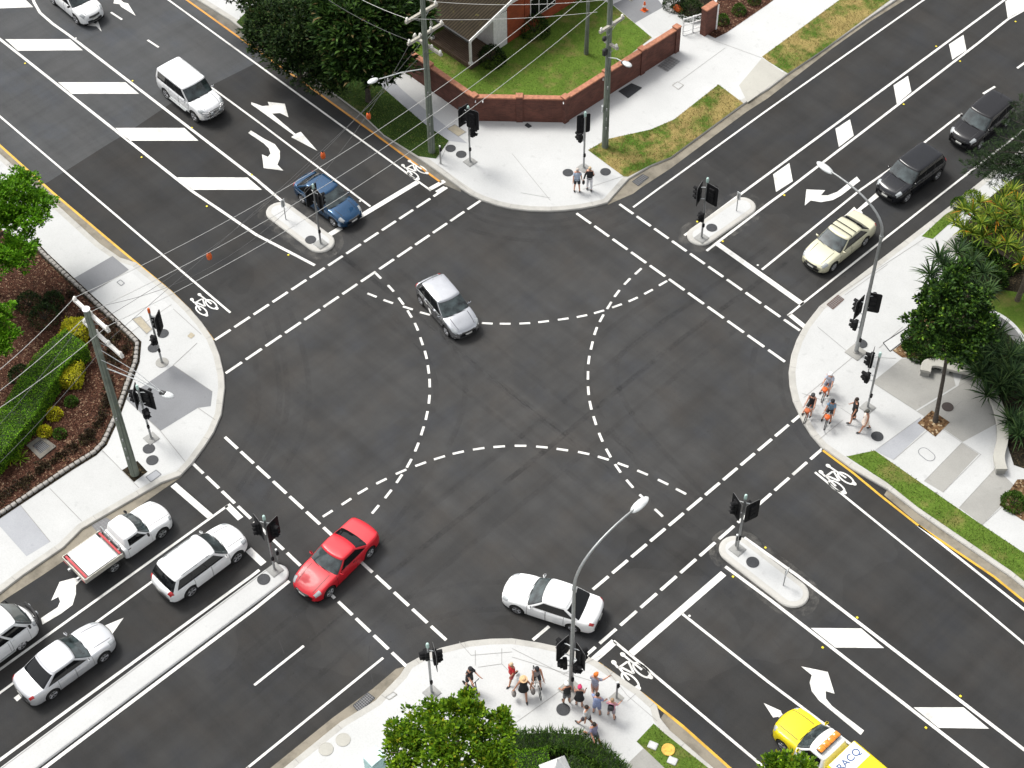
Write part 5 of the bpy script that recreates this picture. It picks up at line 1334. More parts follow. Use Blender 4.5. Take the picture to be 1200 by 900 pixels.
# ------------------------------------------------------------------ planting
def leaves(C, D, ln, wd, jit=.25, rng=RNG, fold=.25):
    """one bent leaf (two quads' worth of outline in one quad) at each place C pointing along D"""
    n = len(C); C = np.asarray(C); D = np.asarray(D)+rng.normal(0, jit, (n, 3)); D /= np.linalg.norm(D, axis=1)[:, None]+1e-9
    up = np.tile([0, 0, 1.0], (n, 1))+rng.normal(0, .45, (n, 3))
    S = np.cross(D, up); S /= np.linalg.norm(S, axis=1)[:, None]+1e-9
    N = np.cross(S, D)
    L = ln*rng.uniform(.65, 1.25, (n, 1)); W = wd*rng.uniform(.7, 1.2, (n, 1))
    a = C; b = C+D*L*.5+S*W*.5+N*L*fold*.3; c = C+D*L-N*L*fold*.25; d = C+D*L*.5-S*W*.5+N*L*fold*.3
    return np.stack([a, b, c, d], 1)
def leaf_mesh(name, m, quads, par=None):
    V = quads.reshape(-1, 3); F = np.arange(len(V)).reshape(-1, 4)
    return np_mesh(name, V, F, m, par)
def sph(n, rng=RNG):
    v = rng.normal(size=(n, 3)); return v/np.linalg.norm(v, axis=1)[:, None]
def crown_quads(lobes, dens=9.0, cr=.30, per=24, ln=.20, wd=.12, inner=.35, flat=.85):
    """leaf clumps over and within rounded limbs of a crown"""
    out = []
    for c, r in lobes:
        n = int(dens*r*r*4)+4
        d = sph(n); d[:, 2] = np.where(d[:, 2] < -.35, -d[:, 2]*.6, d[:, 2])
        rad = r*np.where(RNG.random(n) < inner, RNG.uniform(.45, .8, n), RNG.uniform(.74, 1.20, n))
        cc = np.array(c)+d*rad[:, None]*np.array([1, 1, flat])
        for k in range(n):
            q = sph(per); q[:, 2] = np.abs(q[:, 2])*.9-.1
            s = cr*RNG.uniform(.7, 1.3)
            base = cc[k]+q*s*RNG.uniform(.25, .9, (per, 1))
            out.append(leaves(base, q+d[k]*.5, ln, wd))
    return np.concatenate(out)
def limb(b, p, q, r0, r1, bow=.2):
    p, q = Vector(p), Vector(q); m = p.lerp(q, .5)+Vector((random.uniform(-bow, bow), random.uniform(-bow, bow), bow*.5))
    b.tube([p, m, q], [r0, (r0+r1)/2, r1], 7)
def tree(name, foot, top, lobes, label, m='leaf_bright', bark='bark', r0=.16, group='trees at the crossing', **kw):
    """foot: ground point, top: where the trunk splits, lobes: (centre, radius) in the world"""
    foot, top = Vector(foot), Vector(top); r = root(name, foot, label, 'tree', group=group)
    L = lambda p: Vector(p)-foot
    b = MB(); b.tube([(0, 0, -.05), L(foot.lerp(top, .12)), L(foot.lerp(top, .55))+Vector((.05, -.04, 0)), L(top)], [r0*1.35, r0, r0*.85, r0*.7], 9)
    b.build('trunk', bark, r, smooth=50)
    b = MB()
    for c, rad in lobes:
        limb(b, L(top)-Vector((0, 0, .15)), L(c), r0*.5, r0*.16)
        for k in range(4):
            d = sph(1)[0]; limb(b, L(c), L(Vector(c)+Vector(d)*rad*.75), r0*.16, .012, .1)
    b.build('limbs', bark, r, smooth=50)
    q = crown_quads([(tuple(L(c)), rad) for c, rad in lobes], **kw)
    leaf_mesh('crown', m, q, r)
    return r
def lob(*a): return [(P(u, v, z), rad) for u, v, z, rad in a]
g = P(-5, 345, ZP)
tree('street_tree', g, g+Vector((.1, .2, 3.6)), lob((2, 240, 5.2, 1.7), (34, 258, 4.9, 1.15), (22, 298, 4.4, 1.0), (-30, 262, 5.0, 1.9), (26, 216, 5.3, .85), (2, 310, 4.2, 1.0), (44, 240, 4.9, .75)), 'bright green tree overhanging the left path above the bark bed', dens=11, per=38, cr=.36, ln=.19, wd=.12, inner=.5)
g = P(-18, 470, ZP)
tree('street_tree', g, g+Vector((0, .2, 2.6)), lob((-6, 372, 4.0, .95), (6, 398, 3.7, .65), (-12, 412, 3.5, .9), (-30, 390, 4, 1.0)), 'small bright green tree at the left edge behind the hedge', dens=13, per=34, inner=.5)
g = P(532, 962, ZP)
tree('street_tree', g, g+Vector((0, .1, 3.4)), lob((528, 872, 5.2, 1.15), (490, 856, 4.7, .85), (556, 846, 5.1, .85), (474, 884, 4.5, .80), (580, 872, 4.8, .80), (536, 836, 5.2, .62), (515, 908, 4.8, 1.05), (574, 904, 4.6, 1.0), (466, 858, 4.5, .42), (546, 824, 5.0, .42), (512, 835, 4.9, .5), (586, 845, 4.9, .45), (470, 905, 4.4, .6)), 'bright green street tree in front of the bottom corner people', 'leaf_mid', dens=10, per=38, cr=.32, ln=.18, wd=.12, inner=.42)
g = P(925, 958, ZP)
tree('street_tree', g, g+Vector((0, 0, 3)), lob((925, 908, 4.2, .8), (908, 900, 4.1, .45), (940, 900, 4.2, .45)), 'small green tree top poking in beside the yellow truck', 'leaf_mid', dens=14)
# dark trees in front of the house
g = P(352, 92, ZP)
tree('dense_tree', g, g+Vector((0, 0, 2.6)), lob((345, 38, 4.4, 1.7), (318, 22, 4.6, 1.2), (372, 62, 3.6, 1.05), (360, 15, 5.0, 1.4), (335, 55, 3.6, .9), (300, 8, 4.6, .9), (385, 78, 3.0, .75), (330, 70, 2.6, .95), (352, 84, 2.4, .95), (376, 96, 2.2, .85), (302, 40, 3.0, .9), (312, 56, 2.4, .8), (345, 62, 3.4, 1.2), (395, 100, 2.0, .7)), 'dark bushy tree overhanging the shady verge, left of the pair', 'leaf_dark', 'bark_dark', .18, dens=13, per=24, cr=.32, ln=.22, wd=.12, inner=.3)
g = P(432, 118, ZP)
tree('broad_leaved_tree', g, g+Vector((0, 0, 3.2)), lob((412, 30, 5.6, 1.6), (440, 18, 6.0, 1.6), (395, 8, 6.0, 1.4), (428, 60, 4.6, 1.2), (455, 48, 4.8, 1.0), (402, 66, 4.2, .9), (425, 88, 3.6, .8), (398, 40, 5.0, 1.3), (450, 70, 4.0, .9), (412, 78, 3.6, 1.0), (462, 30, 5.2, 1.1), (470, 12, 5.6, 1.1), (420, 45, 5.2, 1.4), (480, 44, 4.6, .9), (466, 74, 3.8, .8), (448, 88, 3.0, .8), (485, 20, 5.2, .9)), 'dark broad leaved tree beside the leaning power pole', 'leaf_big', 'bark_dark', .17, dens=10, per=18, cr=.45, ln=.50, wd=.16, inner=.3)
g = P(270, 2, ZP)
tree('dense_tree', P(262, -22, ZP), P(262, -22, ZP)+Vector((0, 0, 2.2)), lob((274, -12, 3.0, .8), (258, -20, 3.4, 1.0), (288, -16, 3.2, .8)), 'dark leafy branches hanging over the white driveway at the top edge', 'leaf_dark', 'bark_dark', .12, dens=10)
# the slim street tree of the right corner
g = P(1096, 494, ZP)
tree('street_tree', g, P(1112, 402, 4.4), lob((1112, 372, 5.6, .9), (1084, 390, 4.9, .62), (1144, 382, 5.2, .72), (1106, 348, 6.1, .7), (1096, 362, 5.4, .65), (1132, 402, 4.6, .65), (1106, 404, 4.7, .7), (1146, 366, 5.4, .5), (1122, 328, 6.4, .62), (1094, 338, 5.8, .5), (1130, 352, 5.9, .9), (1120, 412, 4.6, .7), (1150, 392, 4.8, .6), (1086, 372, 5.3, .55), (1070, 378, 4.9, .38), (1160, 378, 5.2, .42), (1126, 318, 6.4, .5), (1150, 350, 5.8, .4), (1082, 350, 5.5, .36), (1138, 414, 4.3, .35)), 'dark green tree on a slim bare trunk in a square pebble hole', 'leaf_deep', 'bark_dark', .115, dens=9.5, per=28, cr=.27, ln=.22, wd=.13)
# strap-leaved plants
def rosette(c, n, ln, wd, up0=.1, up1=1.2, droop=.6, seg=4, rng=RNG):
    """long arching leaves springing from one point: returns vertices and quads"""
    V = []; F = []
    for k in range(n):
        a = 2*PI*(k*.381966+rng.random()*.08); e = up0+(up1-up0)*(k/n)**.8+rng.normal(0, .08); L = ln*rng.uniform(.75, 1.15)
        d = np.array([math.cos(a)*math.cos(e), math.sin(a)*math.cos(e), math.sin(e)]); s = np.array([-math.sin(a), math.cos(a), 0])
        p = np.array(c, float)+d*.05; b0 = len(V)
        for i in range(seg+1):
            t = i/seg; w = wd*(.55+.9*t-1.4*t*t) if t < 1 else .004
            V.append(p-s*w/2); V.append(p+s*w/2)
            d = d+np.array([0, 0, -droop/seg*(.4+t)]); d /= np.linalg.norm(d); p = p+d*L/seg
        F += [(b0+2*i, b0+2*i+1, b0+2*i+3, b0+2*i+2) for i in range(seg)]
    return V, F
def strap_plant(name, loc, heads, label, m, n=34, ln=.8, wd=.07, cat='plant', group=None, trunk=None, bark='bark', droop=.6, up0=.1):
    """heads: points (world) of the rosettes"""
    loc = Vector(loc); r = root(name, loc, label, cat, group=group); V = []; F = []
    for h in heads:
        hv = Vector(h)-loc; v, f = rosette(hv, n, ln*random.uniform(.85, 1.15), wd, droop=droop, up0=up0)
        F += [tuple(i+len(V) for i in q) for q in f]; V += v
    np_mesh('leaf_head', np.array(V), np.array(F), m, r)
    if trunk:
        b = MB(); top = Vector((0, 0, trunk)); b.tube([(0, 0, -.05), (.05, .04, trunk*.5), top], [.17, .13, .11], 8)
        b.build('trunk', bark, r, smooth=50)
        b = MB()
        for h in heads: limb(b, top-Vector((0, 0, .2)), Vector(h)-loc-Vector((0, 0, .05)), .085, .05, .25)
        b.build('limbs', bark, r, smooth=50)
    return r
def heads(*a): return [P(u, v, z) for u, v, z in a]
strap_plant('pandanus', P(1192, 352, ZP), heads((1120, 262, 4.0), (1140, 248, 4.9), (1150, 262, 4.9), (1168, 258, 5.0), (1176, 246, 5.3), (1152, 278, 4.3), (1180, 286, 4.5), (1198, 254, 5.2), (1140, 274, 4.2), (1192, 236, 5.3), (1168, 240, 5.1), (1186, 266, 4.8), (1131, 247, 4.6), (1158, 252, 4.9), (1148, 238, 4.6), (1182, 252, 5.2), (1130, 269, 4.2), (1160, 267, 4.6), (1166, 289, 4.2), (1190, 293, 4.2), (1186, 224, 5.2), (1199, 270, 4.8), (1176, 232, 5.0), (1144, 258, 4.4), (1172, 275, 4.4), (1205, 238, 5.2), (1196, 309, 3.9)),
    'yellow green spiky pandanus with bare branches at the right edge', 'leaf_brom', n=36, ln=.74, wd=.10, trunk=2.6, cat='tree', droop=.7)
strap_plant('pandanus', P(1128, 412, ZP), heads((1100, 302, 4.6), (1122, 296, 4.8), (1140, 306, 4.8), (1112, 322, 4.4), (1093, 338, 4.0), (1132, 326, 4.5), (1152, 320, 4.6), (1158, 342, 4.4), (1090, 322, 4.2), (1118, 342, 4.2), (1146, 338, 4.3), (1106, 312, 4.7)),
    'dark green spiky pandanus reaching over the right path', 'leaf_blade', n=48, ln=.9, wd=.10, trunk=2.8, cat='tree', bark='bark_dark', droop=.8)
for u_, v_, l_ in ((1150, 300, 'dark green undergrowth bush beneath the yellow pandanus'), (1175, 310, 'dark bush at the foot of the yellow pandanus trunk'), (1196, 300, 'dark bush at the right edge beneath the pandanus'), (1160, 330, 'dark bush between the dark pandanus and the small lawn'), (1186, 280, 'dark bush hidden among pandanus rosettes'), (1140, 285, 'dark bush under the left pandanus rosettes')):
    c_ = P(u_, v_, ZP); q_ = sph(1500); q_[:, 2] = np.abs(q_[:, 2]); r_ = root('dark_shrub', c_, l_, 'shrub', group='bushes under the pandanus'); leaf_mesh('foliage', 'leaf_deep', leaves(q_*np.array([.9, .9, .9])*RNG.uniform(.7, 1.05, (1500, 1)), q_+np.array([0, 0, .3]), .16, .08, .5), r_)
yp = [((1126, 408, .9), 'dark strap leaved clump under the right edge of the slim tree crown'), ((1158, 414, 1.2), 'tall dark strap leaved clump in the middle of the planter bed'), ((1184, 428, 1.3), 'tall dark strap leaved clump near the right edge of the planter bed'), ((1150, 442, .8), 'dark strap leaved clump hanging over the start of the curved bench'), ((1146, 402, .9), 'dark strap leaved clump beside the white planter wall'), ((1172, 404, 1.0), 'dark strap leaved clump right under the white planter wall'), ((1194, 420, 1.0), 'dark strap leaved clump at the right edge under the planter wall'), ((1138, 424, .8), 'dark strap leaved clump behind the bench end'), ((1160, 428, .9), 'dark strap leaved clump where the two benches meet'), ((1182, 446, 1.0), 'dark strap leaved clump behind the middle of the curved bench'), ((1198, 462, 1.0), 'dark strap leaved clump at the right edge behind the curved bench'), ((1172, 462, .8), 'dark strap leaved clump leaning over the curved bench'), ((1192, 490, .7), 'dark strap leaved clump at the lower end of the curved bench'), ((1204, 512, .7), 'lowest dark strap leaved clump at the right edge')]
for (u, v, z), l in yp:
    c = P(u, v, z); base = Vector((c.x, c.y, ZP)); o = [Vector((random.uniform(-.45, .45), random.uniform(-.45, .45), random.uniform(-.25, .4))) for _ in range(3)]
    strap_plant('strap_leaved_plant', base, [c+q for q in o], l, 'leaf_blade', n=40, ln=1.05, wd=.10, group='dark strap leaved clumps', droop=.55)
# pine in the top right corner
g = P(1222, 268, ZP); r = root('pine_tree', g, 'dark pine with feathery branches in front of the black SUV', 'tree', group='trees at the crossing')
b = MB(); b.tube([(0, 0, 0), (0, 0, 4), (.1, 0, 9.5)], [.20, .15, .05], 9); b.build('trunk', 'bark_dark', r, smooth=50)
bl = MB(); Q = []
tips = [(1134, 196, 4.6), (1142, 186, 4.9), (1150, 200, 4.8), (1158, 176, 5.4), (1166, 192, 5.2), (1172, 160, 6.0), (1178, 178, 5.8), (1186, 140, 6.6), (1192, 165, 6.3), (1162, 210, 4.8), (1178, 205, 5.2), (1196, 120, 7.2), (1197, 192, 5.8), (1150, 184, 5.0), (1190, 206, 5.4), (1204, 150, 6.6)]
for u, v, z in tips:
    e = P(u, v, z)-g; s = Vector((.05, 0, max(2.5, e.z-.3))); limb(bl, s, e, .05, .012, .15)
    for t in np.linspace(.25, 1, 10):
        c = s.lerp(e, float(t)); dd = (e-s).normalized(); sd = Vector((-dd.y, dd.x, 0)).normalized()
        for k in (-1, 1):
            tw = c+(sd*k*.75+dd*.5).normalized()*(.75*(1.15-abs(t-.6)))
            n = 70; tt = RNG.random(n); base = np.array(c)+(np.array(tw)-np.array(c))*tt[:, None]
            dv = np.array((tw-c).normalized())*.7+sph(n)*.6; dv[:, 2] = np.abs(dv[:, 2])*.6
            Q.append(leaves(base, dv, .26, .022, .2, fold=.05))
bl.build('limbs', 'bark_dark', r, smooth=50)
leaf_mesh('needles', 'leaf_pine', np.concatenate(Q), r)
# ------------------------------------------------------------------ shrubs and hedges
def bush(name, px, z, rad, label, m, h=None, cat='shrub', group=None, ln=.09, wd=.06, n=900, square=False):
    c = P(*px, z); base = Vector((c.x, c.y, ZP)); r = root(name, base, label, cat, group=group)
    d = sph(n); d[:, 2] = np.abs(d[:, 2])
    hh = h or rad*1.2
    if square:
        mx = np.max(np.abs(d), axis=1)[:, None]; d2 = d/mx*.97+d*.03
    else: d2 = d
    pos = d2*np.array([rad, rad, hh])*RNG.uniform(.86 if square else .80, 1.04, (n, 1))
    if square:
        r.rotation_euler = (0, 0, PI/4); nn = np.where(np.abs(d2) >= np.abs(d2).max(1, keepdims=True)*.999, np.sign(d2), 0)
        pos = d2/np.abs(d2).max(1, keepdims=True)*np.array([rad, rad, hh])*RNG.uniform(.94, 1.03, (n, 1)); tang = sph(n); tang -= nn*(tang*nn).sum(1, keepdims=True)
        leaf_mesh('foliage', m, leaves(pos, tang+nn*.45, ln*1.1, wd*1.1, .2), r)
        c_ = MB(); c_.box((0, 0, hh*.46), (rad*1.8, rad*1.8, hh*.9)); c_.build('shade_core', mat('golden_shade', (.10, .10, .008), .9), r)  # filler box, dim yellow carries the shade inside the clipped shrub
    else: leaf_mesh('foliage', m, leaves(pos, d*.8+np.array([0, 0, .3]), ln, wd, .5), r)
    b = MB()
    for k in range(7): a = 2*PI*k/7; b.tube([(0, 0, 0), (math.cos(a)*rad*.55, math.sin(a)*rad*.55, hh*.7)], [.03, .01], 5)
    b.build('stem', 'bark_dark', r)
    return r
GS = 'shrubs of the left bark bed'
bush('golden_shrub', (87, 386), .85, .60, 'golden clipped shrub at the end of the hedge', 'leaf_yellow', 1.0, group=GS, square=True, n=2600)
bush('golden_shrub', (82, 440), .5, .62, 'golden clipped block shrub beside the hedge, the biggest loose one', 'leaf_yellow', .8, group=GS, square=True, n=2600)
bush('golden_shrub', (63, 484), .35, .40, 'small golden shrub between the hedge and the bark', 'leaf_yellow', .5, group=GS, n=800)
bush('golden_shrub', (52, 505), .35, .36, 'small golden shrub beside the square concrete pit', 'leaf_yellow', .5, group=GS, n=800)
bush('green_shrub', (83, 470), .3, .33, 'small dark green ball shrub in open bark', 'leaf_hedge_dark', .42, group=GS, n=700)
bush('green_shrub', (70, 508), .25, .32, 'small dark green shrub next to the golden one by the pit', 'leaf_hedge_dark', .38, group=GS, n=600)
for k, (px, rr, l) in enumerate((((52, 372), .8, 'dark shrub in the shade behind the hedge'), ((34, 356), .7, 'dark shrub under the overhanging bright tree'), ((62, 352), .55, 'dark shrub close to the stone edging in the shade'), ((24, 440), .6, 'dark shrub between hedge and small tree'))): bush('dark_shrub', px, .3, rr, l, 'leaf_dark', group=GS, n=900, ln=.12)
strap_plant('lily_clump', P(30, 495, ZP), [P(30, 490, .25), P(36, 482, .3), P(24, 500, .25), P(40, 492, .2)], 'strap leaved lily clump beside the hedge', 'leaf_hedge_dark', n=22, ln=.6, wd=.06)
strap_plant('lily_clump', P(18, 535, ZP), [P(19, 528, .25), P(12, 540, .25), P(24, 538, .2)], 'strap leaved lily clump left of the square pit', 'leaf_mid', n=22, ln=.6, wd=.06)
def hedge(name, px, w, h, label, m, core='leaf_dark', ln=.08, wd=.055, dens=560, strap=False, cat='hedge'):
    pts = pl(*px, z=ZP); c0 = pts[0]; loc = [p-c0 for p in pts]; r = root(name, c0, label, cat)
    a = offset(loc, w/2-.08); b_ = offset(loc, -w/2+.08)
    c = MB(); c.loft([[(p.x, p.y, 0), (q.x, q.y, 0), (q.x, q.y, h-.08), (p.x, p.y, h-.08)] for p, q in zip(a, b_)]); c.build('shade_core', mat('hedge_shade', (.014, .028, .006), .9), r)  # solid filler block, the shade between the leaves put into its colour
    pos = []; nr = []
    for i in range(len(loc)-1):
        L = (loc[i+1]-loc[i]).length; d = (loc[i+1]-loc[i]).normalized(); s = Vector((-d.y, d.x, 0))
        A, B = offset(loc, w/2), offset(loc, -w/2)
        n = int(dens*L*(w+2*h))
        for _ in range(n):
            t = RNG.random(); q = RNG.random()*(w+2*h); pa, pb = A[i].lerp(A[i+1], t), B[i].lerp(B[i+1], t)
            if q < h: p = (pa.x, pa.y, q); nn = s
            elif q < h+w: f = (q-h)/w; m2 = pa.lerp(pb, f); p = (m2.x, m2.y, h); nn = Vector((0, 0, 1))
            else: p = (pb.x, pb.y, q-h-w); nn = -s
            pos.append(p); nr.append(nn)
    pos = np.array(pos)+RNG.normal(0, .025, (len(pos), 3)); nr = np.array(nr)
    if strap: q = leaves(pos-nr*.05, nr*.5+np.array([0, 0, .8]), .36, .035, .55, fold=.3)
    else: q = leaves(pos-nr*.04, nr*.7+np.array([0, 0, .25]), ln, wd, .6)
    leaf_mesh('foliage', m, q, r)
    return r
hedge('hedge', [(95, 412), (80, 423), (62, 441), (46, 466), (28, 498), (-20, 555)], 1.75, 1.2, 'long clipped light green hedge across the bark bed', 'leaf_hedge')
hedge('hedge', [(594, 876), (640, 873), (676, 875), (702, 890), (728, 914)], .85, .55, 'dark strap leaved hedge curving round the bottom corner bed', 'leaf_hedge_dark', strap=True, dens=240)
hedge('hedge', [(590, 908), (620, 905), (645, 901)], 1.5, .65, 'light green low hedge behind the dark curved one', 'leaf_hedge')
hedge('hedge', [(664, 898), (680, 908), (692, 922)], .9, .6, 'mid green low hedge inside the dark curve beside the white peak', 'leaf_hedge_dark')
for px, rr, l in (((1070, 396), .6, 'leafy ground shrub spilling over the pebbles'), ((1084, 402), .7, 'leafy ground shrub in front of the slim tree crown'), ((1076, 414), .55, 'leafy ground shrub beside the pebbles and the bench'), ((1092, 420), .6, 'leafy ground shrub behind the bench end'), ((1112, 424), .6, 'leafy ground shrub below the slim tree crown'), ((1066, 404), .35, 'low leafy shrub at the edge of the pebble bed'), ((1130, 415), .6, 'leafy ground shrub between slim tree and strap clumps')):
    bush('ground_shrub', px, .3, rr, l, 'leaf_deep', rr*.9, group='ground shrubs by the bench', n=1300, ln=.11)
bush('ground_shrub', (1188, 588), .3, .6, 'leafy shrub in the chip bed at the right edge', 'leaf_hedge_dark', .6, n=1300, ln=.11)
bush('green_shrub', (1124, 238), .35, .45, 'green shrub at the kerb under the yellow pandanus', 'leaf_hedge_dark', n=800)
bush('green_shrub', (1140, 232), .35, .55, 'green shrub right at the kerb under the pine', 'leaf_mid', n=900)
bush('green_shrub', (1090, 345), .3, .4, 'green shrub at the tan slab under the dark pandanus', 'leaf_mid', n=700)
bush('garden_shrub', (576, 66), .5, .85, 'dark garden shrub in front of the house porch', 'leaf_dark', 1.0, n=1700, ln=.13, group='shrubs of the house lawn')
bush('garden_shrub', (626, 32), .5, .95, 'mottled garden shrub by the lawn top, right of the porch', 'leaf_big', 1.2, n=1800, ln=.15, group='shrubs of the house lawn')
bush('garden_shrub', (604, 20), .5, .7, 'dark garden shrub against the orange brick wall', 'leaf_dark', .9, n=1400, ln=.13, group='shrubs of the house lawn')
bush('garden_shrub', (811, 12), .5, .8, 'dark shrub behind the white gate', 'leaf_dark', 1.0, n=1400, ln=.13, group='shrubs by the driveway')
bush('garden_shrub', (790, 2), .5, .7, 'dark shrub beside the orange bag in the drive', 'leaf_dark', .9, n=1200, ln=.13, group='shrubs by the driveway')
bush('garden_shrub', (847, 24), .3, .4, 'small green shrub in the bark bed behind the gate pier', 'leaf_hedge_dark', .6, n=800, group='shrubs by the driveway')
bush('garden_shrub', (866, 12), .3, .45, 'rounder green shrub farther along the bark bed', 'leaf_hedge_dark', .6, n=800, group='shrubs by the driveway')
bush('garden_shrub', (884, 0), .3, .4, 'green shrub of the bark bed cut by the top edge', 'leaf_hedge_dark', .6, n=700, group='shrubs by the driveway')
# palm trunk in the lawn
g = P(687, 63, ZP); r = root('palm_tree', g, 'slender grey palm trunk standing in the house lawn', 'tree')
b = MB(); b.tube([(0, 0, -.05), (.03, 0, 3), (-.05, .05, 6.5)], [.15, .11, .09], 10); b.build('trunk', 'pole_wood', r, smooth=50)
V, F = rosette((-.05, .05, 6.5), 16, 2.2, .28, droop=.9); np_mesh('fronds', np.array(V), np.array(F), 'leaf_hedge_dark', r)
# ------------------------------------------------------------------ lawns and beds
def patch_ground(px, m, z, name, kind='stuff', zz=ZP): o = MB().sheet(pl(*px, z=zz), z).build(name, m); o['kind'] = kind; return o
def in_poly(p, poly):
    x, y = p[:, 0], p[:, 1]; c = np.zeros(len(p), bool); n = len(poly)
    for i in range(n):
        x0, y0, x1, y1 = poly[i].x, poly[i].y, poly[(i+1) % n].x, poly[(i+1) % n].y
        k = ((y0 > y) != (y1 > y)) & (x < (x1-x0)*(y-y0)/((y1-y0) or 1e-9)+x0); c ^= k
    return c
def lawn(px, m, dens=90, blade='blade_green', ln=.10, z=ZP+.012, dry=0.0):
    q = pl(*px, z=ZP); patch_ground(px, m, z, 'grass')
    xs = [p.x for p in q]; ys = [p.y for p in q]
    n = int(min(60000, dens*(max(xs)-min(xs))*(max(ys)-min(ys)))); p = np.stack([RNG.uniform(min(xs), max(xs), n), RNG.uniform(min(ys), max(ys), n)], 1)
    p = p[in_poly(p, q)]; C = np.concatenate([p, np.full((len(p), 1), z)], 1); D = RNG.normal(0, .55, (len(p), 3)); D[:, 2] = 1
    o = leaf_mesh('grass', blade, leaves(C, D, ln, .03, .2, fold=.3)); stuff(o)
top_verge = [(689, 176), (712, 163), (762, 152), (790, 140), (842, 99), (871, 121), (786, 184), (763, 193), (736, 207), (731, 207)]
lawn(top_verge, 'grass', 150, 'blade_dry', .09)
lawn([(893, 66.5), (985, -1), (1046, -2), (965, 58), (923, 86), (900, 72)], 'grass', 120, 'blade_dry', .09)
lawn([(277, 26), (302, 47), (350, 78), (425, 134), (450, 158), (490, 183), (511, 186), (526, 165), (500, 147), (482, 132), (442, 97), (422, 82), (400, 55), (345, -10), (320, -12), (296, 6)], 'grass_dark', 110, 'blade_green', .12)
lawn([(440, 55), (470, 50), (556, 120), (662, 123), (764, 44), (718, 6), (640, -30), (560, -10), (470, 20)], 'grass_green', 60, 'blade_green', .07)
lawn([(992, 535), (1025, 528), (1085, 570), (1152, 616), (1200, 648), (1290, 705), (1290, 736), (1200, 681), (1185, 669), (1075, 594), (1040, 566)], 'grass_green', 150, 'blade_green', .09)
lawn([(1080, 277), (1107, 252), (1130, 238), (1126, 250), (1093, 280)], 'grass_green', 150, 'blade_green', .09)
lawn([(1092, 342), (1110, 330), (1118, 346), (1100, 353)], 'grass_green', 150, 'blade_green', .09)
lawn([(746, 869), (766, 848), (777, 858), (835, 904), (850, 916), (800, 920)], 'grass_green', 150, 'blade_green', .08)
patch_ground([(-120, 250), (0, 268), (40, 290), (52, 302), (102, 349), (149, 393), (159, 403), (156, 425), (148, 447), (145, 455), (133, 487), (118, 520), (108, 530), (82, 545), (0, 600), (-60, 640), (-160, 560)], 'mulch', ZP+.012, 'garden_bed', 'structure')
patch_ground([(1240, 165), (1190, 207), (1152, 238), (1130, 268), (1124, 302), (1100, 350), (1076, 372), (1087, 382), (1064, 417), (1082, 424), (1146, 438), (1160, 460), (1174, 486), (1180, 520), (1188, 545), (1260, 570), (1330, 300)], 'soil', ZP+.012, 'garden_bed', 'structure')
patch_ground([(1148, 352), (1175, 340), (1240, 350), (1240, 420), (1202, 404), (1182, 378)], 'grass_green', ZP+.018, 'grass')
patch_ground([(1064, 382), (1087, 364), (1096, 378), (1082, 420), (1057, 419), (1046, 411), (1075, 389)], 'chips', ZP+.018, 'pebbles')
patch_ground([(1075, 496), (1092, 481), (1113, 495), (1096, 512)], 'chips', ZP+.018, 'pebbles')
patch_ground([(1171, 592), (1205, 614), (1270, 650), (1270, 560), (1192, 562)], 'chips', ZP+.018, 'pebbles')
patch_ground([(826, 39), (838, 45), (852, 38), (900, 5), (940, -25), (850, -25)], 'mulch', ZP+.016, 'garden_bed', 'structure')
patch_ground([(585, 873), (640, 868), (682, 868), (709, 886), (735, 912), (700, 960), (560, 960)], 'soil', ZP+.012, 'garden_bed', 'structure')
patch_ground([(784, 8), (824, -14), (838, 2), (826, 14), (806, 20)], 'soil', ZP+.012, 'garden_bed', 'structure')
# bark chips lying loose, and the low brown ground cover
def scatter(px, n, m, ln, wd, name, z=ZP+.02):
    q = pl(*px, z=ZP); xs = [p.x for p in q]; ys = [p.y for p in q]
    p = np.stack([RNG.uniform(min(xs), max(xs), n), RNG.uniform(min(ys), max(ys), n)], 1); p = p[in_poly(p, q)]
    C = np.concatenate([p, np.full((len(p), 1), z)], 1); D = RNG.normal(0, 1, (len(p), 3)); D[:, 2] = np.abs(D[:, 2])*.3
    stuff(leaf_mesh(name, m, leaves(C, D, ln, wd, .1)))
M['bark_chip'] = mat_leaf('loose_bark', (.04, .015, .01), (.09, .035, .02), (.16, .07, .04), (.42, .30, .2), .0)
scatter([(0, 300), (52, 304), (148, 394), (156, 405), (145, 450), (130, 487), (106, 528), (0, 598), (-20, 500)], 9000, 'bark_chip', .13, .04, 'bark_chips')
band = pl((128, 440), (126, 470), (118, 495), (104, 512), (80, 527), (52, 548), (24, 568), (0, 586), z=ZP); Q = []
for i in range(len(band)-1):
    for k in range(26):
        c = band[i].lerp(band[i+1], RNG.random())+Vector((RNG.normal(0, .16), RNG.normal(0, .16), .05)); n = 26
        d = sph(n); d[:, 2] = np.abs(d[:, 2]); Q.append(leaves(np.array(c)+d*.09, d, .10, .06, .4))
stuff(leaf_mesh('ground_cover', 'leaf_dry', np.concatenate(Q)))
Q = []
for u, v in ((130, 385), (138, 395), (128, 400), (142, 408), (134, 415), (122, 392), (144, 420), (130, 424), (60, 350), (80, 345), (70, 365), (95, 372)):
    for k in range(9):
        c = P(u, v, ZP)+Vector((RNG.normal(0, .25), RNG.normal(0, .25), .06)); n = 26; d = sph(n); d[:, 2] = np.abs(d[:, 2]); Q.append(leaves(np.array(c)+d*.1, d, .11, .06, .4))
stuff(leaf_mesh('ground_cover', 'leaf_dry', np.concatenate(Q)))
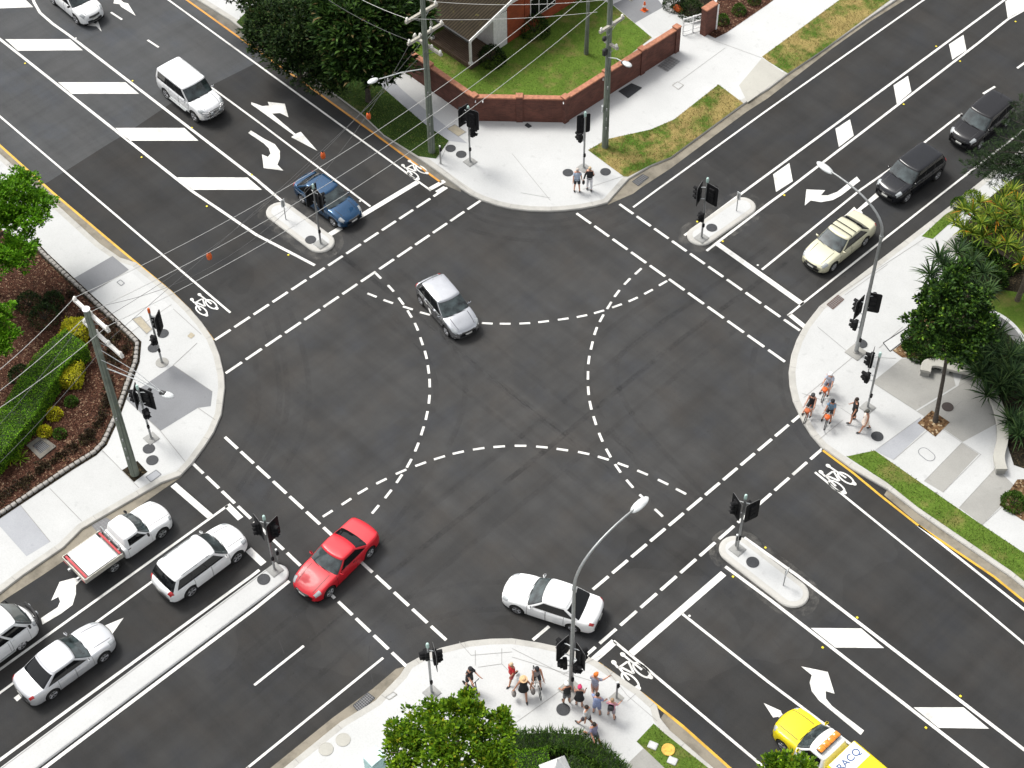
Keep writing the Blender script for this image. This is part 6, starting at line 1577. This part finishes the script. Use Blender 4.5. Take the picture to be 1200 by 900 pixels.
# stone edging, block by block
edge = pl((40, 286), (52, 299), (102, 346), (150, 391), (161, 402), (159, 424), (150.5, 447), (146, 460), (136, 488), (121, 520), (110, 531), (83, 547.5), (0, 603), (-30, 623), z=ZP)
eb = MB(); eb.bbox((0, 0, .08), (.29, .20, .17), .035); e0 = eb.build('edging_block', mat('edging_stone', (.30, .285, .265), .9, var=.3, scale=5, bump=.4)); tag(e0, 'grey edging block in the row along the bark bed and left path', 'edging block', 'edging blocks of the bark bed'); e0.location = edge[0]
e1 = MB(); first = True
ap = MB(); ap.strip(edge, .42, ZP+.016); struct(ap.build('edging_footing', 'soil'))
acc = .31; stones = [e0]
for a, b in zip(edge[:-1], edge[1:]):
    L = (b-a).length; d = (b-a).normalized()
    while acc < L:
        o = e0.copy(); COL.objects.link(o); o.location = a+d*acc; o.rotation_euler = (random.uniform(-.05, .05), random.uniform(-.05, .05), math.atan2(d.y, d.x)+random.uniform(-.06, .06)); s = random.uniform(.88, 1.06); o.scale = (s, random.uniform(.9, 1.1), s); stones.append(o); acc += .31
    acc -= L
# square concrete pit in the bark
q = pl((31, 522), (48, 510), (66, 523), (47, 538), z=ZP+.05); c = sum(q, Vector())/4; r = root('concrete_pit', c, 'square concrete pit with a dark grate sunk in the bark bed', 'pit')
b = MB(); p = [x-c for x in q]; i4 = [x*.6 for x in p]; b.loft([[(*x.to_2d(), -.06) for x in p], [(*x.to_2d(), .02) for x in p], [(*x.to_2d(), .02) for x in i4], [(*x.to_2d(), -.03) for x in i4]]); b.build('surround', 'gutter_dark', r)
b = MB(); b.sheet(i4, -.015); g_ = b.build('grate', 'lid', r)
b = MB()
for k in range(7): t = (k+.5)/7; b.strip([i4[0].lerp(i4[1], t), i4[3].lerp(i4[2], t)], .025, -.008)
b.build('bar', 'grate_grey', g_)
# low concrete corner frames under the left pole
q = pl((102, 392), (112, 404), (116, 402), (106, 389), z=ZP); c = sum(q, Vector())/4
b = MB(); b.prism([x-c for x in q], 0, .16); o = b.build('concrete_rail', 'pave_tan'); o.location = c; tag(o, 'low tan concrete rail in the bark under the left pole arms', 'concrete rail')
# benches, planter wall
def smooth_path(pts, n=24):
    out = []
    for i in range(len(pts)-1):
        p0, p1, p2, p3 = pts[max(i-1, 0)], pts[i], pts[i+1], pts[min(i+2, len(pts)-1)]
        for k in range(n//len(pts)+2):
            f = k/(n//len(pts)+2); out.append(.5*(2*p1+(p2-p0)*f+(2*p0-5*p1+4*p2-p3)*f*f+(3*p1-p0-3*p2+p3)*f**3))
    return out+[pts[-1]]
def bench(px, label, w=.55, h=.45):
    pts = smooth_path(pl(*px, z=ZP)); c = pts[0]; L = [p-c for p in pts]; r = root('concrete_bench', c, label, 'bench')
    a, b_ = offset(L, w/2), offset(L, -w/2); m = MB(); m.loft([[(p.x, p.y, h-.16), (q.x, q.y, h-.16), (q.x, q.y, h-.02), (q.x*.97+p.x*.03, q.y*.97+p.y*.03, h), (p.x*.97+q.x*.03, p.y*.97+q.y*.03, h), (p.x, p.y, h-.02)] for p, q in zip(a, b_)]); m.build('seat', 'pave_warm', r, smooth=30)
    n = len(L)
    for i0, i1 in ((0, 3), (n-4, n-1), (n//2-1, n//2+2)):
        a2, b2 = offset(L[i0:i1+1], w/2-.05), offset(L[i0:i1+1], -w/2+.05); m = MB(); m.loft([[(p.x, p.y, 0), (q.x, q.y, 0), (q.x, q.y, h-.163), (p.x, p.y, h-.163)] for p, q in zip(a2, b2)]); m.build('leg', 'pave_tan', r)
bench([(1083, 441), (1086, 432), (1098, 431), (1116, 436), (1136, 440), (1146, 443)], 'tan concrete bench with a stepped end beside the slim tree trunk')
bench([(1156, 462), (1166, 478), (1172, 500), (1173, 520), (1169, 540), (1172, 556)], 'long curved grey concrete bench edging the dark strap plants')
pts = smooth_path(pl((1140, 372), (1164, 378), (1184, 392), (1200, 414), (1212, 440), z=ZP)); c = pts[0]; L = [p-c for p in pts]; a, b_ = offset(L, .10), offset(L, -.10)
m = MB(); m.loft([[(p.x, p.y, 0), (q.x, q.y, 0), (q.x, q.y, .75), (p.x, p.y, .75)] for p, q in zip(a, b_)]); o = m.build('planter_wall', 'pave_white', smooth=30); o.location = c; tag(o, 'curved white planter wall behind the slim tree', 'wall')
for (u, v), s, l in (((1158, 278), .35, 'white boulder under the yellow pandanus rosettes'), ((1150, 286), .25, 'small white stone under the pandanus branches'), ((1178, 268), .3, 'white stone between yellow rosettes')):
    b = MB(); b.ball((0, 0, s*.4), (s, s*.75, s*.5), 8); b.v = [(x*random.uniform(.9, 1.1), y*random.uniform(.9, 1.1), z) for x, y, z in b.v]; o = b.build('boulder', 'pave_white', smooth=60); o.location = P(u, v, ZP); tag(o, l, 'boulder')
# bottom corner: cabinet, white peak, covers in the lawn
c = P(438, 886, 1.55); r = root('utility_cabinet', (c.x, c.y, ZP), 'pale teal utility cabinet at the bottom edge beside the bright tree', 'cabinet'); TE = mat('teal_panel', (.36, .55, .54), .5)
b = MB(); b.bbox((0, 0, .72), (.62, .72, 1.36), .02); b.build('body', TE, r); b = MB(); b.bbox((0, 0, 1.42), (.68, .78, .06), .02); b.build('lid', mat('teal_lid', (.50, .66, .66), .5), r); b = MB(); b.box((0, 0, .03), (.66, .76, .06)); b.build('plinth', 'pave_tan', r)
b = MB(); b.bbox((.318, 0, .74), (.014, .62, 1.2), .006); d = b.build('door', TE, r); b = MB(); b.bbox((.34, .24, .8), (.03, .03, .16), .01); b.build('door_handle', 'steel', d)
c = P(653, 892, 2.2); r = root('parasol', (c.x, c.y, ZP), 'white peaked parasol top poking up between the bottom hedges', 'parasol')
b = MB(); n = 4; rg = [(.85*math.cos(2*PI*k/n+.4), .85*math.sin(2*PI*k/n+.4), 1.1) for k in range(n)]; b.loft([rg, [(x*.5, y*.5, 1.68) for x, y, z in rg], [(x*.03, y*.03, 2.2) for x, y, z in rg]]); b.build('canopy', 'white', r); b = MB(); b.tube([(0, 0, 0), (0, 0, 2.25)], .03, 8); b.build('pole', 'steel', r)
for (u, v), l in (((765, 874), 'white square cover in the small lawn, nearer the people'), ((788, 892), 'white square cover in the small lawn at the bottom edge')):
    b = MB(); b.bbox((0, 0, .03), (.42, .36, .07), .03, rz=.35); o = b.build('valve_cover', 'pave_white'); o.location = P(u, v, ZP)+Vector((0, 0, .01)); tag(o, l, 'cover'); b = MB(); b.bbox((0, 0, .068), (.2, .16, .014), .005, rz=.35); b.build('lid', 'white', o)
b = MB(); b.lathe([(.30, 0), (.30, .05), (.27, .06)], 22); o = b.build('hydrant_cover', mat('amber_ring', (.60, .36, .06), .7, var=.3)); o.location = P(783, 879, ZP)+Vector((0, 0, .01)); tag(o, 'round orange yellow hydrant cover in the small lawn', 'cover'); b = MB(); b.bbox((0, 0, .068), (.28, .2, .02), .008, rz=.5); b.build('lid', mat('amber_lid', (.70, .40, .05), .6), o)
# driveway things
c = P(755, 12, ZP); r = root('traffic_cone', c, 'orange traffic cone standing in the house driveway', 'cone'); b = MB(); b.lathe([(.14, .03), (.10, .25), (.05, .62), (.03, .66)], 14); b.build('cone_body', 'orange', r, smooth=40); b = MB(); b.bbox((0, 0, .018), (.38, .38, .035), .01); b.build('base', 'orange', r); b = MB(); b.lathe([(.104, .28), (.082, .42)], 14); b.build('reflective_band', 'white', r)
c = P(794, 13, ZP); r = root('bag', c, 'orange bag lying by the dark shrub beside the drive', 'bag'); b = MB(); b.ball((0, 0, .2), (.36, .24, .22), 9); b.v = [(x*random.uniform(.88, 1.12), y*random.uniform(.88, 1.12), z) for x, y, z in b.v]; b.build('sack', 'orange', r, smooth=60); b = MB(); b.tube([(.1, -.1, .38), (.05, 0, .52), (-.05, .1, .38)], .02, 6); b.build('handle', 'orange', r)
# ------------------------------------------------------------------ people
def skin_mesh(verts, edges, radii, levels=1):
    me = bpy.data.meshes.new('body'); me.from_pydata(verts, edges, []); o = bpy.data.objects.new('body', me); COL.objects.link(o)
    md = o.modifiers.new('skin', 'SKIN'); md.use_smooth_shade = True
    for i, s in enumerate(me.skin_vertices[0].data):
        s.radius = radii[i] if isinstance(radii[i], tuple) else (radii[i], radii[i]); s.use_root = (i == 0)
    sb = o.modifiers.new('sub', 'SUBSURF'); sb.levels = levels; sb.render_levels = levels
    dg = bpy.context.evaluated_depsgraph_get(); nm = bpy.data.meshes.new_from_object(o.evaluated_get(dg)); bpy.data.objects.remove(o)
    return nm
def person(px, yaw, label, top=None, legs=None, skin='skin_tan', hair=(.02, .014, .01), hat=None, arms=((.1, .15, .2), (.1, .15, .2)), leg=((0, 0, .06), (0, 0, .06)), lean=0.0, h=1.70, long=False, dress=None, shoes=(.03, .03, .03), hold=(), pos=None, z0=ZP, hair_long=False, nod=.15, sleeve=.55, trousers=.5, brim=False, pack=None, helmet=None, ground=True):
    """arms and legs: (forward swing, sideways, bend) in radians, left then right; the body looks along +x"""
    base = Vector(pos) if pos is not None else P(*px, z=z0)
    r = root('person', base, label, 'person', yaw); s = h/1.72
    rl = Matrix.Rotation(lean, 3, 'Y'); pel = Vector((0, 0, .93))
    U = lambda x, y, z: pel+rl @ Vector((x, y, z-.93))
    V = [pel, U(0, 0, 1.07), U(.01, 0, 1.25), U(0, 0, 1.40), U(.01, 0, 1.49)]; E = [(0, 1), (1, 2), (2, 3), (3, 4)]
    Rr = [(.105, .135), (.095, .125), (.105, .15), (.08, .11), .052]
    hd = U(.01, 0, 1.49); hm = rl @ Matrix.Rotation(nod, 3, 'Y'); T = lambda x, y, z: hd+hm @ Vector((x, y, z))
    V += [T(.02, 0, .09), T(.025, 0, .17)]; E += [(4, 5), (5, 6)]; Rr += [.085, .075]
    J = {}
    for k, (sw, ab, bd) in zip((1, -1), arms):
        sh = U(0, .175*k, 1.39); d = rl @ Vector((math.sin(sw)*math.cos(ab), math.sin(ab)*k, -math.cos(sw)*math.cos(ab))); el = sh+d*.285
        ax = Vector((0, 1, 0)); d2 = Matrix.Rotation(-bd, 3, ax) @ d; wr = el+d2*.255; ha = wr+d2*.075
        n = len(V); V += [sh, el, wr, ha]; E += [(3, n), (n, n+1), (n+1, n+2), (n+2, n+3)]; Rr += [.058, .042, .030, (.038, .02)]; J[('arm', k)] = (sh, el, wr, ha, d2)
    feet = []
    for k, (sw, bd, ab) in zip((1, -1), leg):
        hp = pel+Vector((0, .085*k, -.05)); d = Vector((math.sin(sw), math.sin(ab)*k, -math.cos(sw))).normalized(); kn = hp+d*.41
        d2 = Matrix.Rotation(bd, 3, 'Y') @ d; an = kn+d2*.40; f = Vector((math.cos(max(-.6, min(.6, sw-bd))), 0, math.sin(min(.35, max(-.35, sw-bd))))); to = an+f*.15+Vector((0, 0, -.05))
        n = len(V); V += [hp, kn, an, to]; E += [(0, n), (n, n+1), (n+1, n+2), (n+2, n+3)]; Rr += [.09, .062, .042, .035]; J[('leg', k)] = (hp, kn, an, to, d2); feet.append(min(an.z, to.z)-.045)
    dz = Vector((0, 0, -min(feet) if ground else 0.0))
    me = skin_mesh([tuple((v+dz)*s) for v in V], E, [tuple(x*s for x in q) if isinstance(q, tuple) else q*s for q in Rr])
    # face, ears and fingers join the same body mesh
    x = MB(); W = lambda p: (p+dz)*s
    x.ball(W(T(.112, 0, .10)), (.018*s, .014*s, .022*s), 6); x.ball(W(T(.085, 0, .055)), (.012*s, .026*s, .006*s), 6)
    for k in (1, -1):
        x.ball(W(T(.01, .088*k, .10)), (.018*s, .010*s, .03*s), 6)
        sh, el, wr, ha, d2 = J[('arm', k)]; sd = Vector((1, 0, 0)) if abs(d2.x) < .8 else Vector((0, 0, 1)); sd = (sd-d2*sd.dot(d2)).normalized(); nn = d2.cross(sd)
        for i, (o_, ln_) in enumerate(((-.027, .065), (-.009, .078), (.009, .072), (.027, .055))):
            a = ha+sd*o_; b1 = a+d2*ln_*.55-nn*k*.008; x.tube([W(a-d2*.02), W(b1), W(b1+d2*ln_*.4-nn*k*.025)], [.010*s, .009*s, .007*s], 5)
        a = wr+sd*.02+d2*.02; x.tube([W(a), W(a+sd*.03+d2*.03), W(a+sd*.035+d2*.065)], [.012*s, .010*s, .008*s], 5)
    bm = bmesh.new(); bm.from_mesh(me); t2 = bpy.data.meshes.new('t'); t2.from_pydata(x.v, [], x.f); bm.from_mesh(t2); bm.to_mesh(me); bm.free()
    me.materials.clear(); me.materials.append(M[skin]); me.polygons.foreach_set('use_smooth', [True]*len(me.polygons))
    o = bpy.data.objects.new('body', me); COL.objects.link(o); o.parent = r
    def ell(c, rx, ry, m=rl, n=14): return [W(c+m @ Vector((rx*math.cos(2*PI*i/n), ry*math.sin(2*PI*i/n), 0))) for i in range(n)]
    e = MB()
    for k in (1, -1): e.ball(W(T(.098, .034*k, .115)), (.010*s, .014*s, .010*s), 6)
    e.build('eyes', 'black', r)
    if top is not None or dress is not None:
        c = cloth('%.2f_%.2f_%.2f' % tuple(top or dress), tuple(top or dress)); b = MB()
        lo = .86 if dress is None else (.55 if long else .68)
        rings = []
        if dress is not None: rings += [ell(Vector((0, 0, lo)), .20, .25, Matrix.Identity(3)), ell(Vector((0, 0, .88)), .165, .20, Matrix.Identity(3))]
        else: rings += [ell(Vector((0, 0, .86)), .145, .185, Matrix.Identity(3))]
        rings += [ell(U(0, 0, 1.05), .125, .165), ell(U(.01, 0, 1.25), .145, .19), ell(U(.005, 0, 1.37), .115, .19), ell(U(.0, 0, 1.425), .085, .13), ell(U(.0, 0, 1.45), .06, .075)]
        b.loft(rings, cap=False)
        for k in (1, -1):
            sh, el, wr, ha, d2 = J[('arm', k)]
            if sleeve > 0: en = sh.lerp(el, sleeve/.55*.62) if sleeve <= .8 else wr; mid = [] if sleeve <= .8 else [W(el)]; b.tube([W(sh+Vector((0, -.05*k, .01))), *mid, W(en)], [.078*s, *([.06*s] if mid else []), (.068 if not mid else .045)*s], 8)
        b.build('dress' if dress is not None else 'shirt', c, r, smooth=60)
    if legs is not None:
        c = cloth('%.2f_%.2f_%.2f' % tuple(legs), tuple(legs)); b = MB(); b.loft([ell(Vector((0, 0, 1.02)), .125, .165, Matrix.Identity(3)), ell(Vector((0, 0, .92)), .14, .18, Matrix.Identity(3)), ell(Vector((0, 0, .80)), .12, .165, Matrix.Identity(3))])
        for k in (1, -1):
            hp, kn, an, to, d2 = J[('leg', k)]
            if trousers > .8: b.tube([W(hp), W(kn), W(an)], [.11*s, .078*s, .062*s], 8)
            else: b.tube([W(hp), W(hp.lerp(kn, trousers*1.6))], [.11*s, .092*s], 8)
        b.build('trousers' if trousers > .8 else 'shorts', c, r, smooth=60)
    b = MB()
    for k in (1, -1):
        hp, kn, an, to, d2 = J[('leg', k)]; d = (to-an).normalized(); yaw2 = Matrix.Identity(3)
        b.ball(W((an+to)/2+Vector((.015, 0, -.012))), (.135*s, .05*s, .045*s), 8)
    b.build('shoes', cloth('shoe_%.2f' % shoes[0], shoes), r, smooth=60)
    hc = T(.005, 0, .135)
    if helmet or hat:
        col = helmet or hat; b = MB(); b.ball(W(hc+hm @ Vector((.005, 0, .03))), (.125*s, .112*s, .10*s), 12, hm)
        if brim: b.lathe([(.10*s, .0), (.19*s, -.01*s), (.19*s, .008*s), (.10*s, .02*s)], 18, W(hc+hm @ Vector((0, 0, .035))), hm)
        elif not helmet: b.ball(W(hc+hm @ Vector((.13, 0, .02))), (.07*s, .075*s, .012*s), 8, hm)
        b.build('helmet' if helmet else 'hat', cloth('hat_%.2f_%.2f_%.2f' % tuple(col), tuple(col)), r, smooth=60)
    b = MB(); b.ball(W(hc+hm @ Vector((-.015, 0, .015))), (.105*s, .098*s, .095*s), 12, hm)
    if hair_long: b.ball(W(hc+hm @ Vector((-.085, 0, -.10))), (.05*s, .085*s, .15*s), 10, hm)
    b.build('hair', cloth('hair_%.2f' % hair[0], hair), r, smooth=60)
    if pack:
        c, ln_ = pack; b = MB(); q = U(-.17, 0, 1.22); b.bbox(W(q), (.20*s, .30*s, .42*s), .06); b.build('backpack', cloth('pack_%.2f_%.2f' % (c[0], c[1]), c), r, smooth=60)
    r['_hands'] = [tuple(W(J[('arm', 1)][3])), tuple(W(J[('arm', -1)][3]))]
    return r
def held_bag(p, side, label, col, sz=(.30, .16, .36), drop=.30):
    """a bag hanging from a hand: a thing of its own"""
    hp = Vector(p['_hands'][0 if side > 0 else 1]); w = p.matrix_basis @ hp; r = root('bag', (w.x, w.y, max(ZP+.05, w.z-drop-sz[2]/2)), label, 'bag', p.rotation_euler.z)
    b = MB(); b.ball((0, 0, sz[2]/2), (sz[0]*.6, sz[1]*.7, sz[2]*.55), 9); b.build('sack', cloth('bag_%.2f_%.2f' % (col[0], col[1]), col), r, smooth=60)
    b = MB(); b.tube([(-.08, 0, sz[2]*.9), (0, 0, sz[2]/2+drop+.03), (.08, 0, sz[2]*.9)], .012, 6); b.build('handle', cloth('bag_%.2f_%.2f' % (col[0], col[1]), col), r)
TOCAM = -PI/4; AWAY = 3*PI/4
person((676, 223.5), TOCAM+.1, 'man in pale blue shirt and black shorts standing by the wall corner', (.42, .50, .62), (.02, .02, .025), 'skin_pale', (.45, .40, .36), arms=((-.05, .18, .25), (.2, .15, .4)), leg=((.06, 0, .08), (-.05, 0, .08)))
wm = person((690.5, 222), TOCAM-.1, 'woman in black top and white trousers holding a hand to her face', (.015, .015, .018), (.70, .70, .72), 'skin_pale', (.50, .38, .24), trousers=1, arms=((.35, .15, 2.3), (.1, .25, .6)), leg=((.12, .1, .05), (-.08, .05, .05)), sleeve=1, hair_long=True)
held_bag(wm, -1, 'black handbag hanging from the woman in white trousers', (.02, .02, .02), (.26, .12, .22), .16)
person((999, 494), PI+.75, 'man dressed in black shirt and shorts standing under the right traffic light', (.012, .012, .013), (.014, .014, .015), 'skin_tan', arms=((.1, .3, .35), (.15, .25, .5)), leg=((.2, .1, .12), (-.15, .05, .1)), h=1.82)
person((1012, 505), PI+.95, 'woman in cream top and pink skirt stepping beside the man in black', dress=(.74, .64, .56), skin='skin_tan', hair=(.05, .03, .02), hat=(.06, .06, .05), arms=((.1, .18, .2), (-.1, .18, .2)), leg=((.35, .1, .03), (-.3, .35, .03)), sleeve=0, h=1.68)
person((600, 798), AWAY+2.4, 'person in red shirt walking behind the woman with two bags', (.50, .02, .025), (.30, .05, .05), 'skin_tan', (.50, .38, .22), arms=((.5, .15, 1.4), (-.4, .15, .3)), leg=((.45, .15, .03), (-.45, .5, .03)), h=1.62)
bw = person((613.5, 816), TOCAM+.15, 'woman in black dress and straw hat carrying two bags', dress=(.012, .012, .013), skin='skin_tan', hat=(.62, .40, .22), brim=True, arms=((.05, .42, .1), (.05, .45, .1)), leg=((.42, .15, .02), (-.42, .45, .02)), sleeve=0, h=1.7)
held_bag(bw, 1, 'grey shopping bag at the left arm of the woman in the black dress', (.20, .18, .17)); held_bag(bw, -1, 'grey shopping bag at the right arm of the woman in the black dress', (.22, .20, .19))
person((664, 824), AWAY+.3, 'woman in white hat, black top and grey shorts beside the lamp post', (.015, .015, .016), (.16, .16, .17), 'skin_tan', hat=(.82, .82, .80), arms=((.25, .12, .6), (.1, .15, .3)), leg=((.05, 0, .07), (-.03, 0, .07)), sleeve=0, h=1.66)
person((678.5, 827.5), AWAY-.1, 'woman in pink hat and black skirt standing beside the white hat', dress=(.016, .016, .018), skin='skin_pale', hat=(.72, .05, .16), arms=((.25, .15, 1.0), (.2, .15, 1.0)), leg=((.05, 0, .07), (-.05, 0, .07)), sleeve=0, h=1.64)
person((696.5, 814), AWAY-.5, 'person in orange hat and grey blue shirt holding out one arm', (.34, .36, .46), (.45, .24, .18), 'skin_pale', hat=(.80, .20, .03), arms=((.2, .2, .5), (.9, .5, .8)), leg=((.05, 0, .06), (-.05, 0, .06)), h=1.72)
person((699, 837), AWAY-.2, 'dark haired man in light blue shirt with a hand raised', (.26, .32, .52), (.20, .24, .38), 'skin_pale', arms=((1.2, .3, 1.2), (.2, .3, .6)), leg=((.05, 0, .08), (-.03, 0, .08)), h=1.75)
person((687, 850), AWAY+1.0, 'man in pale grey shirt and dark shorts walking left in the group', (.48, .50, .50), (.05, .04, .05), 'skin_tan', arms=((-.3, .15, .3), (.3, .15, .5)), leg=((.45, .1, .04), (-.3, .4, .04)), h=1.72)
person((695, 868), PI*1.95, 'man in violet grey shirt striding past the curved hedge', (.22, .21, .32), (.13, .13, .15), 'skin_tan', arms=((-.4, .15, .3), (.45, .15, .6)), leg=((.62, .1, .03), (-.6, .3, .03)), h=1.74, sleeve=.5)
person((716, 841), AWAY-.3, 'child sized person in pink with a dark bag by the button post', (.66, .30, .40), (.30, .26, .28), 'skin_pale', (.30, .20, .12), arms=((.2, .2, .4), (.4, .3, .9)), leg=((.1, 0, .12), (-.1, 0, .12)), h=1.58, pack=((.04, .04, .045), 1))
# ------------------------------------------------------------------ bicycles and a scooter
def bicycle(f, b_, label, col, basket=None, z0=ZP):
    F, B = P(*f, z=z0), P(*b_, z=z0); d = (F-B).normalized(); c = (F+B)/2; r = root('bicycle', (c.x, c.y, z0+.004), label, 'bicycle', math.atan2(d.y, d.x), 'bicycles at the crossing')
    for x in (.52, -.52):
        m = MB(); n = 24; m.tube([(x+.33*math.cos(2*PI*i/n), 0, .35+.33*math.sin(2*PI*i/n)) for i in range(n+1)], .020, 6, False); w = m.build('wheel', 'rubber', r, smooth=60)
        m = MB()
        for i in range(10): a = 2*PI*i/10; m.tube([(x, 0, .35), (x+.31*math.cos(a), 0, .35+.31*math.sin(a))], .004, 4)
        m.tube([(x, -.05, .35), (x, .05, .35)], .025, 6); m.build('spokes', 'steel', w)
    c_ = paint('bike_%.2f' % col[0], col); m = MB()
    for p, q, t in (((-.10, 0, .30), (.40, 0, .78), .022), ((-.10, 0, .30), (-.22, 0, .80), .02), ((-.20, 0, .74), (.38, 0, .84), .02), ((-.10, 0, .30), (-.52, 0, .35), .015), ((-.21, 0, .74), (-.52, 0, .35), .013), ((.38, 0, .90), (.43, 0, .70), .022), ((.43, .04, .70), (.52, .04, .35), .014), ((.43, -.04, .70), (.52, -.04, .35), .014)): m.tube([p, q], t, 6)
    m.build('frame', c_, r, smooth=60)
    m = MB(); m.tube([(.24, .30, 1.02), (.34, .26, 1.04), (.38, 0, 1.0), (.34, -.26, 1.04), (.24, -.30, 1.02)], .014, 6); m.tube([(.38, 0, .88), (.38, 0, 1.0)], .016, 6); m.build('handlebar', 'steel', r, smooth=60)
    m = MB(); m.ball((-.24, 0, .93), (.15, .08, .04), 8); m.tube([(-.22, 0, .78), (-.23, 0, .92)], .014, 6); m.build('saddle', 'black', r, smooth=60)
    m = MB(); m.lathe([(.09, -.01), (.09, .01)], 14, (-.10, -.06, .30), Matrix.Rotation(PI/2, 3, 'X')); m.tube([(-.10, -.08, .30), (.05, -.09, .22)], .012, 5); m.tube([(-.10, .08, .30), (-.25, .09, .38)], .012, 5); m.box((.07, -.13, .21), (.09, .08, .02)); m.box((-.27, .13, .38), (.09, .08, .02)); m.build('crank', 'steel', r)
    if basket:
        m = MB(); m.lathe([(.10, 0), (.14, .10), (.15, .19), (.12, .22)], 12, (.54, 0, .78)); m.build('front_basket', basket, r, smooth=50)
    return r, Vector((d.x, d.y, 0))
def rider(bk, label, foot=1, **kw):
    r, d = bk; yaw = r.rotation_euler.z; p = Vector(r.location)-d*.20; p.z = ZP
    # pelvis on the saddle, one foot down, hands at the bar
    lg = [(1.15, 1.25, .05), (.42, .32, .30)]
    if foot < 0: lg.reverse()
    return person(None, yaw, label, pos=p, leg=lg, arms=((.95, .12, .25), (.95, .12, .25)), lean=.22, nod=-.05, **kw)
BO = [bicycle((963, 472), (974, 452), 'orange trimmed bicycle of the rider in the white helmet', (.60, .14, .02), 'orange'), bicycle((942.5, 497), (953.5, 476), 'bicycle with a front basket standing right at the kerb edge', (.50, .12, .05), mat('rust_basket', (.42, .10, .03), .7)), bicycle((966, 504), (975.5, 483), 'bicycle with an orange front basket nearest the white crossing ramp', (.05, .05, .05), 'orange')]
rider(BO[0], 'cyclist in white helmet and pale blue top behind the other two', top=(.44, .48, .56), legs=(.16, .16, .2), helmet=(.85, .85, .84), skin='skin_pale', h=1.72)
rider(BO[1], 'cyclist in black top and dark helmet at the kerb edge', top=(.015, .015, .016), legs=(.03, .03, .03), helmet=(.05, .05, .05), skin='skin_pale', foot=1, sleeve=0, h=1.72)
rider(BO[2], 'cyclist in blue top and black helmet beside the man in black', top=(.16, .26, .36), legs=(.03, .03, .035), helmet=(.015, .015, .018), skin='skin_tan', foot=1, h=1.72)
BB = bicycle((632, 815), (627, 795), 'pale bicycle ridden towards the tree on the bottom corner', (.7, .68, .64))
rider(BB, 'cyclist in grey top and dark cap on the bottom corner', top=(.30, .27, .27), legs=(.04, .04, .05), hat=(.015, .015, .02), skin='skin_tan', sleeve=0, h=1.68)
F, B = P(557.5, 813, ZP), P(546, 803, ZP); d = (F-B).normalized(); c = (F+B)/2; sc = root('kick_scooter', (c.x, c.y, ZP+.004), 'black kick scooter under the rider in black beside the tree', 'scooter', math.atan2(d.y, d.x))
b = MB(); b.bbox((-.05, 0, .13), (.62, .15, .05), .02); b.build('deck', 'black', sc)
b = MB(); b.tube([(.42, 0, .14), (.40, 0, .3), (.32, 0, 1.02)], .025, 8); b.build('stem', 'black', sc, smooth=60); b = MB(); b.tube([(.31, .24, 1.03), (.32, 0, 1.03), (.31, -.24, 1.03)], .018, 6); b.build('handlebar', 'black', sc)
for x in (.45, -.42):
    b = MB(); b.lathe([(.06, -.025), (.11, -.02), (.11, .02), (.06, .025)], 16, (x, 0, .11), Matrix.Rotation(PI/2, 3, 'X')); b.build('wheel', 'rubber', sc, smooth=40)
person(None, sc.rotation_euler.z, 'person all in black riding a kick scooter', (.013, .013, .014), (.014, .014, .016), 'skin_pale', pos=Vector((c.x, c.y, ZP+.16))-d*.06, hat=(.02, .02, .022), arms=((.75, .1, .5), (.75, .1, .5)), leg=((.12, .1, .02), (-.12, .1, .02)), h=1.74, lean=.1)
for o in bpy.data.objects:
    for k in ('_hands', '_half'):
        if k in o: del o[k]
# ------------------------------------------------------------------ daylight under thin cloud
w = bpy.data.worlds.new('World'); SC.world = w; w.use_nodes = True
nt = w.node_tree; nt.nodes.clear()
out = nt.nodes.new('ShaderNodeOutputWorld'); bg = nt.nodes.new('ShaderNodeBackground'); sky = nt.nodes.new('ShaderNodeTexSky')
SUN_EL, SUN_AZ = R(58), R(-98)     # azimuth measured from +Y towards +X
sky.sky_type = 'NISHITA'; sky.sun_disc = False; sky.sun_elevation = SUN_EL; sky.sun_rotation = SUN_AZ
sky.air_density = 1.0; sky.dust_density = 4.0; sky.ozone_density = 1.0
hs = nt.nodes.new('ShaderNodeHueSaturation'); hs.inputs['Saturation'].default_value = 0.15
nt.links.new(sky.outputs[0], hs.inputs['Color']); nt.links.new(hs.outputs[0], bg.inputs[0]); bg.inputs[1].default_value = 0.115
nt.links.new(bg.outputs[0], out.inputs[0])
sl = bpy.data.lights.new('sun', 'SUN'); so = bpy.data.objects.new('sun', sl); COL.objects.link(so)
sl.energy = 1.35; sl.angle = R(18); sl.color = (1.0, 0.965, 0.90)
sd = Vector((math.sin(SUN_AZ)*math.cos(SUN_EL), math.cos(SUN_AZ)*math.cos(SUN_EL), math.sin(SUN_EL)))
so.rotation_euler = sd.to_track_quat('Z', 'Y').to_euler(); so.location = (0, 0, 120)
SC.view_settings.view_transform = 'Standard'; SC.view_settings.look = 'None'; SC.view_settings.gamma = 1.0
SC.view_settings.use_curve_mapping = False; SC.view_settings.exposure = 0.96
SC.cycles.max_bounces = 6; SC.cycles.transparent_max_bounces = 8; SC.cycles.diffuse_bounces = 3
SC.cycles.use_denoising = True
